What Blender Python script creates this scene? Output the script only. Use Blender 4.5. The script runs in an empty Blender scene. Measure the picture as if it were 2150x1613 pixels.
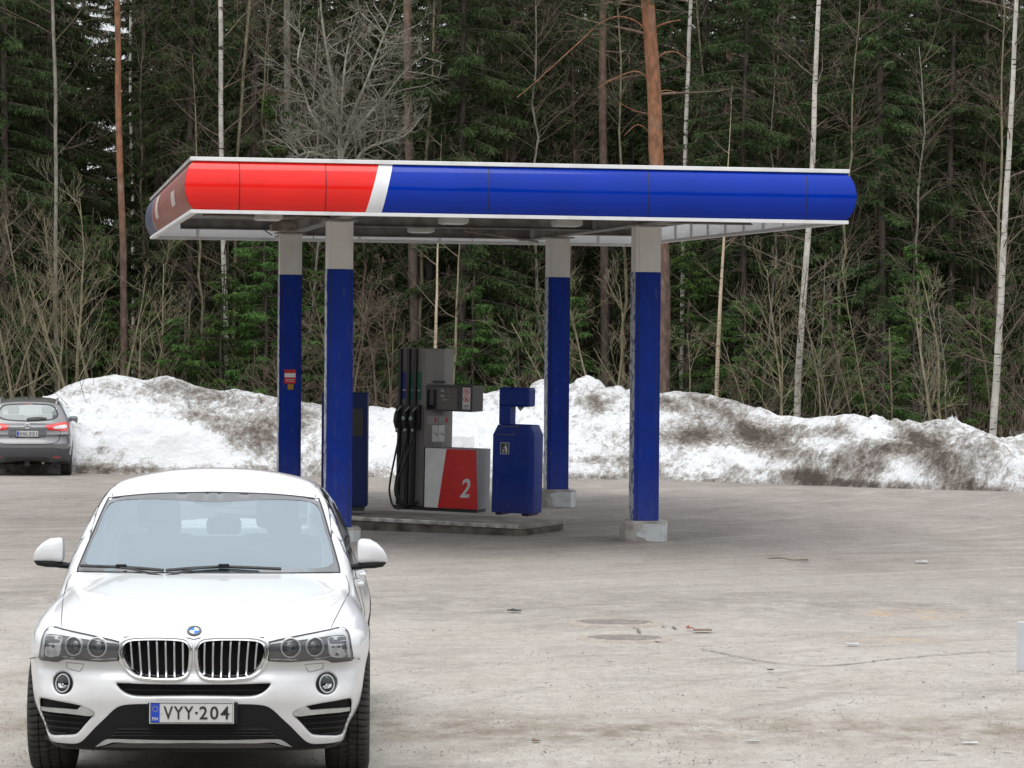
import bpy, bmesh, math, random
import numpy as np
from mathutils import Matrix, Vector
from mathutils.geometry import delaunay_2d_cdt

R = math.radians
scene = bpy.context.scene
COL = scene.collection

# ------------------------------------------------------------------ camera
FPX, PW, PH = 6500.0, 2150.0, 1613.0          # focal length and frame in photo pixels
CAM_Z = 2.60
PITCH, ROLL = R(1.36), R(0.45)
_f = np.array([0, math.cos(PITCH), -math.sin(PITCH)])
_r0 = np.array([1.0, 0, 0]); _u0 = np.array([0, math.sin(PITCH), math.cos(PITCH)])
CR = math.cos(ROLL) * _r0 + math.sin(ROLL) * _u0
CU = -math.sin(ROLL) * _r0 + math.cos(ROLL) * _u0
CF = _f
CAM = np.array([0, 0, CAM_Z])
cam_data = bpy.data.cameras.new('camera')
cam = bpy.data.objects.new('camera', cam_data)
COL.objects.link(cam)
cam.matrix_world = Matrix(((CR[0], CU[0], -CF[0], 0), (CR[1], CU[1], -CF[1], 0),
                           (CR[2], CU[2], -CF[2], CAM_Z), (0, 0, 0, 1)))
cam_data.sensor_width = 36.0
cam_data.lens = FPX / PW * 36.0
cam_data.clip_start = 0.5
cam_data.clip_end = 2000.0
scene.camera = cam

# ------------------------------------------------------------------ sky, sun, exposure
SUN_EL, SUN_AZ = R(64), R(200)                # overcast: a broad, weak sun behind the camera
world = bpy.data.worlds.new('World')
scene.world = world
world.use_nodes = True
wn, wl = world.node_tree.nodes, world.node_tree.links
wn.clear()
w_out = wn.new('ShaderNodeOutputWorld')
w_bg = wn.new('ShaderNodeBackground'); w_bg.inputs['Strength'].default_value = 0.10
w_sky = wn.new('ShaderNodeTexSky'); w_sky.sky_type = 'NISHITA'
w_sky.sun_disc = False; w_sky.sun_elevation = SUN_EL; w_sky.sun_rotation = SUN_AZ
w_hsv = wn.new('ShaderNodeHueSaturation'); w_hsv.inputs['Saturation'].default_value = 0.35
wl.new(w_sky.outputs[0], w_hsv.inputs['Color'])
# cloud deck: an even overcast, brighter overhead than at the horizon
w_tc = wn.new('ShaderNodeTexCoord'); w_sep = wn.new('ShaderNodeSeparateXYZ')
wl.new(w_tc.outputs['Generated'], w_sep.inputs[0])
w_mr = wn.new('ShaderNodeMapRange')
w_mr.inputs['From Min'].default_value = 0.0; w_mr.inputs['From Max'].default_value = 1.0
w_mr.inputs['To Min'].default_value = 4.0; w_mr.inputs['To Max'].default_value = 12.5
wl.new(w_sep.outputs['Z'], w_mr.inputs['Value'])
w_cl = wn.new('ShaderNodeVectorMath'); w_cl.operation = 'SCALE'
w_cl.inputs[0].default_value = (0.965, 0.99, 1.03)
wl.new(w_mr.outputs[0], w_cl.inputs['Scale'])
w_mix = wn.new('ShaderNodeMixRGB'); w_mix.inputs['Fac'].default_value = 0.85
wl.new(w_hsv.outputs[0], w_mix.inputs[1]); wl.new(w_cl.outputs[0], w_mix.inputs[2])
wl.new(w_mix.outputs[0], w_bg.inputs['Color']); wl.new(w_bg.outputs[0], w_out.inputs[0])

sun_data = bpy.data.lights.new('sun', 'SUN')
sun_data.energy = 0.9; sun_data.angle = R(45); sun_data.color = (1.0, 0.97, 0.92)
sun = bpy.data.objects.new('sun', sun_data); COL.objects.link(sun)
sun.rotation_euler = (R(90) - SUN_EL, 0, R(180) - SUN_AZ)
sun.location = (0, -20, 40)

scene.view_settings.view_transform = 'Standard'
scene.view_settings.look = 'None'
scene.view_settings.gamma = 1.0
scene.view_settings.exposure = 0.85
scene.cycles.max_bounces = 8
scene.cycles.transparent_max_bounces = 12

# ------------------------------------------------------------------ pixel helpers
def ray(px, py):
    d = CF + CR * ((px - PW / 2) / FPX) + CU * ((PH / 2 - py) / FPX)
    return d / np.linalg.norm(d)
def P(px, py, Y):
    d = ray(px, py)
    return CAM + d * (Y / d[1])

def lut(xs, ys, n=600):
    """smooth monotone-ish cubic through the knots, returned as a fast table"""
    xs = np.asarray(xs, float); ys = np.asarray(ys, float)
    h = np.diff(xs); m = np.diff(ys) / h
    d = np.zeros_like(ys)
    d[0], d[-1] = m[0], m[-1]
    for i in range(1, len(xs) - 1):
        if m[i - 1] * m[i] > 0:
            w1 = 2 * h[i] + h[i - 1]; w2 = h[i] + 2 * h[i - 1]
            d[i] = (w1 + w2) / (w1 / m[i - 1] + w2 / m[i])
    g = np.linspace(xs[0], xs[-1], n)
    k = np.clip(np.searchsorted(xs, g) - 1, 0, len(xs) - 2)
    t = (g - xs[k]) / h[k]
    v = ((1 + 2 * t) * (1 - t) ** 2 * ys[k] + t * (1 - t) ** 2 * h[k] * d[k]
         + t * t * (3 - 2 * t) * ys[k + 1] + t * t * (t - 1) * h[k] * d[k + 1])
    s = np.gradient(v, g)
    fn = lambda q: np.interp(q, g, v)
    fn.slope = lambda q: np.interp(q, g, s)
    return fn

_zg = lut([-40, 0, 16, 20, 30, 38, 48, 63, 75, 120, 400],
          [1.0, 0.33, 0.06, 0.0, -0.19, -0.35, -0.385, -0.86, -1.0, -1.0, -1.0], 4000)
def zg(y):
    return float(_zg(y))
def GP(px, py):
    """the point of the ground under a photo pixel"""
    Y = 30.0
    d = ray(px, py)
    for _ in range(60):
        Yn = (zg(Y) - CAM_Z) / d[2] * d[1]
        Y = 0.5 * Y + 0.5 * min(max(Yn, 5), 200)
    return CAM + d * (Y / d[1])

# ------------------------------------------------------------------ materials
MATS = {}
def rgba(c): return (c[0], c[1], c[2], 1.0)
def mat(name, color, rough=0.5, metal=0.0, color2=None, scale=8.0, bump=0.0, bscale=None,
        coat=0.0, spec=0.5, detail=4.0, stretch=None, lo=0.35, hi=0.65):
    """principled material whose colour and roughness wander a little with object-space noise"""
    if name in MATS: return MATS[name]
    m = bpy.data.materials.new(name); m.use_nodes = True
    nt = m.node_tree; b = nt.nodes['Principled BSDF']
    b.inputs['Roughness'].default_value = rough
    b.inputs['Metallic'].default_value = metal
    b.inputs['Specular IOR Level'].default_value = spec
    b.inputs['Coat Weight'].default_value = coat
    b.inputs['Coat Roughness'].default_value = 0.04
    tc = nt.nodes.new('ShaderNodeTexCoord')
    vec = tc.outputs['Object']
    if stretch:
        mp = nt.nodes.new('ShaderNodeMapping'); mp.inputs['Scale'].default_value = stretch
        nt.links.new(vec, mp.inputs[0]); vec = mp.outputs[0]
    nz = nt.nodes.new('ShaderNodeTexNoise'); nz.inputs['Scale'].default_value = scale
    nz.inputs['Detail'].default_value = detail
    nt.links.new(vec, nz.inputs['Vector'])
    rp = nt.nodes.new('ShaderNodeValToRGB')
    rp.color_ramp.elements[0].position = lo; rp.color_ramp.elements[1].position = hi
    c2 = color2 if color2 else tuple(min(1, x * 0.86) for x in color)
    rp.color_ramp.elements[0].color = rgba(c2); rp.color_ramp.elements[1].color = rgba(color)
    nt.links.new(nz.outputs['Fac'], rp.inputs[0])
    nt.links.new(rp.outputs[0], b.inputs['Base Color'])
    if bump:
        n2 = nt.nodes.new('ShaderNodeTexNoise'); n2.inputs['Scale'].default_value = bscale or scale * 4
        n2.inputs['Detail'].default_value = 5
        nt.links.new(vec, n2.inputs['Vector'])
        bp = nt.nodes.new('ShaderNodeBump'); bp.inputs['Strength'].default_value = bump
        bp.inputs['Distance'].default_value = 0.02
        nt.links.new(n2.outputs['Fac'], bp.inputs['Height']); nt.links.new(bp.outputs[0], b.inputs['Normal'])
    MATS[name] = m
    return m

# ------------------------------------------------------------------ mesh helpers
def mesh_np(name, V, F, smooth=True):
    """V (n,3); F list of integer arrays, each (m,k)"""
    V = np.asarray(V, np.float32)
    me = bpy.data.meshes.new(name)
    me.vertices.add(len(V)); me.vertices.foreach_set('co', V.ravel())
    F = [np.asarray(f, np.int32) for f in F if len(f)]
    loops = np.concatenate([f.ravel() for f in F]) if F else np.zeros(0, np.int32)
    tot = np.concatenate([np.full(len(f), f.shape[1], np.int32) for f in F]) if F else np.zeros(0, np.int32)
    st = np.concatenate([[0], np.cumsum(tot)[:-1]]).astype(np.int32) if len(tot) else tot
    me.loops.add(len(loops)); me.loops.foreach_set('vertex_index', loops)
    me.polygons.add(len(tot)); me.polygons.foreach_set('loop_start', st)
    me.update(calc_edges=True)
    if smooth: me.polygons.foreach_set('use_smooth', np.ones(len(tot), bool))
    me.validate()
    return me

def link(name, me, m=None, parent=None, loc=None):
    o = bpy.data.objects.new(name, me); COL.objects.link(o)
    if m is not None and me is not None:
        me.materials.clear(); me.materials.append(m)
    if parent is not None: o.parent = parent
    if loc is not None: o.location = loc
    return o
def tag(o, label, cat, group=None):
    o['label'] = label; o['category'] = cat
    if group: o['group'] = group
    return o
def thing(name, label, cat, loc=(0, 0, 0), rz=0.0, group=None):
    o = bpy.data.objects.new(name, None); COL.objects.link(o)
    o.empty_display_size = 0.2
    o.location = loc; o.rotation_euler = (0, 0, rz)
    return tag(o, label, cat, group)
def structure(o):
    o['kind'] = 'structure'; return o

class MB:
    """collects primitive shapes, then links them as one mesh object"""
    def __init__(s): s.v = []; s.f = []
    def add(s, V, F):
        n = len(s.v); s.v += [tuple(p) for p in V]; s.f += [tuple(i + n for i in f) for f in F]; return s
    def box(s, x0, x1, y0, y1, z0, z1):
        return s.add([(x0, y0, z0), (x1, y0, z0), (x1, y1, z0), (x0, y1, z0), (x0, y0, z1), (x1, y0, z1), (x1, y1, z1), (x0, y1, z1)],
                     [(0, 3, 2, 1), (4, 5, 6, 7), (0, 1, 5, 4), (1, 2, 6, 5), (2, 3, 7, 6), (3, 0, 4, 7)])
    def prism(s, poly, a0, a1, axis='y'):
        """polygon in the two other axes, extruded along axis"""
        n = len(poly)
        def pt(p, a):
            if axis == 'y': return (p[0], a, p[1])
            if axis == 'z': return (p[0], p[1], a)
            return (a, p[0], p[1])
        V = [pt(p, a0) for p in poly] + [pt(p, a1) for p in poly]
        F = [tuple(range(n - 1, -1, -1)), tuple(range(n, 2 * n))]
        F += [(i, (i + 1) % n, n + (i + 1) % n, n + i) for i in range(n)]
        return s.add(V, F)
    def tube(s, pts, r, sides=8, closed=False, cap=True):
        pts = [Vector(p) for p in pts]; n = len(pts)
        rr = r if hasattr(r, '__len__') else [r] * n
        V = []; ref = None
        if n > 2:                                 # flat paths: use their thinnest direction as reference
            ex = [max(p[a] for p in pts) - min(p[a] for p in pts) for a in range(3)]
            ref = Vector([1.0 if a == ex.index(min(ex)) else 0.0 for a in range(3)])
        for i, p in enumerate(pts):
            if closed: t = pts[(i + 1) % n] - pts[i - 1]
            else: t = pts[min(i + 1, n - 1)] - pts[max(i - 1, 0)]
            t.normalize()
            if ref is None:
                ref = Vector((0, 0, 1)) if abs(t.z) < 0.9 else Vector((1, 0, 0))
            a = t.cross(ref)
            if a.length < 1e-5: a = t.cross(Vector((0.3, 1, 0.2)))
            a.normalize(); b = t.cross(a); ref = -b if False else ref
            for k in range(sides):
                w = 2 * math.pi * k / sides
                V.append(p + (a * math.cos(w) + b * math.sin(w)) * rr[i])
        F = []
        m = n if closed else n - 1
        for i in range(m):
            j = (i + 1) % n
            for k in range(sides):
                k2 = (k + 1) % sides
                F.append((i * sides + k, i * sides + k2, j * sides + k2, j * sides + k))
        if cap and not closed:
            F.append(tuple(range(sides - 1, -1, -1))); F.append(tuple((n - 1) * sides + k for k in range(sides)))
        return s.add(V, F)
    def lathe(s, prof, seg=32, axis='x', c=(0, 0, 0)):
        """prof: (radius, along) pairs"""
        V = []
        for (r, a) in prof:
            for k in range(seg):
                w = 2 * math.pi * k / seg; p = (r * math.cos(w), r * math.sin(w))
                q = {'x': (a, p[0], p[1]), 'y': (p[0], a, p[1]), 'z': (p[0], p[1], a)}[axis]
                V.append((q[0] + c[0], q[1] + c[1], q[2] + c[2]))
        F = []
        for i in range(len(prof) - 1):
            for k in range(seg):
                k2 = (k + 1) % seg
                F.append((i * seg + k, i * seg + k2, (i + 1) * seg + k2, (i + 1) * seg + k))
        return s.add(V, F)
    def build(s, name, m, parent=None, smooth=False, bevel=0.0, seg=2, loc=None, T=None):
        me = bpy.data.meshes.new(name)
        V = s.v if T is None else [tuple(T @ Vector(p)) for p in s.v]
        me.from_pydata(V, [], s.f)
        bm = bmesh.new(); bm.from_mesh(me); bmesh.ops.recalc_face_normals(bm, faces=bm.faces)
        if bevel:
            es = [e for e in bm.edges if len(e.link_faces) == 2 and e.calc_face_angle(0) > 0.5]
            bmesh.ops.bevel(bm, geom=es, offset=bevel, segments=seg, profile=0.5, affect='EDGES', clamp_overlap=True)
        bm.to_mesh(me); bm.free()
        if smooth:
            me.polygons.foreach_set('use_smooth', [True] * len(me.polygons))
            me.set_sharp_from_angle(angle=R(40))
        return link(name, me, m, parent, loc)

def text_mesh(s, size, sx=1.0, bold=0.0, shear=0.0, spacing=1.0, depth=0.002):
    """flat lettering in the xz plane, centred, facing -y"""
    cu = bpy.data.curves.new('t', 'FONT'); cu.body = s; cu.size = size; cu.offset = bold; cu.shear = shear
    cu.space_character = spacing; cu.extrude = depth / 2
    cu.align_x = 'CENTER'; cu.align_y = 'CENTER'; cu.resolution_u = 3
    o = bpy.data.objects.new('t', cu); COL.objects.link(o)
    dg = bpy.context.evaluated_depsgraph_get()
    me = bpy.data.meshes.new_from_object(o.evaluated_get(dg))
    bpy.data.objects.remove(o); bpy.data.curves.remove(cu)
    n = len(me.vertices); c = np.zeros(n * 3, np.float32); me.vertices.foreach_get('co', c); c = c.reshape(-1, 3)
    q = np.stack([c[:, 0] * sx, -c[:, 2], c[:, 1]], 1)
    q[:, 0] -= (q[:, 0].max() + q[:, 0].min()) / 2; q[:, 2] -= (q[:, 2].max() + q[:, 2].min()) / 2
    me.vertices.foreach_set('co', q.astype(np.float32).ravel()); me.update()
    return me

# numpy noise -------------------------------------------------------
_rs = np.random.RandomState(7)
_perm = _rs.rand(256, 256)
def vnoise(x, y):
    xi = np.floor(x).astype(int); yi = np.floor(y).astype(int)
    fx = x - xi; fy = y - yi
    fx = fx * fx * (3 - 2 * fx); fy = fy * fy * (3 - 2 * fy)
    a = _perm[xi % 256, yi % 256]; b = _perm[(xi + 1) % 256, yi % 256]
    c = _perm[xi % 256, (yi + 1) % 256]; d = _perm[(xi + 1) % 256, (yi + 1) % 256]
    return (a * (1 - fx) + b * fx) * (1 - fy) + (c * (1 - fx) + d * fx) * fy - 0.5
def fbm(x, y, o=5, g=0.5):
    s = 0; a = 1.0
    for i in range(o):
        s = s + a * vnoise(x * 2 ** i + 17.3 * i, y * 2 ** i - 9.1 * i); a *= g
    return s
# ================================================================== THE SETTING: ground, snow
def ground_material():
    m = bpy.data.materials.new('dusty_asphalt'); m.use_nodes = True
    nt = m.node_tree; N = nt.nodes; L = nt.links; b = N['Principled BSDF']
    b.inputs['Roughness'].default_value = 0.9; b.inputs['Specular IOR Level'].default_value = 0.25
    tc = N.new('ShaderNodeTexCoord'); V = tc.outputs['Object']
    def noise(scale, stretch=(1, 1, 1), detail=5, rough=0.55):
        mp = N.new('ShaderNodeMapping'); mp.inputs['Scale'].default_value = stretch; L.new(V, mp.inputs[0])
        n = N.new('ShaderNodeTexNoise'); n.inputs['Scale'].default_value = scale
        n.inputs['Detail'].default_value = detail; n.inputs['Roughness'].default_value = rough
        L.new(mp.outputs[0], n.inputs['Vector']); return n.outputs['Fac']
    def ramp(f, p0, p1, c0=(0, 0, 0), c1=(1, 1, 1)):
        r = N.new('ShaderNodeValToRGB'); r.color_ramp.elements[0].position = p0; r.color_ramp.elements[1].position = p1
        r.color_ramp.elements[0].color = rgba(c0); r.color_ramp.elements[1].color = rgba(c1); L.new(f, r.inputs[0]); return r.outputs[0]
    def mix(f, a, c, mode='MIX'):
        x = N.new('ShaderNodeMixRGB'); x.blend_type = mode
        if isinstance(f, float): x.inputs[0].default_value = f
        else: L.new(f, x.inputs[0])
        for i, q in ((1, a), (2, c)):
            if isinstance(q, tuple): x.inputs[i].default_value = rgba(q)
            else: L.new(q, x.inputs[i])
        return x.outputs[0]
    def mth(op, a, c=None):
        x = N.new('ShaderNodeMath'); x.operation = op
        for i, q in ((0, a), (1, c)):
            if q is None: continue
            if isinstance(q, (int, float)): x.inputs[i].default_value = q
            else: L.new(q, x.inputs[i])
        return x.outputs[0]
    sep = N.new('ShaderNodeSeparateXYZ'); L.new(V, sep.inputs[0]); X, Y = sep.outputs[0], sep.outputs[1]
    def band(v, c, w):            # 1 at c fading to 0 at c +- w
        d = mth('ABSOLUTE', mth('SUBTRACT', v, c)); return mth('MAXIMUM', mth('SUBTRACT', 1.0, mth('DIVIDE', d, w)), 0.0)
    # sand spread over the near part, bare brown-grey asphalt towards the pumps
    wob = mth('MULTIPLY', mth('SUBTRACT', noise(0.16, detail=6), 0.5), 26.0)
    sandy = N.new('ShaderNodeMapRange'); sandy.inputs[1].default_value = 20; sandy.inputs[2].default_value = 42
    sandy.inputs[3].default_value = 1; sandy.inputs[4].default_value = 0
    L.new(mth('ADD', Y, wob), sandy.inputs[0])
    dust = ramp(noise(0.9, (1.5, 0.5, 1), 9, 0.66), 0.30, 0.72, (0.325, 0.298, 0.262), (0.415, 0.388, 0.350))
    bare = ramp(noise(0.7, (1.4, 0.45, 1), 9, 0.68), 0.30, 0.70, (0.205, 0.180, 0.162), (0.315, 0.285, 0.262))
    col = mix(sandy.outputs[0], bare, dust)
    # long streaks left by turning wheels and the plough
    st = ramp(noise(0.6, (0.55, 0.8, 1), 8, 0.72), 0.54, 0.68)
    col = mix(mth('MULTIPLY', st, 0.30), col, (0.42, 0.392, 0.355))
    st2 = ramp(noise(1.3, (0.5, 0.7, 1), 9, 0.75), 0.54, 0.66)
    col = mix(mth('MULTIPLY', st2, 0.38), col, (0.16, 0.143, 0.128))
    # faint arcs where cars swing round to the pumps
    for (ax_, ay_, k1, k2, lo_, hi_, am, cc) in ((-14.0, 58.0, 3.2, 0.06, 0.52, 0.66, 0.42, (0.43, 0.40, 0.36)), (16.0, 12.0, 2.6, 0.07, 0.54, 0.66, 0.40, (0.155, 0.135, 0.118)), (-6.0, -18.0, 2.9, 0.06, 0.55, 0.68, 0.34, (0.44, 0.41, 0.37))):
        ex = mth('SUBTRACT', X, ax_); ey = mth('SUBTRACT', Y, ay_); rad_ = mth('SQRT', mth('ADD', mth('MULTIPLY', ex, ex), mth('MULTIPLY', ey, ey)))
        ang_ = N.new('ShaderNodeMath'); ang_.operation = 'ARCTAN2'; L.new(ey, ang_.inputs[0]); L.new(ex, ang_.inputs[1])
        cmb = N.new('ShaderNodeCombineXYZ'); L.new(mth('MULTIPLY', rad_, k1), cmb.inputs[0]); L.new(mth('MULTIPLY', ang_.outputs[0], 40.0 * k2 * 2.2), cmb.inputs[1])
        nn = N.new('ShaderNodeTexNoise'); nn.inputs['Scale'].default_value = 0.8; nn.inputs['Detail'].default_value = 6; nn.inputs['Roughness'].default_value = 0.7; L.new(cmb.outputs[0], nn.inputs['Vector'])
        col = mix(mth('MULTIPLY', ramp(nn.outputs['Fac'], lo_, hi_), am), col, cc)
    # muddy band across the front, a second fainter one beyond
    bn = mth('MULTIPLY', ramp(noise(2.2, (1.2, 0.8, 1), 9, 0.75), 0.40, 0.60), band(mth('ADD', Y, mth('MULTIPLY', mth('SUBTRACT', noise(0.5), 0.5), 1.5)), 19.1, 1.15))
    col = mix(mth('MULTIPLY', bn, 0.9), col, (0.165, 0.130, 0.090))
    bn2 = mth('MULTIPLY', ramp(noise(2.6, (1.0, 0.6, 1), 9, 0.75), 0.42, 0.60), band(Y, 29.5, 3.0))
    col = mix(mth('MULTIPLY', bn2, 0.65), col, (0.17, 0.152, 0.138))
    # oily dirt plus painted canopy shade round the pump island
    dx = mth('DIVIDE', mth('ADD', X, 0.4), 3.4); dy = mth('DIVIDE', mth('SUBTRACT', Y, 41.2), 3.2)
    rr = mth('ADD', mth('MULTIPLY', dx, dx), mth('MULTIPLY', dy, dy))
    oil_shade = mth('MULTIPLY', mth('MAXIMUM', mth('SUBTRACT', 1.0, rr), 0.0), ramp(noise(1.1, detail=7), 0.30, 0.62))
    col = mix(mth('MULTIPLY', oil_shade, 0.36), col, (0.105, 0.092, 0.082))
    # faded yellow-orange paint spots
    for (cx, cy, w, h) in ((3.75, 28.5, 0.55, 0.75), (3.15, 25.6, 0.5, 0.40)):
        ex = mth('DIVIDE', mth('SUBTRACT', X, cx), w); ey = mth('DIVIDE', mth('SUBTRACT', Y, cy), h)
        e = mth('MAXIMUM', mth('SUBTRACT', 1.0, mth('ADD', mth('MULTIPLY', ex, ex), mth('MULTIPLY', ey, ey))), 0.0)
        e = mth('MULTIPLY', ramp(e, 0.05, 0.5), ramp(noise(4, (1.2, 0.8, 1), 9, 0.8), 0.48, 0.60))
        col = mix(mth('MULTIPLY', e, 0.55), col, (0.48, 0.32, 0.14))
    gr = ramp(noise(9, (1, 0.6, 1), 8, 0.85), 0.36, 0.64, (0.83, 0.825, 0.82), (1.12, 1.12, 1.12)); col = mix(1.0, col, gr, 'MULTIPLY')
    # gravel: pale and dark grains
    g1 = ramp(noise(26, (1, 1, 1), 3, 0.7), 0.63, 0.70); col = mix(mth('MULTIPLY', g1, 0.55), col, (0.11, 0.10, 0.09))
    g2 = ramp(noise(34, (1, 1, 1), 2, 0.6), 0.66, 0.72); col = mix(mth('MULTIPLY', g2, 0.5), col, (0.52, 0.50, 0.46))
    g3 = ramp(noise(7, (1, 1, 1), 2, 0.5), 0.70, 0.73); col = mix(mth('MULTIPLY', g3, 0.6), col, (0.10, 0.088, 0.076))
    fine = ramp(noise(90, (1, 1, 1), 3, 0.8), 0.34, 0.66, (0.74, 0.74, 0.74), (1.20, 1.20, 1.20)); col = mix(1.0, col, fine, 'MULTIPLY')
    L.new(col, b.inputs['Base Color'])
    bp = N.new('ShaderNodeBump'); bp.inputs['Strength'].default_value = 0.55; bp.inputs['Distance'].default_value = 0.02
    L.new(noise(40, detail=6, rough=0.75), bp.inputs['Height']); L.new(bp.outputs[0], b.inputs['Normal'])
    return m
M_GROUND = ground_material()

# one sheet to the horizon: fine near the lot, coarse beyond
_yy = np.concatenate([np.arange(-40, 80, 1.0), np.array([80, 90, 110, 150, 250, 450, 900])])
_xx = np.concatenate([np.array([-900, -400, -150, -80]), np.arange(-50, 51, 2.0), np.array([80, 150, 400, 900])])
GX, GY = np.meshgrid(_xx, _yy, indexing='ij')
GZ = _zg(np.clip(GY, -40, 400)) + 0.02 * fbm(GX * 0.21, GY * 0.21, 3) * (np.abs(GX) < 60)
V = np.stack([GX, GY, GZ], -1).reshape(-1, 3)
nx, ny = GX.shape
I = np.arange((nx - 1) * (ny - 1)); i = I // (ny - 1); j = I % (ny - 1)
F = np.stack([i * ny + j, (i + 1) * ny + j, (i + 1) * ny + j + 1, i * ny + j + 1], 1)
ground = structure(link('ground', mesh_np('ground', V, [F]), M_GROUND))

# ------------------------------------------------------------------ ploughed snow bank
M_SNOW = bpy.data.materials.new('dirty_snow'); M_SNOW.use_nodes = True
def _snow():
    nt = M_SNOW.node_tree; N = nt.nodes; L = nt.links; b = N['Principled BSDF']
    b.inputs['Roughness'].default_value = 0.75; b.inputs['Specular IOR Level'].default_value = 0.3
    at = N.new('ShaderNodeAttribute'); at.attribute_name = 'dirt'
    tc = N.new('ShaderNodeTexCoord')
    def noise(s, d=6, r=0.65):
        n = N.new('ShaderNodeTexNoise'); n.inputs['Scale'].default_value = s; n.inputs['Detail'].default_value = d
        n.inputs['Roughness'].default_value = r; L.new(tc.outputs['Object'], n.inputs['Vector']); return n.outputs['Fac']
    def mth(op, a, c):
        x = N.new('ShaderNodeMath'); x.operation = op
        for i, q in ((0, a), (1, c)):
            if isinstance(q, (int, float)): x.inputs[i].default_value = q
            else: L.new(q, x.inputs[i])
        return x.outputs[0]
    d = mth('MULTIPLY', at.outputs['Fac'], 0.66)
    for sc_, am in ((1.3, 0.9), (3.6, 1.5), (10.0, 1.25), (28.0, 0.7)):
        d = mth('ADD', d, mth('MULTIPLY', mth('SUBTRACT', noise(sc_, 5, 0.7), 0.5), am))
    r = N.new('ShaderNodeValToRGB'); e = r.color_ramp.elements
    e[0].position = 0.10; e[0].color = (0.74, 0.75, 0.77, 1)
    e[1].position = 1.0; e[1].color = (0.075, 0.060, 0.050, 1)
    for p, c in ((0.24, (0.56, 0.555, 0.545, 1)), (0.44, (0.36, 0.345, 0.325, 1)), (0.70, (0.20, 0.172, 0.15, 1))):
        q = e.new(p); q.color = c
    L.new(d, r.inputs[0]); L.new(r.outputs[0], b.inputs['Base Color'])
    bp = N.new('ShaderNodeBump'); bp.inputs['Strength'].default_value = 0.9; bp.inputs['Distance'].default_value = 0.10
    L.new(noise(9, 8, 0.7), bp.inputs['Height']); L.new(bp.outputs[0], b.inputs['Normal'])
_snow()

_toe = lut([-30, -9.5, -6, 1.7, 5, 7.4, 9.3, 12, 20], [65.5, 64.6, 64.3, 64.0, 62.2, 59.0, 56.4, 53.2, 47])
_crest_px = [(-300, 905), (0, 880), (60, 852), (100, 835), (140, 810), (185, 795), (235, 786), (300, 797), (350, 788), (400, 803), (440, 817), (500, 821),
             (560, 833), (640, 846), (700, 850), (780, 853), (840, 860), (900, 858), (1000, 832), (1050, 822), (1130, 821), (1200, 824), (1240, 818),
             (1320, 823), (1390, 822), (1450, 818), (1500, 826), (1560, 845), (1640, 873), (1700, 876), (1750, 872), (1790, 865), (1850, 882),
             (1930, 889), (2000, 884), (2050, 898), (2100, 918), (2150, 925), (2400, 950)]
_cx, _cz = [], []
for (px, py) in _crest_px:
    Y = 68.0
    for _ in range(20):
        x = P(px, py, Y)[0]; Y = float(_toe(x)) + 3.8
    q = P(px, py, Y); _cx.append(q[0]); _cz.append(q[2])
_crest = lambda x: np.interp(x, _cx, _cz)
sx = np.arange(-24, 18, 0.07); stt = np.concatenate([np.linspace(0, 4.2, 76), np.linspace(4.35, 9, 26)])
SX, ST = np.meshgrid(sx, stt, indexing='ij')
toe = _toe(SX) + 0.35 * fbm(SX * 0.8, SX * 0 + 3.3, 3)
SY = toe + ST
g = _zg(SY)
H = np.maximum(_crest(SX) - g, 0.2)
rise = np.clip(ST / 3.8, 0, 1)
# steep lower lobe, shoulder, then the upper lobe
lob = 0.62 + 0.12 * np.sin(SX * 0.9)
prof = np.where(rise < 0.45, lob * (1 - (1 - rise / 0.45) ** 2.0), lob + (1 - lob) * ((rise - 0.45) / 0.55) ** 1.3)
back = np.clip((ST - 3.8) / 5.2, 0, 1)
prof = prof * (1 - back ** 1.5)
amp = np.clip(ST / 0.5, 0, 1) * np.clip((3.9 - ST) / 0.6, 0.18, 1)
lump = 0.62 * fbm(SX * 0.55, SY * 0.7, 5, 0.55) + 0.46 * np.abs(fbm(SX * 1.5, SY * 1.8, 4)) + 0.16 * np.abs(fbm(SX * 4.2, SY * 4.2, 3))
SZ = g - 0.03 + H * prof + lump * amp * 0.8
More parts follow.
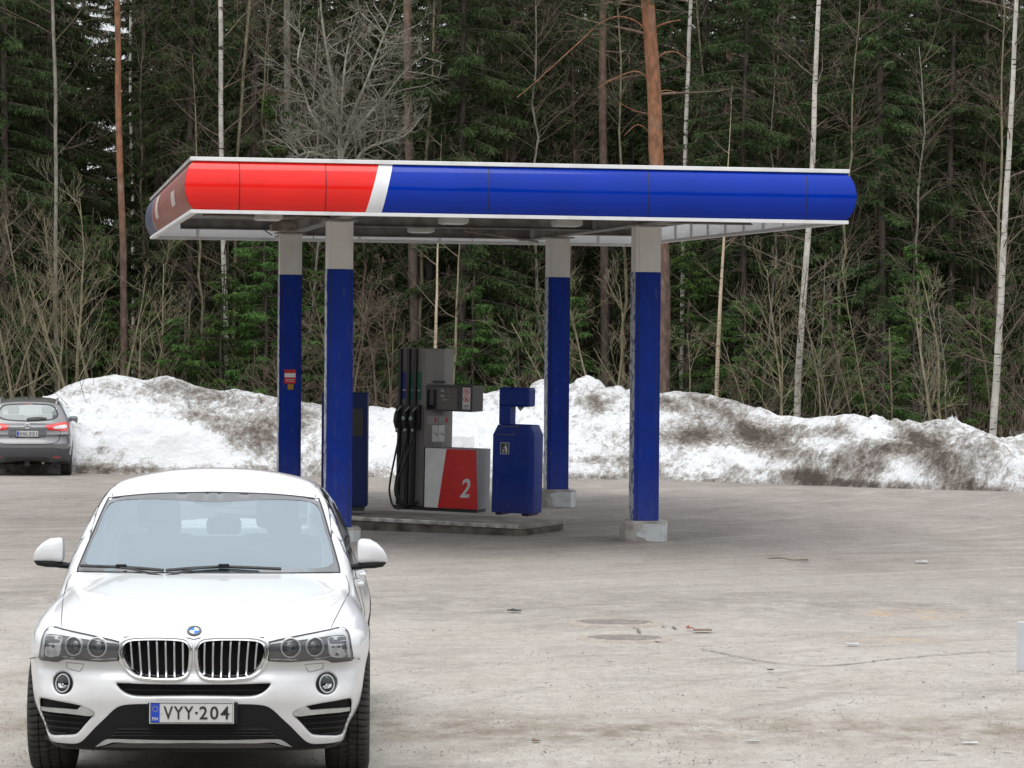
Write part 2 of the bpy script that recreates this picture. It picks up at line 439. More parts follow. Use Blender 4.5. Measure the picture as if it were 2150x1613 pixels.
# traced dirt: dark grit lenses on the slope (photo pixels -> bank x and share of height)
dirt = np.full(SX.shape, 0.10) + 0.38 * fbm(SX * 0.45, SY * 0.6, 5, 0.6) + 0.75 * np.exp(-(ST / 0.22) ** 2) + 0.12 * np.clip((SX - 2) / 4, 0, 1) + 0.10 * np.abs(fbm(SX * 1.7, SY * 2.0, 4))
horz = P(1075, 652, 64)[2]
PXg = PW / 2 + SX / SY * FPX
PYg = 652 + (PXg - 1075) * math.tan(ROLL) - (SZ - CAM_Z) / SY * FPX
for (cx, cy, w, h, a, s) in [(430, 880, 75, 20, 0.18, 0.75), (560, 905, 45, 40, 0.1, 0.55), (520, 925, 70, 38, 0.3, 0.5), (262, 945, 16, 9, 0, .6), (204, 911, 8, 6, 0, .9),
                             (215, 945, 18, 10, 0, .55), (310, 965, 25, 8, -.2, .6), (300, 985, 60, 7, 0, .6), (200, 985, 50, 12, 0, 0.4), (370, 815, 70, 24, 0.1, .50), (640, 870, 40, 28, 0, 0.62),
                             (250, 822, 110, 26, 0, .36), (480, 840, 90, 18, 0.15, .45), (1480, 842, 90, 16, .3, .4), (1330, 900, 80, 50, 0, .22), (1990, 930, 110, 40, .3, .28),
                             (1250, 845, 28, 16, 0.5, .75), (1215, 850, 50, 30, 0, .25), (1410, 850, 70, 14, 0.35, .65), (1470, 905, 60, 20, .1, .95), (1540, 880, 80, 16, .5, .65), (1590, 930, 60, 28, .3, .85),
                             (1440, 925, 60, 16, 0, .55), (1650, 905, 60, 16, 0, .6), (1670, 950, 60, 26, .3, .5), (1770, 905, 28, 16, 0, .85), (1870, 942, 28, 14, 0, .9), (1800, 960, 60, 30, 0, .45),
                             (1690, 995, 60, 12, 0, .85), (1740, 1012, 80, 8, 0.05, .7), (1540, 985, 30, 14, 0, .45), (1900, 905, 60, 16, .45, .6), (1950, 950, 60, 30, .6, .55), (2010, 1000, 70, 24, .5, .5),
                             (1300, 965, 90, 10, 0, .35), (1240, 965, 24, 8, 0, .55), (1530, 840, 40, 10, .4, .35), (2060, 940, 60, 30, .4, .25), (1830, 985, 40, 26, 0, .35), (1260, 905, 60, 30, 0, .15)]:
    ca, sa = math.cos(a), math.sin(a)
    u = ((PXg - cx) * ca + (PYg - cy) * sa) / w; v = (-(PXg - cx) * sa + (PYg - cy) * ca) / h
    dirt += 1.15 * s * np.exp(-(u * u + v * v) * 0.9)
for (cx, cy, w, h) in [(210, 900, 70, 50), (330, 930, 80, 50), (430, 960, 120, 26), (800, 920, 120, 50), (1000, 900, 60, 40), (1350, 880, 60, 14), (1560, 965, 60, 16),
                       (1700, 885, 50, 8), (1830, 900, 60, 14), (1900, 1005, 70, 12), (2120, 1015, 60, 12), (1240, 985, 60, 10), (1620, 1000, 30, 6)]:
    dirt -= 0.42 * np.exp(-(((PXg - cx) / w) ** 2 + ((PYg - cy) / h) ** 2))
V = np.stack([SX, SY, SZ], -1).reshape(-1, 3); nx, ny = SX.shape
I = np.arange((nx - 1) * (ny - 1)); i = I // (ny - 1); j = I % (ny - 1)
F = np.stack([i * ny + j, (i + 1) * ny + j, (i + 1) * ny + j + 1, i * ny + j + 1], 1)
me = mesh_np('snow_bank', V, [F])
ca = me.attributes.new('dirt', 'FLOAT', 'POINT'); ca.data.foreach_set('value', dirt.ravel().astype(np.float32))
snow_bank = tag(link('snow_bank', me, M_SNOW), 'long bank of ploughed dirty snow along the edge of the forest', 'snow bank')
# ================================================================== THE STATION CANOPY
TH = R(8.6)
UA = np.array([math.cos(TH), math.sin(TH)]); VB = np.array([-math.sin(TH), math.cos(TH)])
CA0 = np.array([-3.70, 35.8])                 # front left corner
CW, CD = 7.75, 13.85
ZB = CAM_Z + 1.078
def cw(a, b, z):
    """canopy coordinates: a along the front, b to the back, z above the bottom trim"""
    p = CA0 + UA * a + VB * b
    return (p[0], p[1], ZB + z - 0.0045 * (a - CW / 2))
def front_a(px, py=400):
    d = ray(px, py)
    A = np.array([[d[0], -UA[0]], [d[1], -UA[1]]])
    return float(np.linalg.solve(A, CA0)[1])
def left_b(px):
    d = ray(px, 450)
    A = np.array([[d[0], -VB[0]], [d[1], -VB[1]]])
    return float(np.linalg.solve(A, CA0)[1])
def z_plane(px, py, z):
    """canopy a, b of the pixel at height z above the trim"""
    d = ray(px, py); t = (ZB + z - CAM_Z) / d[2]; p = (CAM + d * t)[:2] - CA0
    return float(p @ UA), float(p @ VB)

M_RED = mat('fascia_red_acrylic', (0.84, 0.018, 0.014), 0.07, color2=(0.74, 0.016, 0.012), scale=1.2, coat=0.0, spec=0.4)
M_BLUE = mat('fascia_blue_acrylic', (0.001, 0.030, 0.36), 0.05, color2=(0.001, 0.026, 0.31), scale=1.2, coat=0.0, spec=0.26)
M_STRIPE = mat('fascia_white_vinyl', (0.80, 0.81, 0.83), 0.3, scale=2)
M_REDF = mat('fascia_red_dull', (0.40, 0.085, 0.07), 0.45, color2=(0.33, 0.075, 0.06), scale=3, coat=0.5)  # duller, less saturated tones for the left end of the fascia
M_BLUEF = mat('fascia_blue_dull', (0.075, 0.085, 0.21), 0.45, color2=(0.06, 0.07, 0.17), scale=3, coat=0.5)
M_WHITEF = mat('lettering_dull_white', (0.50, 0.46, 0.42), 0.5, color2=(0.36, 0.27, 0.24), scale=7)
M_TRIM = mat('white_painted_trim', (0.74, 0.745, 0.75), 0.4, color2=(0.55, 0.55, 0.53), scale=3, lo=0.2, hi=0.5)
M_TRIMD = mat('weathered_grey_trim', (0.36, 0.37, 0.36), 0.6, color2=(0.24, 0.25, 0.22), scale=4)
M_BACKING = mat('white_fascia_back', (0.62, 0.635, 0.65), 0.45, color2=(0.48, 0.49, 0.49), scale=1.5, stretch=(1, 1, 5))
M_CEIL = mat('grey_profiled_sheet', (0.38, 0.37, 0.35), 0.55, color2=(0.27, 0.26, 0.245), scale=2.5)
M_STEEL = mat('grimy_grey_steel', (0.27, 0.255, 0.24), 0.6, color2=(0.15, 0.135, 0.12), scale=5)
M_RUST = mat('rusty_beam_end', (0.26, 0.22, 0.19), 0.75, color2=(0.12, 0.085, 0.06), scale=9)
M_COLBLUE = mat('column_blue_paint', (0.001, 0.030, 0.30), 0.5, color2=(0.001, 0.025, 0.25), scale=4, bump=0.05, bscale=60, spec=0.22)
def splash(m, z0, h):
    """road dust thrown up on the lowest part of a painted surface, with scuffs"""
    nt = m.node_tree; N = nt.nodes; L = nt.links; b = N['Principled BSDF']; src = b.inputs['Base Color'].links[0].from_socket
    tc = N.new('ShaderNodeTexCoord'); sp = N.new('ShaderNodeSeparateXYZ'); L.new(tc.outputs['Object'], sp.inputs[0])
    mr = N.new('ShaderNodeMapRange'); mr.inputs[1].default_value = z0; mr.inputs[2].default_value = z0 + h; mr.inputs[3].default_value = 0.28; mr.inputs[4].default_value = 0.0; L.new(sp.outputs[2], mr.inputs[0])
    nz = N.new('ShaderNodeTexNoise'); nz.inputs['Scale'].default_value = 9; nz.inputs['Detail'].default_value = 7; nz.inputs['Roughness'].default_value = 0.75; L.new(tc.outputs['Object'], nz.inputs['Vector'])
    ml = N.new('ShaderNodeMath'); ml.operation = 'MULTIPLY'; L.new(mr.outputs[0], ml.inputs[0]); L.new(nz.outputs['Fac'], ml.inputs[1])
    mp = N.new('ShaderNodeMapping'); mp.inputs['Scale'].default_value = (6, 6, 1.2); L.new(tc.outputs['Object'], mp.inputs[0])
    n2 = N.new('ShaderNodeTexNoise'); n2.inputs['Scale'].default_value = 3.0; n2.inputs['Detail'].default_value = 6; L.new(mp.outputs[0], n2.inputs['Vector'])
    rp = N.new('ShaderNodeValToRGB'); rp.color_ramp.elements[0].position = 0.60; rp.color_ramp.elements[1].position = 0.76; rp.color_ramp.elements[1].color = (0.16, 0.16, 0.16, 1); L.new(n2.outputs['Fac'], rp.inputs[0])
    ad = N.new('ShaderNodeMath'); ad.operation = 'ADD'; L.new(ml.outputs[0], ad.inputs[0]); L.new(rp.outputs[0], ad.inputs[1])
    mx = N.new('ShaderNodeMixRGB'); L.new(ad.outputs[0], mx.inputs[0]); L.new(src, mx.inputs[1]); mx.inputs[2].default_value = (0.22, 0.20, 0.18, 1); L.new(mx.outputs[0], b.inputs['Base Color'])
splash(M_COLBLUE, 0.15, 0.85)
M_COLGREY = mat('column_grey_paint', (0.76, 0.745, 0.715), 0.5, color2=(0.66, 0.64, 0.61), scale=3, lo=0.2, hi=0.6)
M_COLSIDE = mat('streaked_column_side', (0.40, 0.42, 0.44), 0.45, color2=(0.03, 0.05, 0.16), scale=7, stretch=(1, 1, 1.6), lo=0.42, hi=0.5)  # grey with dark blue streaks on the left face
M_CONC = mat('weathered_concrete', (0.42, 0.40, 0.37), 0.9, color2=(0.24, 0.22, 0.20), scale=5, bump=0.35, bscale=40)
M_CONCP = mat('flaking_white_paint', (0.50, 0.53, 0.54), 0.7, color2=(0.38, 0.39, 0.385), scale=8, bump=0.2, bscale=40, lo=0.3, hi=0.5)
M_BLACK = mat('black_plastic', (0.018, 0.018, 0.019), 0.5, scale=10)
M_RUBBER = mat('black_rubber_hose', (0.016, 0.016, 0.017), 0.55, scale=14)
M_LAMP = mat('white_luminaire', (0.55, 0.54, 0.51), 0.5, color2=(0.42, 0.41, 0.38), scale=6)

canopy = thing('station_canopy', 'flat fuel station canopy with red and blue fascia on four blue columns', 'canopy', cw(CW / 2, CD / 2, -4.0))
_C0 = Vector(canopy.location)
def CB(mb, name, m, smooth=False, parent=None, bevel=0.0):
    """build in canopy coordinates under the canopy empty (or one of its parts)"""
    mb.v = [tuple(Vector(cw(*p)) - _C0) for p in mb.v]
    return mb.build(name, m, parent or canopy, smooth, bevel)

ZP0, ZP1, BUL = 0.045, 0.603, 0.105
def prof_pts(n=12, inset=0.0):
    out = []
    for k in range(n + 1):
        t = k / n; z = ZP0 + (ZP1 - ZP0) * t
        o = BUL * (1 - (2 * t - 1) ** 2) ** 0.75 - inset
        out.append((o, z, t))
    return out
def side_pt(side, s, o, z):
    if side == 'front': return (s, -o, z)
    if side == 'back': return (s, CD + o, z)
    if side == 'left': return (-o, s, z)
    return (CW + o, s, z)
def fascia(side, s0, s1, name, m, parent=None, inset=0.0, skew0=0.0, skew1=0.0, miter0=False, miter1=False, thin=False):
    """a strip of curved fascia from s0 to s1 along a side; skew tilts the end edges (metres per unit of height)"""
    mb = MB(); pr = prof_pts(12, inset); V = []; ns = 8
    for (o, z, t) in pr:
        a = s0 - (o if miter0 else 0) + skew0 * t; e = s1 + (o if miter1 else 0) + skew1 * t
        for q in range(ns + 1): V.append(side_pt(side, a + (e - a) * q / ns, o, z))
    F = [(i * (ns + 1) + q, i * (ns + 1) + q + 1, (i + 1) * (ns + 1) + q + 1, (i + 1) * (ns + 1) + q) for i in range(len(pr) - 1) for q in range(ns)]
    if thin:                                     # one translucent sheet
        mb.add(V, F); return CB(mb, name, m, True, parent)
    # a back skin 8 mm behind, closed along the ends, so that the sheet has thickness
    n = len(V); V2 = []
    for (o, z, t) in pr:
        a = s0 - (o if miter0 else 0) + skew0 * t; e = s1 + (o if miter1 else 0) + skew1 * t
        for q in range(ns + 1): V2.append(side_pt(side, a + (e - a) * q / ns, o - 0.008, z))
    F2 = [tuple(n + i for i in reversed(f)) for f in F]
    rows = len(pr)
    E = []
    for i in range(rows - 1):
        for q in (0, ns):
            E.append((i * (ns + 1) + q, (i + 1) * (ns + 1) + q, n + (i + 1) * (ns + 1) + q, n + i * (ns + 1) + q))
    mb.add(V + V2, F + F2 + E)
    return CB(mb, name, m, True, parent)

G2 = 0.006
seams = [front_a(x) for x in (502, 683, 1024, 1359, 1690)]
ends = [0.0] + seams + [CW]
fascia('front', ends[0], ends[1] - G2, 'fascia_panel', M_RED, miter0=True)
fascia('front', ends[1] + G2, ends[2] - G2, 'fascia_panel', M_RED)
b0, t0 = front_a(767.5, 447), front_a(795, 345); b1, t1 = front_a(801, 448), front_a(824, 347)
split = fascia('front', ends[2] + G2, b0, 'fascia_panel', M_RED, skew1=t0 - b0)
fascia('front', b0, b1, 'diagonal_stripe', M_STRIPE, parent=split, skew0=t0 - b0, skew1=t1 - b1)
fascia('front', b1, ends[3] - G2, 'blue_section', M_BLUE, parent=split, skew0=t1 - b1)
fascia('front', ends[3] + G2, ends[4] - G2, 'fascia_panel', M_BLUE)
fascia('front', ends[4] + G2, ends[5] - G2, 'fascia_panel', M_BLUE)
fascia('front', ends[5] + G2, ends[6], 'fascia_panel', M_BLUE, miter1=True)
lb = left_b(334)
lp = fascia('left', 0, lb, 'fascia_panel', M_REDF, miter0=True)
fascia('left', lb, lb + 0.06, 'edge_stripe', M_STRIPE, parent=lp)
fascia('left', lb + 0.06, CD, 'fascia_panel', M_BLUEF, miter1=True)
for (p0, p1) in ((376, 384), (341, 347)):      # what can be read of the lettering on the side: two pale strokes
    q0, q1 = left_b(p1), left_b(p0)
    mb = MB(); V = []; pr = [p for p in prof_pts(12, -0.004) if 0.22 < p[2] < (0.62 if p0 > 360 else 0.86)]
    for (o, z, t) in pr: V += [(-o, q0, z), (-o, q1, z)]
    mb.add(V, [(2 * i, 2 * i + 1, 2 * i + 3, 2 * i + 2) for i in range(len(pr) - 1)])
    CB(mb, 'letter_stroke', M_WHITEF, True, lp)
# the side and rear panels are translucent white sheet: from below their inner face glows with the daylight behind
M_OPAL = bpy.data.materials.new('opal_acrylic'); M_OPAL.use_nodes = True
_n = M_OPAL.node_tree.nodes; _l2 = M_OPAL.node_tree.links
_n.remove(_n['Principled BSDF']); _d = _n.new('ShaderNodeBsdfDiffuse'); _t = _n.new('ShaderNodeBsdfTranslucent'); _mx = _n.new('ShaderNodeMixShader'); _mx.inputs[0].default_value = 0.6
_tc = _n.new('ShaderNodeTexCoord'); _nz = _n.new('ShaderNodeTexNoise'); _nz.inputs['Scale'].default_value = 2.5; _l2.new(_tc.outputs['Object'], _nz.inputs['Vector'])
_rp = _n.new('ShaderNodeValToRGB'); _rp.color_ramp.elements[0].color = (0.66, 0.68, 0.70, 1); _rp.color_ramp.elements[1].color = (0.86, 0.87, 0.88, 1); _l2.new(_nz.outputs['Fac'], _rp.inputs[0])
_l2.new(_rp.outputs[0], _d.inputs[0]); _l2.new(_rp.outputs[0], _t.inputs[0]); _l2.new(_d.outputs[0], _mx.inputs[1]); _l2.new(_t.outputs[0], _mx.inputs[2]); _l2.new(_mx.outputs[0], _n['Material Output'].inputs[0])
fascia('right', 0, CD / 2 - G2, 'fascia_panel', M_OPAL, miter0=True, thin=True); fascia('right', CD / 2 + G2, CD, 'fascia_panel', M_OPAL, miter1=True, thin=True)
for k_ in range(3): fascia('back', CW * k_ / 3 + (G2 if k_ else 0), CW * (k_ + 1) / 3 - (G2 if k_ < 2 else 0), 'fascia_panel', M_OPAL, miter0=(k_ == 0), miter1=(k_ == 2), thin=True)
for a_ in seams: 
    mb = MB(); V = []
    for (o, z, t) in prof_pts(12, 0.004): V += [side_pt('front', a_ - 0.012, o, z), side_pt('front', a_ + 0.012, o, z)]
    mb.add(V, [(2 * i, 2 * i + 1, 2 * i + 3, 2 * i + 2) for i in range(12)]); CB(mb, 'panel_joint', M_BLACK, True)
for sd, e in (('front', CW), ('left', CD)):
    fascia(sd, 0.03, e - 0.03, 'fascia_backing', M_BACKING, inset=0.03)
# trims: angle bars along the top and bottom edges
for sd, e in (('front', CW), ('back', CW), ('left', CD), ('right', CD)):
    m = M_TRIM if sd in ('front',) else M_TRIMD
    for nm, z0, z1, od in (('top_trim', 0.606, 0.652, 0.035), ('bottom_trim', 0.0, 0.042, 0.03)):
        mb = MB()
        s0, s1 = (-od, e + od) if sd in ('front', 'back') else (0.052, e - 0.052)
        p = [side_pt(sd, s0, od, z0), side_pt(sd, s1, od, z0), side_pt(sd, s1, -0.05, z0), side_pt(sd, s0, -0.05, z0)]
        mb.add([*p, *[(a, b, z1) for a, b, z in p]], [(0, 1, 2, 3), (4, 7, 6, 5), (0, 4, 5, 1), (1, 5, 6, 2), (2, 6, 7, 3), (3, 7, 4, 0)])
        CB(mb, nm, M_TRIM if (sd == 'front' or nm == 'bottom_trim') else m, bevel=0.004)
# profiled roof sheet, seen from below
mb = MB(); V = []; F = []; pitch = 0.22; nb = int(CD / pitch)
bs = []
for k in range(nb):
    y = 0.06 + k * pitch
    bs += [(y, 0.235), (y + 0.09, 0.235), (y + 0.115, 0.285), (y + 0.195, 0.285)]
bs = [b for b in bs if b[0] < CD - 0.06]
for (y, z) in bs: V += [(0.06, y, z), (CW - 0.06, y, z)]
F = [(2 * i, 2 * i + 1, 2 * i + 3, 2 * i + 2) for i in range(len(bs) - 1)]
mb.add(V, F); CB(mb, 'ceiling_sheet', M_CEIL)
mb = MB(); mb.box(0.05, CW - 0.05, 0.05, CD - 0.05, 0.60, 0.645); CB(mb, 'roof_deck', M_TRIMD)
# columns
def col_xy(px, Y): return np.array([(px - PW / 2) / FPX * Y, Y])
FR = col_xy(1354, 40.1); FL = col_xy(710.5, 39.5); BR = col_xy(1169, 47.0); BL = col_xy(607.5, 46.3)
def to_ab(p): q = p - CA0; return float(q @ UA), float(q @ VB)
ab = {k: to_ab(p) for k, p in (('FL', FL), ('FR', FR), ('BR', BR), ('BL', BL))}
blue_bottom = {'FL': -2.775, 'FR': -2.702, 'BR': -2.705, 'BL': -2.74}
def zabs(z, a): return z + CAM_Z - ZB + 0.0045 * (a - CW / 2)       # height over the camera -> canopy z
hw = 0.165
for k, (a, b) in ab.items():
    zb = zabs(blue_bottom[k], a); zm = zabs(0.508, a); gz = zabs(-2.975, a) - 0.05
    mb = MB(); mb.box(a - hw, a + hw, b - hw, b + hw, zb, zm)
    c = CB(mb, 'column', M_COLBLUE)
    mb = MB(); mb.box(a - hw + 0.045, a + hw - 0.045, b - hw - 0.012, b - hw + 0.02, zb + 0.002, zm - 0.002); CB(mb, 'column_cover', M_COLBLUE, parent=c, bevel=0.003)
    for sg_ in (-1, 1):
        mb = MB(); e_ = a + sg_ * (hw - 0.045); mb.box(e_ - 0.007, e_ + 0.007, b - hw - 0.003, b - hw + 0.01, zb + 0.003, zm - 0.003); CB(mb, 'cover_joint', M_BLACK, parent=c)
    mb = MB(); mb.box(a - hw - 0.004, a - hw + 0.01, b - hw + 0.012, b + hw - 0.012, zb + 0.002, zm - 0.002); CB(mb, 'column_side', M_COLSIDE, parent=c)
    mb = MB(); mb.box(a - hw + 0.002, a + hw - 0.002, b - hw + 0.002, b + hw - 0.002, zm, 0.03); mb.box(a - hw + 0.045, a + hw - 0.045, b - hw - 0.010, b - hw + 0.02, zm + 0.002, 0.02)
    CB(mb, 'upper_section', M_COLGREY, parent=c, bevel=0.003)
    mb = MB(); mb.box(a - hw - 0.06, a + hw + 0.06, b - hw - 0.04, b + hw + 0.04, 0.032, 0.05); CB(mb, 'cap_plate', M_STEEL, parent=c)
    # chamfered concrete foot with old white paint on one face
    w, ch = 0.285, 0.10; poly = [(a - w + ch, b - w), (a + w - ch, b - w), (a + w, b - w + ch), (a + w, b + w - ch), (a + w - ch, b + w), (a - w + ch, b + w), (a - w, b + w - ch), (a - w, b - w + ch)]
    mb = MB(); mb.prism(poly, gz, zb, 'z'); pl = CB(mb, 'concrete_foot', M_CONC, parent=c, bevel=0.02, smooth=True)
    rnd = random.Random(hash(k) % 97 + 3); rnd = random.Random({'FL': 1, 'FR': 2, 'BR': 3, 'BL': 4}[k])
    left = []; n = 7
    for q in range(n + 1):
        left.append((a - 0.06 + rnd.uniform(-0.05, 0.05) - 0.05 * math.sin(q / n * 3.1), gz + 0.07 + (zb - gz - 0.10) * q / n))
    pp = left + [(a + w - ch - 0.004, zb - 0.035), (a + w - ch - 0.004, gz + 0.06)]
    mb = MB(); mb.prism(pp, b - w - 0.003, b - w + 0.01, 'y'); CB(mb, 'flaking_paint', M_CONCP, parent=pl)
    mb = MB(); mb.prism([(0, gz + 0.06), (0.12, gz + 0.06), (0.12, zb - 0.035), (0, zb - 0.035)], 0, 0.004, 'y')
    q = [(a + w - ch + (x * 0.7071) + (-0.0026), b - w + x * 0.7071 + (y - 0.0035), z) for (x, y, z) in mb.v]; mb.v = q
    CB(mb, 'flaking_paint', M_CONCP, parent=pl)
# steel beams over the columns and between them
def ibeam(axis, c, s0, s1, z0, z1, m, name='roof_beam'):
    mb = MB(); w = 0.09
    for (d0, d1, e0, e1) in ((-w, w, z0, z0 + 0.014), (-w, w, z1 - 0.014, z1), (-0.012, 0.012, z0 + 0.014, z1 - 0.014)):
        if axis == 'b': mb.box(c + d0, c + d1, s0, s1, e0, e1)
        else: mb.box(s0, s1, c + d0, c + d1, e0, e1)
    return CB(mb, name, m)
aL, aR = ab['FL'][0], ab['FR'][0]; bF, bB = ab['FL'][1], ab['BL'][1]
ibeam('b', aL, 1.2, CD - 0.3, 0.052, 0.232, M_STEEL); ibeam('b', aR, 1.2, CD - 0.3, 0.052, 0.232, M_STEEL)
for b in (bF - 2.2, (bF + bB) / 2, bB + 2.2): ibeam('a', b, aL + 0.1, aR - 0.1, 0.06, 0.22, M_STEEL, 'cross_beam')
ibeam('a', bF + 0.25, 0.3, aL - 0.1, 0.08, 0.225, M_RUST, 'cantilever_beam'); ibeam('a', bF + 0.25, aR + 0.1, CW - 0.3, 0.08, 0.225, M_STEEL, 'cantilever_beam')
ibeam('a', bB, 0.3, aL - 0.1, 0.08, 0.225, M_STEEL, 'cantilever_beam'); ibeam('a', bB, aR + 0.1, CW - 0.3, 0.08, 0.225, M_STEEL, 'cantilever_beam')
# rusty box at the beam end with its hanging cable
aa, bb = z_plane(590, 483, 0.02); mb = MB(); mb.box(aa - 0.13, aa + 0.2, bb - 0.12, bb + 0.4, 0.0, 0.14); CB(mb, 'junction_box', M_RUST, bevel=0.008)
pts = []
for k in range(13):
    t = k / 12 * math.pi; pts.append((aa - 0.13 - 0.12 * math.sin(t), bb - 0.1, 0.10 - 0.17 * k / 12 + 0.02 * math.sin(t)))
mb = MB(); mb.tube(pts, 0.008, 6); CB(mb, 'hanging_cable', M_BLACK, True)
p0 = z_plane(975, 484, 0.10); p1 = z_plane(1130, 507, 0.02)
mb = MB(); mb.tube([(p0[0], p0[1], 0.10), (p1[0], p1[1], 0.02)], 0.016, 8); CB(mb, 'tie_rod', M_RUST, True)
for (px, py) in ((563, 464), (952, 470), (884, 488), (1190, 474)):
    aa, bb = z_plane(px, py, 0.04); mb = MB(); mb.box(aa - 0.17, aa + 0.17, bb - 0.25, bb + 0.25, 0.04, 0.12); lm = CB(mb, 'canopy_lamp', M_LAMP, bevel=0.012)
    mb = MB(); mb.box(aa - 0.14, aa + 0.14, bb - 0.21, bb + 0.21, 0.032, 0.042); CB(mb, 'lamp_glass', M_TRIM, parent=lm)
    mb = MB(); mb.box(aa - 0.03, aa + 0.03, bb - 0.03, bb + 0.03, 0.12, 0.236); CB(mb, 'lamp_bracket', M_STEEL, parent=lm)
for k in range(12):                            # brackets that carry the right-hand fascia
    b = 0.5 + k * 1.15; mb = MB(); mb.box(CW - 0.075, CW - 0.055, b, b + 0.09, 0.03, 0.6); CB(mb, 'fascia_bracket', M_TRIM)
for k in range(6):
    a = 0.7 + k * 1.3; mb = MB(); mb.box(a, a + 0.05, CD - 0.075, CD - 0.055, 0.03, 0.6); CB(mb, 'fascia_bracket', M_TRIM)

# notice on the rear left column
a, b = ab['BL']; z0 = zabs(0, a)
def col_h(py, px, Y): return P(px, py, Y)[2]
def notice():
    Y = BL[1] - hw - 0.03; l, t = P(597, 776, Y), P(621, 806, Y)
    o = thing('fire_notice', 'small red and white notice plate on the rear column beside the parked white car', 'sign', (l[0], Y, t[2]), TH)
    w = t[0] - l[0]; h = l[2] - t[2]
    m1 = mat('notice_red', (0.55, 0.02, 0.02), 0.4); m2 = mat('notice_white', (0.75, 0.75, 0.75), 0.4); m3 = mat('brass_padlock', (0.45, 0.25, 0.04), 0.4, 0.6)
    MB().box(0, w, 0, 0.01, 0, h).build('plate', m1, o); MB().box(0.005, w - 0.005, -0.003, 0.001, h * 0.45, h * 0.74).build('white_field', m2, o)
    MB().box(0.02, w - 0.02, -0.003, 0.001, h * 0.16, h * 0.19).build('text_line', m2, o); MB().box(0.02, w - 0.02, -0.003, 0.001, h * 0.28, h * 0.31).build('text_line', m2, o)
    MB().box(w * 0.3, w * 0.8, -0.02, 0.012, -0.09, -0.005).build('padlock_box', m3, o, bevel=0.006)
notice()

# ================================================================== PUMP ISLAND
ALP = R(-22)                                   # the island is turned against the canopy
IU = np.array([math.cos(ALP), math.sin(ALP)]); IV = np.array([-math.sin(ALP), math.cos(ALP)])
I0 = P(1096, 1104, 40.6)                        # front right corner, top edge
ISL_M = Matrix.Translation((I0[0], I0[1], I0[2])) @ Matrix.Rotation(ALP, 4, 'Z') @ Matrix.Rotation(R(0.9), 4, 'Y')
M_ISL = mat('stained_concrete_slab', (0.26, 0.245, 0.225), 0.85, color2=(0.13, 0.12, 0.105), scale=3, bump=0.3, bscale=30)
M_ISLF = mat('tarred_kerb_face', (0.13, 0.112, 0.092), 0.9, color2=(0.035, 0.028, 0.023), scale=5, bump=0.4, bscale=25)
M_EDGE = mat('worn_steel_edge', (0.62, 0.61, 0.58), 0.3, 0.6, color2=(0.25, 0.24, 0.22), scale=7)
island = thing('pump_island', 'low concrete pump island with a worn steel edge under the canopy', 'pump island')
island.matrix_world = ISL_M
IL, IWD, IH = 4.6, 1.35, 0.30
poly = [(-IL, 0.12), (-IL + 0.12, 0), (-0.05, 0), (0.02, 0.06), (0.10, IWD - 0.1), (0.02, IWD), (-IL + 0.12, IWD), (-IL, IWD - 0.12)]
MB().prism([(x, y) for x, y in poly], -IH, -0.055, 'z').build('kerb', M_ISLF, island)
MB().prism([(x * 1.001, y + (0.004 if y > .6 else -0.004)) for x, y in poly], -0.053, -0.004, 'z').build('slab', M_ISL, island, bevel=0.008)
MB().box(-IL + 0.14, -0.06, -0.016, 0.03, -0.048, 0.004).build('steel_edge', M_EDGE, island, bevel=0.006)
def on_island(px, py, zl=0.0):
    """island coordinates of a pixel on the slab top"""
    Mi = ISL_M.inverted(); o = Mi @ Vector(CAM); d = Mi.to_3x3() @ Vector(ray(px, py)); t = (zl - o.z) / d.z
    return o + d * t
def at_depth(px, py, yl):
    """island coordinates of a pixel in the upright plane yl"""
    Mi = ISL_M.inverted(); o = Mi @ Vector(CAM); d = Mi.to_3x3() @ Vector(ray(px, py)); t = (yl - o.y) / d.y
    return o + d * t

# ------------------------------------------------------------------ fuel dispenser (all in island coordinates)
M_PGREY = mat('pump_grey_metal', (0.215, 0.207, 0.195), 0.5, color2=(0.18, 0.173, 0.163), scale=6)
M_PDARK = mat('pump_anthracite', (0.032, 0.032, 0.034), 0.45, scale=6)
M_PLIGHT = mat('pump_light_grey', (0.42, 0.42, 0.42), 0.45, color2=(0.36, 0.36, 0.36), scale=5)
M_PSIDE = mat('pump_cabinet_grey', (0.33, 0.34, 0.36), 0.45, scale=5)
M_PRED = mat('pump_red', (0.60, 0.018, 0.014), 0.4, color2=(0.52, 0.016, 0.013), scale=6)
M_PWHITE = mat('pump_white', (0.78, 0.78, 0.76), 0.45, scale=5)
M_LBLUE = mat('diesel_blue', (0.012, 0.025, 0.20), 0.4); M_LGREEN = mat('petrol_green', (0.008, 0.14, 0.075), 0.4)
M_PAPER = mat('white_sticker', (0.62, 0.62, 0.60), 0.5, scale=12); M_PAPERG = mat('grey_sticker', (0.30, 0.29, 0.285), 0.5, scale=12)
M_SYMRED = mat('symbol_red', (0.55, 0.03, 0.02), 0.5); M_SYMBLK = mat('symbol_black', (0.02, 0.02, 0.02), 0.5)
M_PANE = mat('clear_acrylic', (0.9, 0.92, 0.93), 0.08)
M_PANE.node_tree.nodes['Principled BSDF'].inputs['Alpha'].default_value = 0.16
pump = thing('fuel_pump', 'tall grey fuel dispenser with three black hoses and red panel numbered 2', 'fuel pump')
c = on_island(1003, 1078)                       # near bottom corner of the cabinet
pump.matrix_world = ISL_M @ Matrix.Translation((c.x, c.y, 0))
def pl(px, py, yl=0.0):
    q = at_depth(px, py, c.y + yl); return q.x - c.x, q.z
xl = pl(891.8, 1000)[0]; zt = pl(1000, 944.5)[1]; zb = pl(1003, 1071)[1]
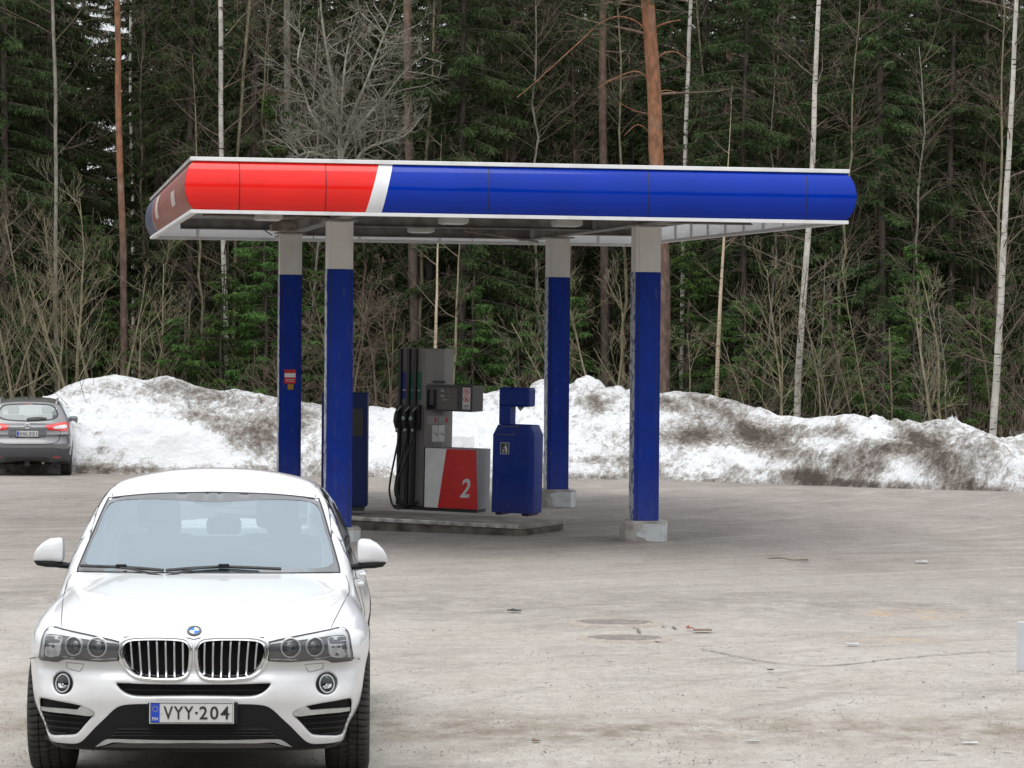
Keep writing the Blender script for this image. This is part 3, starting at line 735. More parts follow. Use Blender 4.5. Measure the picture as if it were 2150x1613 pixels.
xs = pl(951, 800, 0.40)[0]; xm = pl(838, 800, 0.08)[0]; ztop = pl(895, 732, 0.08)[1]
xh = pl(893, 800, 0.08)[0]
MB().box(xm - 0.02, -0.03, 0.03, 0.36, 0.0, zb + 0.01).build('plinth', M_PDARK, pump)
MB().box(xl, 0, 0.0, 0.42, zb, zt).build('cabinet', M_PSIDE, pump, bevel=0.006)
q0, q1 = pl(938, 941)[0], pl(919, 1066)[0]; q2, q3 = pl(1000, 944)[0], -0.004
front = MB().prism([(xl + 0.004, zb + 0.004), (q1, zb + 0.004), (q0, zt - 0.006), (xl + 0.004, zt - 0.006)], -0.006, 0.004).build('front_panel', M_PWHITE, pump)
redp = MB().prism([(q1, zb + 0.004), (q3, zb + 0.004), (q2, zt - 0.006), (q0, zt - 0.006)], -0.007, 0.004).build('front_panel', M_PRED, pump)
dx, dz = pl(977, 1025)
n2 = link('numeral', text_mesh('2', 0.36, sx=0.80, bold=0.008, shear=0.22, depth=0.004), M_PAPER, redp); n2.location = (dx, -0.009, dz)
MB().box(xh, xs, 0.06, 0.42, zt, ztop).build('tower', M_PGREY, pump, bevel=0.008)
# hose mast: dark ribs with grey bands between them
MB().box(xm, xh - 0.004, 0.10, 0.42, zb, ztop - 0.004).build('hose_mast', M_PGREY, pump, bevel=0.004)
w = xh - xm
for k, (f0, f1) in enumerate(((0.0, 0.10), (0.30, 0.42), (0.56, 0.68))):
    MB().box(xm + w * f0, xm + w * f1, 0.045, 0.10, zb + 0.02, ztop - 0.006).build('hose_channel', M_BLACK, pump, bevel=0.004)
for k, (f0, f1, mm) in enumerate(((0.10, 0.30, M_LBLUE), (0.42, 0.56, M_LGREEN), (0.68, 0.82, M_LGREEN))):
    z1, z0 = pl(860, 780, 0.09)[1], pl(860, 838, 0.09)[1]
    fp = MB().box(xm + w * f0, xm + w * f1, 0.088, 0.102, z0, z1).build('grade_plate', mm, pump)
    zz = z0 + (z1 - z0) * 0.30
    MB().box(xm + w * (f0 + 0.03), xm + w * (f1 - 0.03), 0.085, 0.089, zz, zz + 0.016).build('grade_lettering', M_PAPER, fp)
    if k: MB().box(xm + w * (f0 + 0.03), xm + w * (f1 - 0.06), 0.085, 0.089, zz - 0.09, zz - 0.03).build('grade_lettering', M_LGREEN, fp)
znz1, znz0 = pl(860, 850, 0.05)[1], pl(860, 905, 0.05)[1]
MB().box(xm + w * 0.02, xm + w * 0.86, 0.03, 0.10, znz0 + 0.02, znz1).build('nozzle_holster', M_BLACK, pump, bevel=0.01)
for k, f in enumerate((-0.02, 0.30, 0.58)):
    xc = xm + w * f + 0.03; zc = (znz0 + znz1) / 2
    nz = MB(); nz.tube([(xc, 0.02, zc + 0.15), (xc, -0.03, zc + 0.05), (xc, -0.045, zc - 0.05), (xc, -0.02, zc - 0.14)], [0.018, 0.036, 0.042, 0.026], 10)
    nz = nz.build('nozzle', M_BLACK, pump, smooth=True)
    MB().tube([(xc + 0.045, 0.0, zc + 0.15), (xc + 0.02, -0.06, zc + 0.10)], 0.009, 6).build('lever', M_PLIGHT, nz)
    if k:
        MB().lathe([(0.0, -0.090), (0.030, -0.090), (0.030, -0.07)], 16, 'y', (xc, 0, zc)).build('grade_badge', M_LGREEN, nz)
        MB().lathe([(0.012, -0.093), (0.022, -0.093), (0.022, -0.088), (0.012, -0.088)], 16, 'y', (xc, 0, zc)).build('grade_ring', M_PAPER, nz)
    MB().lathe([(0.014, -0.03), (0.02, -0.03), (0.02, 0.03), (0.014, 0.03)], 10, 'z', (xc, -0.022, zc - 0.165)).build('swivel', M_PLIGHT, nz)
    # the hose hangs in a loop to the foot of the mast
    tgt = [(837, 918), (821, 1000), (818, 1036), (828, 1066), (848, 1073), (868, 1062)] if k == 0 else \
          [(853, 918), (836, 985), (829, 1030), (838, 1054), (850, 1060), (862, 1058)] if k == 1 else [(866, 918), (850, 970), (832, 1020), (838, 1045), (852, 1060), (872, 1056)]
    pts = [(xc, -0.022, zc - 0.19)]
    for i_, (px, py) in enumerate(tgt):
        qx, qz = pl(px, py, -0.06 - 0.03 * k); pts.append((qx, -0.06 - 0.03 * k + (0.12 if i_ == len(tgt) - 1 else 0), max(qz, 0.03)))
    # smooth
    pp = []
    for s in range(len(pts) - 1):
        p_1 = np.array(pts[max(s - 1, 0)]); p0_ = np.array(pts[s]); p1_ = np.array(pts[s + 1]); p2_ = np.array(pts[min(s + 2, len(pts) - 1)])
        for t in np.linspace(0, 1, 7)[:-1]:
            pp.append(tuple(0.5 * ((2 * p0_) + (-p_1 + p1_) * t + (2 * p_1 - 5 * p0_ + 4 * p1_ - p2_) * t * t + (-p_1 + 3 * p0_ - 3 * p1_ + p2_) * t ** 3)))
    pp.append(pts[-1])
    MB().tube(pp, 0.015, 8).build('hose', M_RUBBER, pump, smooth=True)
# display head
x0, z1 = pl(894, 808, -0.10); x1, z0 = pl(1013, 866, 0.28)[0], pl(1000, 866, -0.10)[1]
head = MB().box(x0, x1, -0.10, 0.30, z0, z1).build('display_head', M_PDARK, pump, bevel=0.008)
d0x, d1z = pl(898, 813, -0.10); d1x, d0z = pl(960, 861, -0.10)
MB().box(d0x, d1x, -0.104, -0.098, d0z, d1z).build('display_window', mat('dark_display_glass', (0.010, 0.010, 0.012), 0.12, coat=0.6), head)
for (px0, py0, px1, py1) in ((926, 818, 933, 823), (926, 829, 933, 834), (930, 838, 938, 841), (935, 818, 948, 823), (935, 829, 948, 834)):
    a0, b1_ = pl(px0, py0, -0.10); a1, b0_ = pl(px1, py1, -0.10)
    MB().box(a0, a1, -0.107, -0.103, b0_, b1_).build('readout', M_PAPERG if px0 < 934 else mat('lcd_brown', (0.10, 0.085, 0.075), 0.3), head)
a0, b1_ = pl(903, 817, -0.10); a1, b0_ = pl(911, 850, -0.10)
MB().box(a0, a1, -0.107, -0.103, b0_, b1_).build('keypad', mat('keypad_brown', (0.045, 0.035, 0.034), 0.4), head)
a0, b1_ = pl(972, 814, -0.10); a1, b0_ = pl(987, 860, -0.10)
lab = MB().box(a0, a1, -0.105, -0.098, b0_, b1_).build('warning_label', M_PAPER, head)
ac = (a0 + a1) / 2; rr = (a1 - a0) * 0.40
for zc in (b1_ - rr * 1.25, b1_ - rr * 3.45):
    MB().lathe([(rr * 0.78, -0.108), (rr, -0.108), (rr, -0.104), (rr * 0.78, -0.104)], 24, 'y', (ac, 0, zc)).build('prohibition_ring', M_SYMRED, lab)
    MB().prism([(ac - rr * 0.62, zc + rr * 0.5), (ac - rr * 0.5, zc + rr * 0.62), (ac + rr * 0.62, zc - rr * 0.5), (ac + rr * 0.5, zc - rr * 0.62)], -0.1075, -0.104).build('prohibition_bar', M_SYMRED, lab)
MB().box(a0 + 0.09 * 0 + rr * 0.9, a0 + rr * 1.6, -0.107, -0.104, b1_ - rr * 1.5, b1_ - rr * 1.0).build('cigarette_symbol', M_SYMBLK, lab)
MB().prism([(ac - rr * 0.3, b1_ - rr * 3.9), (ac + rr * 0.3, b1_ - rr * 3.9), (ac + rr * 0.25, b1_ - rr * 3.3), (ac, b1_ - rr * 2.9), (ac - rr * 0.25, b1_ - rr * 3.3)], -0.107, -0.104).build('flame_symbol', M_SYMBLK, lab)
for k in range(3): MB().box(a0 + 0.012, a1 - 0.012, -0.107, -0.104, b0_ + 0.012 + k * 0.02, b0_ + 0.021 + k * 0.02).build('text_line', M_SYMBLK, lab)
# stickers on the tower
for (px0, py0, px1, py1, mm) in ((898, 874, 920, 891, M_PAPERG), (922, 874, 943, 891, M_PAPERG), (908, 893, 919, 928, M_PAPER), (921, 893, 933, 928, M_PAPER)):
    a0, b1_ = pl(px0, py0, 0.06); a1, b0_ = pl(px1, py1, 0.06)
    sk = MB().box(a0, a1, 0.053, 0.062, b0_, b1_).build('sticker', mm, pump)
    if mm is M_PAPER:
        MB().box(a0 + 0.02, a1 - 0.02, 0.050, 0.054, b0_ + 0.115, b0_ + 0.122).build('text_line', M_SYMBLK, sk)
        MB().lathe([(0.0, 0.049), (0.010, 0.049), (0.010, 0.054)], 12, 'y', (a1 - 0.016, 0, b0_ + 0.10)).build('dot', M_SYMBLK, sk)
    else:
        MB().box(a1 - 0.05, a1 - 0.025, 0.050, 0.054, b0_ + 0.02, b1_ - 0.02).build('symbol', M_SYMRED, sk)
a0, b1_ = pl(948, 916, 0.25); a1, b0_ = pl(995, 940, 0.25)
MB().box(a0, a1, 0.25, 0.258, zt, b1_).build('acrylic_screen', M_PANE, pump)
a0, b1_ = pl(909, 799, 0.06); a1, b0_ = pl(935, 805, 0.06)
MB().box(a0, a1, 0.054, 0.062, b0_, b1_).build('maker_plate', M_PDARK, pump)

# ------------------------------------------------------------------ litter bin with towel dispenser
M_BIN = mat('bin_blue_paint', (0.001, 0.024, 0.21), 0.5, color2=(0.001, 0.020, 0.175), scale=5, bump=0.04, bscale=80, spec=0.25)
M_GOLD = mat('flap_outline', (0.22, 0.17, 0.10), 0.5, 0.3)
splash(M_BIN, 0.0, 0.5)
bn = thing('litter_bin', 'blue litter bin with a hooded paper towel post on the pump island', 'litter bin')
cb = on_island(1085, 1084); cb = Vector((cb.x, cb.y + 0.02, 0))
bn.matrix_world = ISL_M @ Matrix.Translation((cb.x, cb.y, 0))
def bl(px, py, yl=0.0):
    q = at_depth(px, py, cb.y + yl); return q.x - cb.x, q.z
xa, zA = bl(1032, 1000); xb, _ = bl(1117, 1000)
zt = bl(1080, 893)[1]; zsh = bl(1060, 913)[1]; zbo = bl(1080, 1078)[1]
xc0, xc1 = bl(1045, 893)[0], bl(1112, 893)[0]
dep = 0.46; ch = 0.07
# octagonal body: bevelled front corners, then sloping shoulders up to a smaller top
def ring(x0, x1, y0, y1, c_, z): return [(x0 + c_ * 0.3, y0, z), (x1 - c_, y0, z), (x1, y0 + c_, z), (x1, y1 - c_, z), (x1 - c_, y1, z), (x0 + c_, y1, z), (x0, y1 - c_, z), (x0, y0 + c_ * 0.3, z)]
rings = [ring(xa, xb, 0, dep, ch, zbo), ring(xa, xb, 0, dep, ch, zsh), ring(xc0, xc1, 0.0, dep - 0.06, ch * 0.6, zt)]
V = [p for r in rings for p in r]; F = [tuple(range(7, -1, -1)), tuple(range(16, 24))]
for i_ in range(2): F += [(i_ * 8 + k, i_ * 8 + (k + 1) % 8, i_ * 8 + 8 + (k + 1) % 8, i_ * 8 + 8 + k) for k in range(8)]
MB().add(V, F).build('bin_body', M_BIN, bn, bevel=0.006, smooth=True)
MB().box(xa + 0.05, xa + 0.13, 0.05, dep - 0.05, 0.0, zbo + 0.005).build('foot', M_BLACK, bn); MB().box(xb - 0.16, xb - 0.06, 0.05, dep - 0.05, 0.0, zbo + 0.005).build('foot', M_BLACK, bn)
fl = [bl(1055, 895.5), bl(1091, 895.5), bl(1081, 913), bl(1045, 913)]
flap = MB().prism([(x, z) for x, z in fl], -0.006, 0.004).build('flap', M_BIN, bn)
MB().tube([(x, -0.008, z) for x, z in fl], 0.005, 6, closed=True).build('flap_outline', M_GOLD, flap)
a0, b1_ = bl(1051, 929); a1, b0_ = bl(1069, 954)
pic = MB().box(a0, a1, -0.005, 0.004, b0_, b1_).build('pictogram_plate', M_PAPER, bn)
MB().box(a0 + 0.007, a1 - 0.007, -0.008, -0.004, b0_ + 0.007, b1_ - 0.007).build('pictogram_field', M_SYMBLK, pic)
pw, phh = a1 - a0, b1_ - b0_
MB().lathe([(0, -0.011), (0.009, -0.011), (0.009, -0.007)], 12, 'y', (a0 + pw * 0.62, 0, b0_ + phh * 0.82)).build('pictogram_head', M_PAPER, pic)
MB().prism([(a0 + pw * f, b0_ + phh * g_) for f, g_ in ((0.52, 0.72), (0.72, 0.74), (0.80, 0.45), (0.76, 0.12), (0.64, 0.12), (0.62, 0.42), (0.54, 0.52), (0.36, 0.60), (0.36, 0.53), (0.50, 0.50))], -0.011, -0.007).build('pictogram_figure', M_PAPER, pic)
MB().prism([(a0 + pw * f, b0_ + phh * g_) for f, g_ in ((0.22, 0.42), (0.50, 0.42), (0.46, 0.12), (0.26, 0.12))], -0.011, -0.007).build('pictogram_bin', M_PAPERG, pic)
p0x, pz1 = bl(1049, 813, 0.1); p1x = bl(1072, 850, 0.1)[0]; hx1 = bl(1112, 830, 0.1)[0]; hz0 = bl(1080, 854, 0.1)[1]
MB().box(p0x, p1x, 0.10, 0.30, zt, hz0 + 0.03).build('dispenser_post', M_BIN, bn, bevel=0.006)
MB().box(p0x - 0.004, hx1, 0.08, 0.34, hz0, pz1).build('dispenser_hood', M_BIN, bn, bevel=0.03)
tx, tz = bl(1094, 858, 0.2)
MB().add([(tx - 0.05, 0.17, hz0 + 0.01), (tx + 0.05, 0.17, hz0 + 0.01), (tx + 0.03, 0.15, tz - 0.02), (tx + 0.005, 0.16, tz - 0.035), (tx - 0.02, 0.15, tz), (tx - 0.05, 0.23, hz0 + 0.01), (tx + 0.05, 0.23, hz0 + 0.01)],
         [(0, 1, 2, 3, 4), (5, 6, 1, 0), (5, 0, 4), (6, 2, 1), (5, 4, 3, 2, 6)]).build('paper_towel', M_PAPERG, bn)
# ------------------------------------------------------------------ blue cabinet behind the front left column
cq = on_island(745, 1066)
cab = thing('payment_cabinet', 'narrow dark blue metal cabinet half hidden behind the front column', 'cabinet')
Yc = 41.9; r_, t_ = P(770, 1064, Yc), P(770, 825, Yc)
cab.location = (r_[0], Yc, r_[2])
M_CAB = mat('cabinet_navy', (0.006, 0.016, 0.085), 0.5, color2=(0.005, 0.013, 0.07), scale=5, spec=0.25)
hh = t_[2] - r_[2]
MB().box(-0.62, 0, 0, 0.42, 0.0, hh).build('cabinet_body', M_CAB, cab, bevel=0.012)
MB().box(-0.58, -0.04, 0.03, 0.39, -0.06, 0.0).build('plinth', M_BLACK, cab)
MB().box(-0.60, -0.02, -0.006, 0.004, 0.04, hh - 0.03).build('door', M_CAB, cab, bevel=0.003)
MB().box(-0.56, -0.06, -0.012, -0.004, hh * 0.62, hh * 0.86).build('screen_bezel', M_BLACK, cab)
# ================================================================== CAR TOOLS: bodies as implicit surfaces
def smax(a, b, k):
    h = np.maximum(k - np.abs(a - b), 0) / k
    return np.maximum(a, b) + h * h * k * 0.25
def smin(a, b, k): return -smax(-a, -b, k)

def poly_sdf(poly, X, Y):
    """signed distance (negative inside) to a closed polygon, vectorised"""
    poly = np.asarray(poly, float); n = len(poly)
    d = np.full(X.shape, 1e9); s = np.ones(X.shape)
    j = n - 1
    for i in range(n):
        ex, ey = poly[j] - poly[i]; wx, wy = X - poly[i][0], Y - poly[i][1]
        t = np.clip((wx * ex + wy * ey) / (ex * ex + ey * ey + 1e-12), 0, 1)
        bx, by = wx - ex * t, wy - ey * t
        d = np.minimum(d, bx * bx + by * by)
        c1 = Y >= poly[i][1]; c2 = Y < poly[j][1]; c3 = ex * wy > ey * wx
        flip = (c1 & c2 & c3) | (~c1 & ~c2 & ~c3)
        s = np.where(flip, -s, s); j = i
    return s * np.sqrt(d)

def surfnet(F, xs, ys, zs):
    S = F < 0
    nx, ny, nz = F.shape
    cnt = np.zeros((nx - 1, ny - 1, nz - 1), np.int8)
    for a in (0, 1):
        for b in (0, 1):
            for c in (0, 1): cnt += S[a:nx - 1 + a, b:ny - 1 + b, c:nz - 1 + c]
    act = (cnt > 0) & (cnt < 8)
    I, J, K = np.nonzero(act)
    idx = np.full(act.shape, -1, np.int32); idx[I, J, K] = np.arange(len(I))
    acc = np.zeros((len(I), 3)); num = np.zeros(len(I))
    cor = [(a, b, c) for a in (0, 1) for b in (0, 1) for c in (0, 1)]
    for p in cor:
        for ax in range(3):
            if p[ax]: continue
            q = list(p); q[ax] = 1
            fa = F[I + p[0], J + p[1], K + p[2]]; fb = F[I + q[0], J + q[1], K + q[2]]
            m = (fa < 0) != (fb < 0)
            t = np.where(m, fa / np.where(m, fa - fb, 1), 0)
            A = np.stack([xs[I + p[0]], ys[J + p[1]], zs[K + p[2]]], 1); B = np.stack([xs[I + q[0]], ys[J + q[1]], zs[K + q[2]]], 1)
            acc += np.where(m[:, None], A + (B - A) * t[:, None], 0); num += m
    V = acc / num[:, None]
    faces = []
    for ax in range(3):
        sl0 = [slice(1, -1)] * 3; sl1 = [slice(1, -1)] * 3
        sl0[ax] = slice(0, -1); sl1[ax] = slice(1, None)
        a, b = S[tuple(sl0)], S[tuple(sl1)]
        for sign in (True, False):
            m = (a & ~b) if sign else (~a & b)
            i, j, k = np.nonzero(m)
            o = [i + 1, j + 1, k + 1]; o[ax] = o[ax] - 1
            u, v = (ax + 1) % 3, (ax + 2) % 3
            def cell(du, dv):
                c = [o[0], o[1], o[2]]; c[u] = c[u] - du; c[v] = c[v] - dv; return idx[c[0], c[1], c[2]]
            q = np.stack([cell(1, 1), cell(0, 1), cell(0, 0), cell(1, 0)], 1)
            if not sign: q = q[:, ::-1]
            faces.append(q)
    F4 = np.concatenate(faces); F4 = F4[(F4 >= 0).all(1)]
    return V, F4

def grad(f, p, e=2e-3):
    g = np.zeros_like(p)
    for a in range(3):
        d = np.zeros(3); d[a] = e
        q1 = p + d; q0 = p - d
        g[:, a] = (f(q1[:, 0], q1[:, 1], q1[:, 2]) - f(q0[:, 0], q0[:, 1], q0[:, 2])) / (2 * e)
    return g

def trace(f, O, D, tmax=8.0, n=160, k=0.7):
    t = np.zeros(len(O)); 
    for _ in range(n):
        p = O + D * t[:, None]
        t = np.minimum(t + np.clip(f(p[:, 0], p[:, 1], p[:, 2]), -0.05, 0.5) * k, tmax)
    return O + D * t[:, None], t

def catmull(pts, n=6, closed=True, sharp=()):
    pts = [np.asarray(p, float) for p in pts]; m = len(pts); out = []
    rng_ = range(m if closed else m - 1)
    for i in rng_:
        p1, p2 = pts[i], pts[(i + 1) % m]
        p0 = pts[i - 1] if (closed or i > 0) else p1; p3 = pts[(i + 2) % m] if (closed or i + 2 < m) else p2
        if i in sharp: p0 = p1
        if (i + 1) % m in sharp: p3 = p2
        for t in np.linspace(0, 1, n, endpoint=False):
            # centripetal-like damping keeps the curve from overshooting on uneven spacing
            l = np.linalg.norm(p2 - p1) + 1e-9
            m1 = (p2 - p0); m1 = m1 / (np.linalg.norm(m1) + 1e-9) * l if i not in sharp else (p2 - p1)
            m2 = (p3 - p1); m2 = m2 / (np.linalg.norm(m2) + 1e-9) * l if (i + 1) % m not in sharp else (p2 - p1)
            h = ((2 * t ** 3 - 3 * t * t + 1) * p1 + (t ** 3 - 2 * t * t + t) * m1 + (-2 * t ** 3 + 3 * t * t) * p2 + (t ** 3 - t * t) * m2)
            out.append(h)
    if not closed: out.append(pts[-1])
    return np.array(out)

class Car:
    """local frame: x to the right of the picture, y away from the camera (0 at the near end), z up"""
    def __init__(s, root, M, f0, f):
        s.root, s.M, s.f0, s.f = root, M, f0, f
        s.Mi = M.inverted()
        s.o = np.array(s.Mi @ Vector(CAM)); s.R3 = np.array(s.Mi.to_3x3())
    def px(s, pts):
        """photo pixels -> points on the body (local)"""
        D = np.array([s.R3 @ ray(a, b) for a, b in pts]); L = np.linalg.norm(s.o) - 3.5
        O = s.o + D * L
        p, t = trace(s.f0, O, D, 9.0)
        miss = np.abs(s.f0(p[:, 0], p[:, 1], p[:, 2])) > 0.01
        if miss.any():                       # rays that pass under the body: take the upright plane of the bumper
            t = (0.16 - s.o[1]) / D[:, 1]; p = np.where(miss[:, None], s.o + D * t[:, None], p)
        return p
    def pxd(s, pts, y):
        D = np.array([s.R3 @ ray(a, b) for a, b in pts]); t = (y - s.o[1]) / D[:, 1]
        return s.o + D * t[:, None]
    def xz(s, pts): return s.px(pts)[:, [0, 2]]
    def depth(s, q):
        q = np.asarray(q, float); O = np.stack([q[:, 0], np.full(len(q), -0.6), q[:, 1]], 1); D = np.tile([0.0, 1, 0], (len(q), 1))
        p, t = trace(s.f0, O, D, 4.0, 140); y = p[:, 1].copy()
        miss = np.abs(s.f0(p[:, 0], p[:, 1], p[:, 2])) > 0.01
        if miss.any() and (~miss).any():     # past the silhouette: the depth of the nearest point that is on the body
            h = np.nonzero(~miss)[0]
            for i in np.nonzero(miss)[0]: y[i] = y[h[np.argmin(((q[h] - q[i]) ** 2).sum(1))]]
        return np.where(q[:, 1] < 0.9, np.minimum(y, 0.62), y)
    def patch(s, poly, name, m, parent=None, off=0.004, spacing=0.03, mirror=False, rim=0.02, flat=None, depth=None):
        """a sheet that lies on the near face of the body, its outline poly given in local x, z"""
        poly = np.asarray(poly, float)
        if mirror: poly = poly * np.array([-1, 1])
        x0, z0 = poly.min(0); x1, z1 = poly.max(0)
        gx, gz = np.meshgrid(np.arange(x0 + spacing / 2, x1, spacing), np.arange(z0 + spacing / 2, z1, spacing))
        g = np.stack([gx.ravel(), gz.ravel()], 1); g = g[poly_sdf(poly, g[:, 0], g[:, 1]) < -spacing * 0.4]
        n = len(poly)
        vs = [Vector(p) for p in poly] + [Vector(p) for p in g]
        V2, E, F, *_ = delaunay_2d_cdt(vs, [(i, (i + 1) % n) for i in range(n)], [], 1, 1e-6)
        q = np.array([tuple(v) for v in V2])
        y = s.depth(q) - off if flat is None else np.full(len(q), flat)
        if depth is not None: y = y + depth
        V = [(a, b, c) for (a, c), b in zip(q, y)]
        F = [tuple(f) for f in F]
        # close the outline backwards so that the sheet has an edge
        cnt = {}
        for f in F:
            for a, b in zip(f, f[1:] + f[:1]):
                cnt[(min(a, b), max(a, b))] = cnt.get((min(a, b), max(a, b)), 0) + 1
        bd = [e for e, c in cnt.items() if c == 1]
        mp = {}
        for e in bd:
            for a in e:
                if a not in mp: mp[a] = len(V); V.append((V[a][0], V[a][1] + rim, V[a][2]))
        F += [(a, b, mp[b], mp[a]) for a, b in bd]
        mb = MB(); mb.v = V; mb.f = F
        return mb.build(name, m, parent or s.root, smooth=True)
    def line(s, poly, name, m, r=0.004, parent=None, off=0.002, closed=False, mirror=False, sides=6, flat=None):
        poly = np.asarray(poly, float)
        if mirror: poly = poly * np.array([-1, 1])
        y = s.depth(poly) - off if flat is None else np.full(len(poly), flat)
        return MB().tube([(a, b, c) for (a, c), b in zip(poly, y)], r, sides, closed).build(name, m, parent or s.root, smooth=True)
    def line3(s, P3, name, m, r=0.004, parent=None, closed=False, mirror=False, sides=6):
        P3 = np.asarray(P3, float)
        if mirror: P3 = P3 * np.array([-1, 1, 1])
        return MB().tube([tuple(p) for p in P3], r, sides, closed).build(name, m, parent or s.root, smooth=True)

def body_mesh(f, xs, ys, zs, name):
    h = len(xs) // 2                      # xs symmetric about 0, odd count: evaluate half and mirror
    X = xs[h:, None, None]; Y = ys[None, :, None]; Z = zs[None, None, :]
    Fh = f(X, Y, Z, True)
    F = np.concatenate([Fh[:0:-1], Fh], 0).astype(np.float64)
    V, Q = surfnet(F, xs, ys, zs)
    for _ in range(2):
        v = f(V[:, 0], V[:, 1], V[:, 2], True); g = grad(lambda a, b, c: f(a, b, c, True), V)
        gg = (g * g).sum(1); st = np.clip(v / np.maximum(gg, 0.3), -0.004, 0.004)
        V = V - g * st[:, None]
    return mesh_np(name, V, [Q])

def tyre(r, w, name, m, parent, loc, blocks=58):
    """tyre with shoulder blocks and grooves, axis along x"""
    prof = [(r * 0.66, -w * 0.42), (r * 0.72, -w * 0.49), (r * 0.84, -w * 0.5), (r * 0.93, -w * 0.47), (r * 0.975, -w * 0.42), (r * 0.992, -w * 0.34), (r, -w * 0.24), (r * 0.975, -w * 0.225), (r * 0.975, -w * 0.205),
            (r, -w * 0.19), (r, -w * 0.04), (r * 0.975, -w * 0.03), (r * 0.975, w * 0.03), (r, w * 0.04), (r, w * 0.19), (r * 0.975, w * 0.205), (r * 0.975, w * 0.225), (r, w * 0.24), (r * 0.992, w * 0.34),
            (r * 0.975, w * 0.42), (r * 0.93, w * 0.47), (r * 0.84, w * 0.5), (r * 0.72, w * 0.49), (r * 0.66, w * 0.42)]
    seg = blocks * 4; V = []
    for i, (rr, a) in enumerate(prof):
        for k in range(seg):
            ph = k + (i % 3) * 0.6
            dr = 0
            if 3 <= i <= len(prof) - 4 and (k + (2 if i > len(prof) / 2 else 0)) % 4 == 0: dr = -0.012
            w_ = 2 * math.pi * (k + 0.35 * abs(a) / w * 10) / seg
            V.append((a, (rr + dr) * math.cos(w_), (rr + dr) * math.sin(w_)))
    F = [(i * seg + k, i * seg + (k + 1) % seg, (i + 1) * seg + (k + 1) % seg, (i + 1) * seg + k) for i in range(len(prof) - 1) for k in range(seg)]
    mb = MB(); mb.v = V; mb.f = F
    return mb.build(name, m, parent, smooth=True, loc=loc)
def wheel(parent, x, y, z, r, w, side, m_t, m_r):
    t = tyre(r, w, 'wheel', m_t, parent, (x, y, z))
    mb = MB(); mb.lathe([(r * 0.68, side * w * 0.40), (r * 0.64, side * w * 0.30), (r * 0.60, -side * w * 0.3)], 40, 'x')
    rim = mb.build('rim', m_r, t, smooth=True)
    mb = MB()
    for k in range(5):
        for d in (-0.13, 0.13):
            w0 = 2 * math.pi * k / 5 + d
            c, s_ = math.cos(w0), math.sin(w0)
            mb.tube([(side * w * 0.36, c * r * 0.12, s_ * r * 0.12), (side * w * 0.33, c * r * 0.64, s_ * r * 0.64)], [0.022, 0.016], 6)
    mb.lathe([(0.0, side * w * 0.38), (r * 0.16, side * w * 0.37), (r * 0.17, side * w * 0.2)], 20, 'x')
    mb.build('spokes', m_r, t, smooth=True)
    MB().lathe([(0, side * w * 0.1), (r * 0.45, side * w * 0.1), (r * 0.45, side * w * 0.05), (0, side * w * 0.05)], 28, 'x').build('brake_disc', MATS['grimy_grey_steel'], t)
    return t

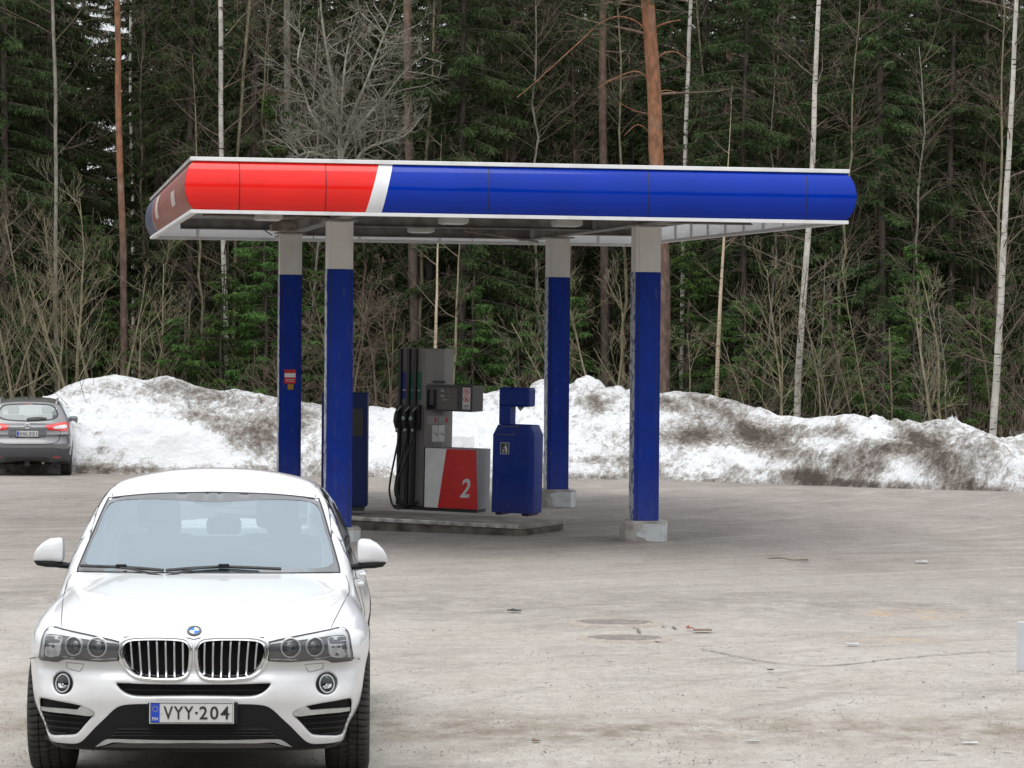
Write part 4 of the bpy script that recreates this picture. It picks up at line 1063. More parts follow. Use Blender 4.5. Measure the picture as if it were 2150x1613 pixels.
def paint(name, color, zclad, axles, rclad, rough=0.25, flake=0.0):
    """car paint; the unpainted plastic of the sills and wheel arches is masked by its real outline on the body"""
    m = bpy.data.materials.new(name); m.use_nodes = True
    nt = m.node_tree; N = nt.nodes; L = nt.links; b = N['Principled BSDF']
    tc = N.new('ShaderNodeTexCoord'); sp = N.new('ShaderNodeSeparateXYZ'); L.new(tc.outputs['Object'], sp.inputs[0])
    def mth(op, a, c=None):
        x = N.new('ShaderNodeMath'); x.operation = op
        for i, q in ((0, a), (1, c)):
            if q is None: continue
            if isinstance(q, (int, float)): x.inputs[i].default_value = q
            else: L.new(q, x.inputs[i])
        return x.outputs[0]
    msk = mth('LESS_THAN', sp.outputs[2], zclad)
    for (ay, az) in axles:
        dy = mth('SUBTRACT', sp.outputs[1], ay); dz = mth('SUBTRACT', sp.outputs[2], az)
        rr = mth('SQRT', mth('ADD', mth('MULTIPLY', dy, dy), mth('MULTIPLY', dz, dz)))
        msk = mth('MAXIMUM', msk, mth('LESS_THAN', rr, rclad))
    # inside of the cabin
    nz = N.new('ShaderNodeTexNoise'); nz.inputs['Scale'].default_value = 3.0; nz.inputs['Detail'].default_value = 4; L.new(tc.outputs['Object'], nz.inputs['Vector'])
    rp = N.new('ShaderNodeValToRGB'); rp.color_ramp.elements[0].position = 0.3; rp.color_ramp.elements[1].position = 0.7
    rp.color_ramp.elements[0].color = rgba(tuple(c * 0.95 for c in color)); rp.color_ramp.elements[1].color = rgba(color); L.new(nz.outputs['Fac'], rp.inputs[0])
    gz = N.new('ShaderNodeMapRange'); gz.inputs[1].default_value = 0.28; gz.inputs[2].default_value = 0.75; gz.inputs[3].default_value = 0.34; gz.inputs[4].default_value = 0.0; L.new(sp.outputs[2], gz.inputs[0])
    gn_ = N.new('ShaderNodeTexNoise'); gn_.inputs['Scale'].default_value = 14; gn_.inputs['Detail'].default_value = 6; L.new(tc.outputs['Object'], gn_.inputs['Vector'])
    gx = N.new('ShaderNodeMixRGB'); L.new(mth('MULTIPLY', gz.outputs[0], gn_.outputs['Fac']), gx.inputs[0]); L.new(rp.outputs[0], gx.inputs[1]); gx.inputs[2].default_value = (0.20, 0.175, 0.145, 1); rp = gx
    mx = N.new('ShaderNodeMixRGB'); L.new(msk, mx.inputs[0]); L.new(rp.outputs[0], mx.inputs[1]); mx.inputs[2].default_value = (0.016, 0.016, 0.017, 1)
    L.new(mx.outputs[0], b.inputs['Base Color'])
    b.inputs['Roughness'].default_value = rough; b.inputs['Metallic'].default_value = flake
    ct = mth('SUBTRACT', 0.8, mth('MULTIPLY', msk, 0.8)); L.new(ct, b.inputs['Coat Weight']); b.inputs['Coat Roughness'].default_value = 0.03
    ro = mth('ADD', rough, mth('MULTIPLY', msk, 0.3)); L.new(ro, b.inputs['Roughness'])
    MATS[name] = m
    return m

def glass(name, tint, refl, ior=1.6, dust=0.0):
    m = bpy.data.materials.new(name); m.use_nodes = True
    nt = m.node_tree; N = nt.nodes; L = nt.links; N.remove(N['Principled BSDF'])
    tr = N.new('ShaderNodeBsdfTransparent'); tr.inputs[0].default_value = rgba(tint)
    gl = N.new('ShaderNodeBsdfGlossy'); gl.inputs[0].default_value = rgba(refl); gl.inputs[1].default_value = 0.02
    fr = N.new('ShaderNodeFresnel'); fr.inputs[0].default_value = ior
    tc = N.new('ShaderNodeTexCoord'); nz = N.new('ShaderNodeTexNoise'); nz.inputs['Scale'].default_value = 2.0; L.new(tc.outputs['Object'], nz.inputs['Vector'])
    ml = N.new('ShaderNodeMath'); ml.operation = 'MULTIPLY_ADD'; L.new(nz.outputs['Fac'], ml.inputs[0]); ml.inputs[1].default_value = 0.03; L.new(fr.outputs[0], ml.inputs[2])
    mx = N.new('ShaderNodeMixShader'); L.new(ml.outputs[0], mx.inputs[0]); L.new(tr.outputs[0], mx.inputs[1]); L.new(gl.outputs[0], mx.inputs[2])
    if dust:                                       # thin dust film, with sky sheen painted into its pale colour
        df = N.new('ShaderNodeBsdfDiffuse'); df.inputs[0].default_value = (0.62, 0.68, 0.72, 1); m2 = N.new('ShaderNodeMixShader'); m2.inputs[0].default_value = dust
        L.new(mx.outputs[0], m2.inputs[1]); L.new(df.outputs[0], m2.inputs[2]); mx = m2
    L.new(mx.outputs[0], N['Material Output'].inputs[0])
    MATS[name] = m
    return m

M_CHROME = mat('chrome', (0.72, 0.73, 0.74), 0.12, 1.0, color2=(0.66, 0.67, 0.68), scale=20)
M_SATIN = mat('satin_silver', (0.55, 0.56, 0.57), 0.32, 0.85, scale=20)
M_DKPLAST = mat('dark_grained_plastic', (0.008, 0.008, 0.009), 0.65, spec=0.25, scale=30, bump=0.05, bscale=300)
M_VOID = mat('deep_black', (0.004, 0.004, 0.004), 0.9, scale=10)
M_TYRE = mat('dusty_tyre', (0.035, 0.033, 0.031), 0.85, color2=(0.018, 0.017, 0.016), scale=12)
M_RIM = mat('alloy_rim', (0.42, 0.43, 0.44), 0.3, 0.9, scale=20)
M_PLATE = mat('plate_reflective_white', (0.50, 0.50, 0.49), 0.45, scale=20, color2=(0.47, 0.47, 0.46)); M_PLBLUE = mat('plate_blue', (0.008, 0.05, 0.42), 0.45)
M_PLBLK = mat('plate_black', (0.012, 0.012, 0.012), 0.5)
M_FABRIC = mat('dark_seat_fabric', (0.05, 0.05, 0.052), 0.9, scale=30)
M_LENS = glass('lamp_lens', (0.93, 0.94, 0.95), (1, 1, 1), 1.5)
def plate(parent, c, w, h, text, text2, ts, rx=0.0, eu=True, ring=True):
    """c: centre (local), facing -y"""
    o = MB().box(-w / 2, w / 2, 0, 0.006, -h / 2, h / 2).build('number_plate', M_PLATE, parent, bevel=0.004); o.location = c; o.rotation_euler = (rx, 0, 0)
    if ring: MB().tube([(-w / 2 + 0.006, -0.0012, -h / 2 + 0.006), (w / 2 - 0.006, -0.0012, -h / 2 + 0.006), (w / 2 - 0.006, -0.0012, h / 2 - 0.006), (-w / 2 + 0.006, -0.0012, h / 2 - 0.006)], 0.0022, 4, True).build('plate_border', M_PLBLK, o)
    bw = w * 0.105
    MB().box(-w / 2 + 0.008, -w / 2 + 0.008 + bw, -0.0016, 0.0, -h / 2 + 0.008, h / 2 - 0.008).build('country_band', M_PLBLUE, o)
    xa_, xb_ = -w / 2 + bw + 0.026, w / 2 - 0.022; g_ = (xb_ - xa_) * 0.075; half = ((xb_ - xa_) - g_) / 2
    for tx, cc in ((text, xa_ + half / 2), (text2, xb_ - half / 2)):
        t = link('registration', text_mesh(tx, ts, sx=0.80, bold=0.0012 * ts / 0.1, spacing=1.2, depth=0.001), M_PLBLK, o); t.location = (cc, -0.002, 0)
        vx = [v.co.x for v in t.data.vertices]; t.scale = (half * 0.97 / max(max(vx) - min(vx), 1e-3), 1, 1.0)
    MB().box((xa_ + xb_) / 2 - g_ * 0.26, (xa_ + xb_) / 2 + g_ * 0.26, -0.0026, -0.0012, -g_ * 0.2, g_ * 0.2).build('registration_dash', M_PLBLK, o)
    if eu:
        t2 = link('country_letters', text_mesh('FIN', h * 0.20, sx=0.95, bold=0.0004, depth=0.001), M_PLATE, o); t2.location = (-w / 2 + 0.008 + bw / 2, -0.003, -h * 0.27)
        st = MB()
        for k in range(12):
            a = 2 * math.pi * k / 12; st.lathe([(0, -0.0028), (0.0022, -0.0028), (0.0022, -0.0015)], 5, 'y', (-w / 2 + 0.008 + bw / 2 + 0.014 * math.cos(a), 0, h * 0.18 + 0.014 * math.sin(a)))
        st.build('star_ring', mat('plate_star_gold', (0.5, 0.38, 0.06), 0.5), o)
    for sgn in (-1, 1):
        MB().lathe([(0, -0.003), (0.005, -0.003), (0.006, -0.0005)], 10, 'y', ((-w / 2 + bw + 0.016) if sgn < 0 else (w / 2 - 0.016), 0, 0)).build('plate_screw', M_PLATE, o)
    return o
# ================================================================== WHITE CAR
WX, WY = -1.660, 16.19
car_M = Matrix.Translation((WX, WY, zg(WY))) @ Matrix.Rotation(R(2.7), 4, 'Z') @ Matrix.Rotation(R(-1.06), 4, 'X')
white_car = thing('parked_car', 'white coupe-roofed crossover car with twin chrome grilles parked facing the camera', 'car')
white_car.matrix_world = car_M
w_hw = lut([0.15, 0.24, 0.32, 0.38, 0.45, 0.55, 0.70, 0.85, 0.945, 1.01, 1.08, 1.2, 1.7], [0.76, 0.79, 0.815, 0.85, 0.880, 0.898, 0.918, 0.893, 0.860, 0.835, 0.808, 0.76, 0.5])
w_off = lut([-0.2, 0.0, 0.3, 0.87, 1.5, 2.8, 3.68, 4.3, 4.8], [-0.04, -0.03, -0.005, 0.018, -0.02, -0.02, 0.018, -0.05, -0.14])
w_top = lut([-0.2, 0.0, 0.10, 0.18, 0.28, 0.5, 0.9, 1.3, 1.6, 2.0, 3.9, 4.3, 4.55, 4.8], [0.79, 0.825, 0.865, 0.895, 0.918, 0.952, 1.005, 1.052, 1.085, 1.09, 1.11, 1.13, 1.08, 0.9])
w_cor = lut([0, 0.2, 0.4, 0.55, 0.70, 0.80, 0.87, 0.92, 1.0], [0, 0.006, 0.030, 0.068, 0.142, 0.228, 0.335, 0.48, 0.9])
w_base = lut([0.0, 0.2, 0.27, 0.33, 0.42, 0.50, 0.58, 0.64, 0.70, 0.78, 0.85, 0.89, 1.0, 1.7], [0.30, 0.085, 0.050, 0.034, 0.018, 0.004, 0.012, 0.036, 0.020, 0.022, 0.055, 0.10, 0.35, 2.5])
w_rear = lut([0, 0.4, 0.7, 0.85, 0.95], [0, 0.03, 0.13, 0.28, 0.6])
w_rbase = lut([0.2, 0.4, 0.7, 1.0, 1.15, 1.7], [0.12, 0.0, 0.02, 0.06, 0.14, 0.9])
w_roof = lut([1.5, 1.9, 2.15, 2.5, 2.9, 3.3, 3.8, 4.2, 4.5, 5], [1.50, 1.565, 1.600, 1.624, 1.608, 1.56, 1.42, 1.27, 1.13, 0.9])
w_hg = lut([0.8, 1.05, 1.15, 1.30, 1.45, 1.56, 1.65], [0.86, 0.822, 0.792, 0.735, 0.672, 0.615, 0.55])
def w_face(ax, z):
    """depth of the front face: bumper plan curve, upright profile, hollows round the fog lamps"""
    return (w_cor(ax) + w_base(z) + 0.034 * np.exp(-((ax - 0.74) / 0.15) ** 2 - ((z - 0.585) / 0.085) ** 2)
            - 0.012 * np.exp(-((ax - 0.47) / 0.10) ** 2 - ((z - 0.52) / 0.12) ** 2))
def w_lower(x, y, z):
    ax = np.abs(x)
    side = (ax - w_hw(z) - w_off(y))
    top = z - w_top(y) + 0.10 * (ax / 0.8) ** 3 - 0.010 * np.exp(-((ax - 0.50) / 0.14) ** 2) * np.clip(y * 2, 0, 1)
    fs = w_cor.slope(ax); bs = w_base.slope(z)
    fr = (w_face(ax, z) - y) / np.sqrt(1 + fs * fs * 0.9 + bs * bs * 0.9)
    rs = w_rear.slope(ax)
    re = (y - 4.67 + w_rear(ax) + w_rbase(z)) / np.sqrt(1 + rs * rs)
    bot = 0.198 - z + 0.0 * y
    f = smax(smax(side, top, 0.09), smax(fr, re, 0.02), 0.075)
    return smax(f, bot, 0.05)
WS0, WS1 = (1.42, 1.062), (2.16, 1.572)
_l = math.hypot(WS1[0] - WS0[0], WS1[1] - WS0[1]); WSD = ((WS1[0] - WS0[0]) / _l, (WS1[1] - WS0[1]) / _l)
def w_cabin(x, y, z):
    ax = np.abs(x)
    wf = -WSD[1] * (y - WS0[0] - 0.26 * ax ** 2.2) + WSD[0] * (z - WS0[1])
    rf = z - w_roof(y) + 0.085 * (ax / 0.6) ** 2.4
    sd = (ax - w_hg(z)) * 0.93
    f = smax(smax(wf, rf, 0.10), sd, 0.085)
    return smax(f, 0.8 - z, 0.02)
def w_f0(x, y, z, carve=False):
    return smin(w_lower(x, y, z), w_cabin(x, y, z), 0.035)
wc = Car(white_car, car_M, w_f0, None)
# --- outlines traced on the photograph (crops: A 40,970 x0.3986; B 60,1290 x0.2002)
A_ = lambda pts: [(40 + 0.3986 * x, 970 + 0.3986 * y) for x, y in pts]
B_ = lambda pts: [(60 + 0.2002 * x, 1290 + 0.2002 * y) for x, y in pts]
CX = 1718                                        # centre line in crop B
def half_sym(q, closed_bottom=True):
    """half outline that starts and ends on the centre line -> whole outline"""
    q = np.array(q); q[:, 0] = -np.abs(q[:, 0]); r = q[::-1] * np.array([-1, 1])
    q[0, 0] = 0; q[-1, 0] = 0
    return np.concatenate([q, r[1:-1]])
lamp = catmull(wc.xz(B_([(265, 122), (345, 142), (600, 200), (850, 255), (952, 283), (955, 380), (955, 487), (750, 498), (540, 483), (400, 472), (345, 482), (310, 500), (200, 490), (118, 474), (106, 440), (122, 330), (148, 212), (190, 148)])), 4, sharp=(4, 6))
kid_o = catmull(wc.xz(B_([(955, 330), (985, 285), (1080, 252), (1300, 243), (1550, 250), (1655, 268), (1692, 315), (1700, 390), (1695, 500), (1680, 600), (1645, 655), (1580, 682), (1450, 690), (1250, 678), (1130, 657), (1055, 610), (1000, 540), (965, 460)])), 3)
kid_i = catmull(wc.xz(B_([(1008, 340), (1050, 295), (1150, 280), (1400, 276), (1580, 286), (1650, 310), (1676, 360), (1672, 500), (1652, 596), (1605, 638), (1450, 654), (1250, 646), (1150, 622), (1085, 570), (1035, 490), (1008, 410)])), 3)
thin = half_sym(catmull(wc.xz(B_([(CX, 738), (1300, 735), (912, 722), (955, 785), (1035, 840), (1130, 862), (1400, 862), (CX, 860)])), 3, closed=False, sharp=(0, 2, 7)))
side_in = catmull(wc.xz(B_([(122, 885), (150, 883), (330, 918), (540, 960), (640, 1005), (684, 1040), (655, 1085), (590, 1160), (520, 1242), (480, 1264), (350, 1270), (220, 1257), (168, 1225), (142, 1140), (126, 1000)])), 3)
black_lo = half_sym(catmull(wc.xz(B_([(CX, 938), (1268, 940), (1050, 946), (950, 966), (880, 1012), (800, 1090), (700, 1185), (605, 1288), (545, 1340), (480, 1358), (300, 1350), (170, 1324), (120, 1285), (98, 1215), (60, 1172), (28, 1140), (20, 1250), (90, 1400), (400, 1440), (900, 1452), (CX, 1452)])), 3, closed=False, sharp=(0, 15, 20)))
fog_c = wc.xz(B_([(360, 722)]))[0]; FOG_R = 0.056
fog = np.array([[fog_c[0] + FOG_R * math.cos(t), fog_c[1] + FOG_R * math.sin(t)] for t in np.linspace(0, 2 * math.pi, 28, endpoint=False)])
ws_o = half_sym(catmull(wc.xz(A_([(988, 160), (740, 166), (600, 176), (472, 190), (440, 255), (380, 395), (318, 540), (306, 578), (600, 584), (988, 586)])), 3, closed=False, sharp=(0, 3, 7, 9)))
ws_i = half_sym(catmull(wc.xz(A_([(988, 212), (740, 196), (600, 196), (505, 208), (468, 232), (410, 360), (350, 500), (352, 530), (400, 552), (600, 560), (988, 562)])), 3, closed=False, sharp=(0, 10)))
def w_f(x, y, z, carve=True):
    f = smin(w_lower(x, y, z), w_cabin(x, y, z), 0.035)
    if not carve: return f
    ax = -np.abs(x)                              # outlines were traced on the left (negative) side
    # wheel housings
    for (ay, az, r) in ((0.87, 0.355, 0.405), (3.68, 0.355, 0.405)):
        w = smax(np.sqrt((y - ay) ** 2 + (z - az) ** 2) - r, 0.52 - np.abs(x), 0.02)
        f = smax(f, -w, 0.012)
    near = w_face(np.abs(x), z)         # depth of the face
    for poly, dep in ((kid_i, 0.10), (thin, 0.07), (side_in, 0.055), (fog, 0.02)):
        x0, z0 = poly.min(0) - 0.05; x1, z1 = poly.max(0) + 0.05
        p2 = poly_sdf(poly, ax + 0 * z, z + 0 * ax) if f.ndim == 3 else poly_sdf(poly, ax, z)
        c = np.maximum(p2, y - near - dep - 0.03)
        c = np.maximum(c, y - 0.75)
        f = smax(f, -c, 0.010)
    # hollow cabin and the window openings
    inner = smax(w_cabin(x, y, z) + 0.045, 0.72 - z, 0.03)
    inner = np.maximum(inner, y - 3.9)
    inner = np.maximum(inner, 1.30 - y)
    p2 = poly_sdf(ws_i, -np.abs(x) + 0 * z, z + 0 * x) if f.ndim == 3 else poly_sdf(ws_i, -np.abs(x), z)
    op = np.maximum(p2 - 0.012, np.abs(y - 1.8) - 0.7)
    f = np.maximum(f, -inner); f = smax(f, -op, 0.012)
    sp = poly_sdf([(1.80, 1.10), (2.25, 1.46), (2.55, 1.50), (3.05, 1.475), (3.55, 1.33), (3.72, 1.20), (3.3, 1.15), (2.4, 1.10)], y + 0 * z, z + 0 * y) if f.ndim == 3 else poly_sdf([(1.80, 1.10), (2.25, 1.46), (2.55, 1.50), (3.05, 1.475), (3.55, 1.33), (3.72, 1.20), (3.3, 1.15), (2.4, 1.10)], y, z)
    f = smax(f, -np.maximum(sp, 0.5 - np.abs(x)), 0.012)
    rw = np.maximum(np.abs(x) - 0.52 , np.abs(y - 3.85) - 0.42); rw = np.maximum(rw, 1.2 - z)
    f = smax(f, -rw, 0.012)
    return f
def axis(*segs):
    out = [np.arange(a, b, d) for a, b, d in segs]; return np.concatenate(out)
_xh = axis((0, 1.0, 0.0105)); _xs = np.concatenate([-_xh[:0:-1], _xh])
_ys = axis((-0.06, 0.62, 0.010), (0.62, 2.3, 0.017), (2.3, 4.75, 0.028)); _zs = axis((0.17, 0.95, 0.0105), (0.95, 1.70, 0.013))
M_WPAINT = paint('white_pearl_paint', (0.66, 0.665, 0.67), 0.235, ((0.87, 0.355), (3.68, 0.355)), 0.435, 0.28)
body = link('body', body_mesh(w_f, _xs, _ys, _zs, 'body'), M_WPAINT, white_car)

# --- glass
M_WGLASS = glass('windscreen_glass', (0.26, 0.30, 0.31), (0.74, 0.88, 0.96), 3.1, dust=0.07)
M_SGLASS = glass('side_glass', (0.30, 0.32, 0.32), (0.9, 0.95, 1.0), 1.7)
M_FRIT = mat('ceramic_edge_band', (0.10, 0.105, 0.11), 0.15, coat=0.8, scale=8)
wsg = wc.patch(ws_o, 'windscreen', M_WGLASS, off=0.002, rim=0.005, spacing=0.05)
# edge band: ring between outer and inner outline
def ring_patch(car, outer, inner, name, m, parent, off):
    n, k = len(outer), len(inner)
    vs = [Vector(p) for p in outer] + [Vector(p) for p in inner]
    V2, E, F, ov, oe, of = delaunay_2d_cdt(vs, [(i, (i + 1) % n) for i in range(n)] + [(n + i, n + (i + 1) % k) for i in range(k)], [], 0, 1e-6)
    q = np.array([tuple(v) for v in V2]); F = [tuple(f) for f in F]
    cen = np.array([q[list(f)].mean(0) for f in F])
    keep = (poly_sdf(outer, cen[:, 0], cen[:, 1]) < 0) & (poly_sdf(inner, cen[:, 0], cen[:, 1]) > 0)
    y = car.depth(q) - off
    mb = MB(); mb.v = [(a, b, c) for (a, c), b in zip(q, y)]; mb.f = [f for f, kk in zip(F, keep) if kk]
    return mb.build(name, m, parent, smooth=True)
def dense(poly, step):
    out = []
    n = len(poly)
    for i in range(n):
        a, b = poly[i], poly[(i + 1) % n]; m_ = max(1, int(np.linalg.norm(b - a) / step))
        out += [a + (b - a) * t / m_ for t in range(m_)]
    return np.array(out)
ring_patch(wc, dense(ws_o, 0.03), dense(ws_i, 0.03), 'edge_band', M_FRIT, wsg, 0.003)
wc.line(dense(ws_o, 0.05), 'seal', M_BLACK, 0.006, wsg, 0.0, True)
# side windows follow the cabin side
def side_pane(car, cabin, poly, name, m, sgn, parent, xoff=0.004):
    poly = np.asarray(poly, float); q = dense(catmull(poly, 3), 0.06)
    x0, z0 = q.min(0); x1, z1 = q.max(0); gx, gz = np.meshgrid(np.arange(x0, x1, 0.08), np.arange(z0, z1, 0.08)); g = np.stack([gx.ravel(), gz.ravel()], 1); g = g[poly_sdf(q, g[:, 0], g[:, 1]) < -0.02]
    vs = [Vector(p) for p in q] + [Vector(p) for p in g]; n = len(q)
    V2, E, F, *_ = delaunay_2d_cdt(vs, [(i, (i + 1) % n) for i in range(n)], [], 1, 1e-6)
    v = np.array([tuple(p) for p in V2]); O = np.stack([np.full(len(v), 1.4), v[:, 0], v[:, 1]], 1); p, t = trace(car.f0, O, np.tile([-1.0, 0, 0], (len(v), 1)), 1.3)
    mb = MB(); mb.v = [(sgn * (a + xoff), b, c) for a, b, c in p]; mb.f = [tuple(f) for f in F]
    return mb.build(name, m, parent, smooth=True)
SW1 = [(1.76, 1.09), (2.22, 1.47), (2.60, 1.515), (2.66, 1.51), (2.66, 1.11)]; SW2 = [(2.72, 1.11), (2.72, 1.51), (3.08, 1.485), (3.58, 1.34), (3.76, 1.20), (3.4, 1.15)]
for sg in (-1, 1):
    side_pane(wc, None, SW1, 'side_window', M_SGLASS, sg, white_car); side_pane(wc, None, SW2, 'side_window', M_SGLASS, sg, white_car)
# --- cabin: dashboard, seats, wheel, mirror
MB().box(-0.66, 0.66, 1.62, 2.02, 0.74, 1.045).build('dashboard', M_DKPLAST, white_car, bevel=0.05)
for sx_ in (-0.36, 0.36):
    seat = MB().box(sx_ - 0.24, sx_ + 0.24, 2.55, 2.70, 0.74, 1.22).build('front_seat', M_FABRIC, white_car, bevel=0.06)
    MB().box(sx_ - 0.13, sx_ + 0.13, 2.60, 2.69, 1.25, 1.43).build('headrest', M_FABRIC, seat, bevel=0.04)
seat = MB().box(-0.62, 0.62, 3.35, 3.5, 0.74, 1.16).build('rear_seat', M_FABRIC, white_car, bevel=0.05)
for sx_ in (-0.38, 0, 0.38): MB().box(sx_ - 0.11, sx_ + 0.11, 3.38, 3.46, 1.17, 1.28).build('headrest', M_FABRIC, seat, bevel=0.03)
ang = np.linspace(0, 2 * math.pi, 28, endpoint=False)
sw = MB().tube([(0.36 + 0.185 * math.cos(a), 2.06 - 0.07 * math.sin(a), 0.99 + 0.17 * math.sin(a)) for a in ang], 0.016, 8, True).build('steering_wheel', M_DKPLAST, white_car, smooth=True)
MB().box(0.27, 0.45, 2.04, 2.09, 0.94, 1.02).build('hub', M_DKPLAST, sw, bevel=0.02)
mp = wc.pxd([(446, 1080)], 2.12)[0]
mir = MB().box(mp[0] - 0.115, mp[0] + 0.115, 2.16, 2.2, 1.415, 1.475).build('rear_view_mirror', M_DKPLAST, white_car, bevel=0.015)
MB().prism([(-0.075, 1.545), (0.075, 1.545), (0.06, 1.40), (-0.06, 1.40)], 2.21, 2.25).build('sensor_housing', M_DKPLAST, mir)
# --- wipers
for pts in ([(327, 556), (420, 560), (540, 563), (640, 570), (762, 580)], [(775, 580), (930, 568), (1080, 561), (1220, 566), (1382, 573)]):
    q = wc.px(A_(pts)); q[:, 1] -= 0.03; q[:, 2] += 0.012
    wp = wc.line3(q[:, :], 'wiper', M_BLACK, 0.010)
    mid = q[2]; MB().box(mid[0] - 0.03, mid[0] + 0.03, mid[1] - 0.03, mid[1] + 0.01, mid[2] - 0.008, mid[2] + 0.016).build('wiper_joint', M_DKPLAST, wp, bevel=0.004)
    a = q[1 if pts[0][0] < 500 else 2]; e = q[-1 if pts[0][0] < 500 else 0]
    wc.line3([a + [0, -0.012, 0.005], (a + e) / 2 + [0, -0.03, 0.0], e + [0, -0.05, -0.03]], 'wiper_arm', M_BLACK, 0.007, wp)

# --- grilles
for mr in (False, True):
    sg = -1 if mr else 1
    k_ = wc.line(kid_o, 'kidney_grille', M_CHROME, 0.011, off=0.006, closed=True, mirror=mr, sides=10)
    # chrome band from the outer edge into the opening
    o_, i_ = dense(kid_o, 0.012), dense(kid_i, 0.012)
    m_ = 90; res = lambda p: np.array([[np.interp(t, np.linspace(0, 1, len(p) + 1), np.r_[p[:, a], p[0, a]]) for a in (0, 1)] for t in np.linspace(0, 1, m_, endpoint=False)])
    ro, ri = res(kid_o), res(kid_i)
    # align starts by angle
    def by_angle(p):
        c0 = p.mean(0); an = np.arctan2(p[:, 1] - c0[1], p[:, 0] - c0[0]); return an
    c0 = (kid_i.min(0) + kid_i.max(0)) / 2
    def polar(p):
        p = dense(p, 0.004); an = np.arctan2(p[:, 1] - c0[1], p[:, 0] - c0[0]); o2 = np.argsort(an); an = an[o2]; p = p[o2]; t = np.linspace(-math.pi, math.pi, m_, endpoint=False)
        return np.stack([np.interp(t, an, p[:, a], period=2 * math.pi) for a in (0, 1)], 1)
    ro, ri = polar(kid_o), polar(kid_i)
    yo, yi = wc.depth(ro) - 0.006, wc.depth(ri)
    V = [(sg * a, y, b) for (a, b), y in zip(ro, yo)] + [(sg * (a * 0.75 + c * 0.25), y - 0.018, (b * 0.75 + d * 0.25)) for (a, b), y, (c, d) in zip(ri, yi, ro)] + [(sg * a, y - 0.004, b) for (a, b), y in zip(ri, yi)] + [(sg * a, y + 0.05, b) for (a, b), y in zip(ri, yi)]
    F = [(r * m_ + j, r * m_ + (j + 1) % m_, (r + 1) * m_ + (j + 1) % m_, (r + 1) * m_ + j) for r in range(3) for j in range(m_)]
    mb = MB(); mb.v = V; mb.f = F; mb.build('chrome_surround', M_CHROME, k_, smooth=True)
    wc.patch(kid_i * 1.0, 'grille_back', M_VOID, k_, flat=0.115, mirror=mr, spacing=0.1, rim=0.004)
    tops = [1068, 1157, 1252, 1343, 1435, 1526, 1616]; bots = [1096, 1184, 1270, 1356, 1443, 1530, 1620]
    for tx_, bx_ in zip(tops, bots):
        q = wc.px(B_([(tx_ + (bx_ - tx_) * t, 272 + (662 - 272) * t) for t in np.linspace(0, 1, 27)]))
        ok = poly_sdf(kid_i, q[:, 0], q[:, 2]) < 0.006
        q = q[ok]; q[:, 1] += 0.004
        # each bar is a thin upright blade with a chrome nose
        V = []; F = []
        for a, (x, y, z) in enumerate(q):
            V += [(sg * (x - 0.0048), y, z), (sg * (x + 0.0048), y, z), (sg * (x + 0.0035), y + 0.035, z), (sg * (x - 0.0035), y + 0.035, z)]
        for a in range(len(q) - 1):
            for b in range(4): F.append((a * 4 + b, a * 4 + (b + 1) % 4, a * 4 + 4 + (b + 1) % 4, a * 4 + 4 + b))
        F += [(3, 2, 1, 0), tuple(len(V) - 4 + b for b in range(4))]
        mb = MB(); mb.v = V; mb.f = F; mb.build('grille_bar', M_SATIN, k_, bevel=0.0015)
# --- thin upper intake
ti = wc.patch(thin, 'upper_intake', M_VOID, flat=0.085, spacing=0.1, rim=0.004)
zi = thin[:, 1].mean(); MB().tube([(x, 0.045 + float(w_cor(abs(x))), thin[:, 1].min() + 0.03) for x in np.linspace(-0.36, 0.36, 9)], 0.004, 6).build('intake_bar', M_DKPLAST, ti)
# --- lower bumper: black valance, its louvres, skid plate
black_lo[:, 1] = np.maximum(black_lo[:, 1], 0.212)
lo = wc.patch(black_lo, 'lower_bumper', M_DKPLAST, off=0.004, spacing=0.035, rim=0.02)
lv = half_sym(catmull(wc.xz(B_([(CX, 1168), (1300, 1172), (1000, 1172), (900, 1230), (830, 1298), (1100, 1302), (CX, 1302)])), 3, closed=False, sharp=(0, 2, 4, 6)))
wc.patch(lv, 'lower_grille', M_VOID, lo, off=0.008, rim=0.004)
for py_ in (1205, 1238, 1270):
    q = wc.px(B_([(960 - (py_ - 1172) * 0.9 + 120 * t, py_) for t in range(13)])); q = q[q[:, 0] < 0.02]
    q = np.concatenate([q, (q * [-1, 1, 1])[::-1]]); q[:, 1] -= 0.010
    wc.line3(q, 'louvre', M_DKPLAST, 0.005, lo)
skid = half_sym(catmull(wc.xz(B_([(CX, 1318), (1300, 1314), (850, 1304), (790, 1322), (702, 1386), (800, 1366), (880, 1340), (960, 1338), (1060, 1346), (1300, 1346), (1400, 1348), (CX, 1344)])), 3, closed=False, sharp=(0, 4, 11)))
wc.patch(skid, 'skid_trim', M_SATIN, lo, off=0.022, rim=0.02)
skid2 = half_sym(catmull(wc.xz(B_([(CX, 1350), (1300, 1352), (960, 1345), (800, 1378), (715, 1394), (860, 1438), (1200, 1420), (CX, 1414)])), 3, closed=False, sharp=(0, 4, 7)))
skid2[:, 1] = np.maximum(skid2[:, 1], 0.225)
wc.patch(skid2, 'skid_plate', mat('grey_skid_plastic', (0.055, 0.052, 0.05), 0.6, scale=10), lo, off=0.014, rim=0.02)
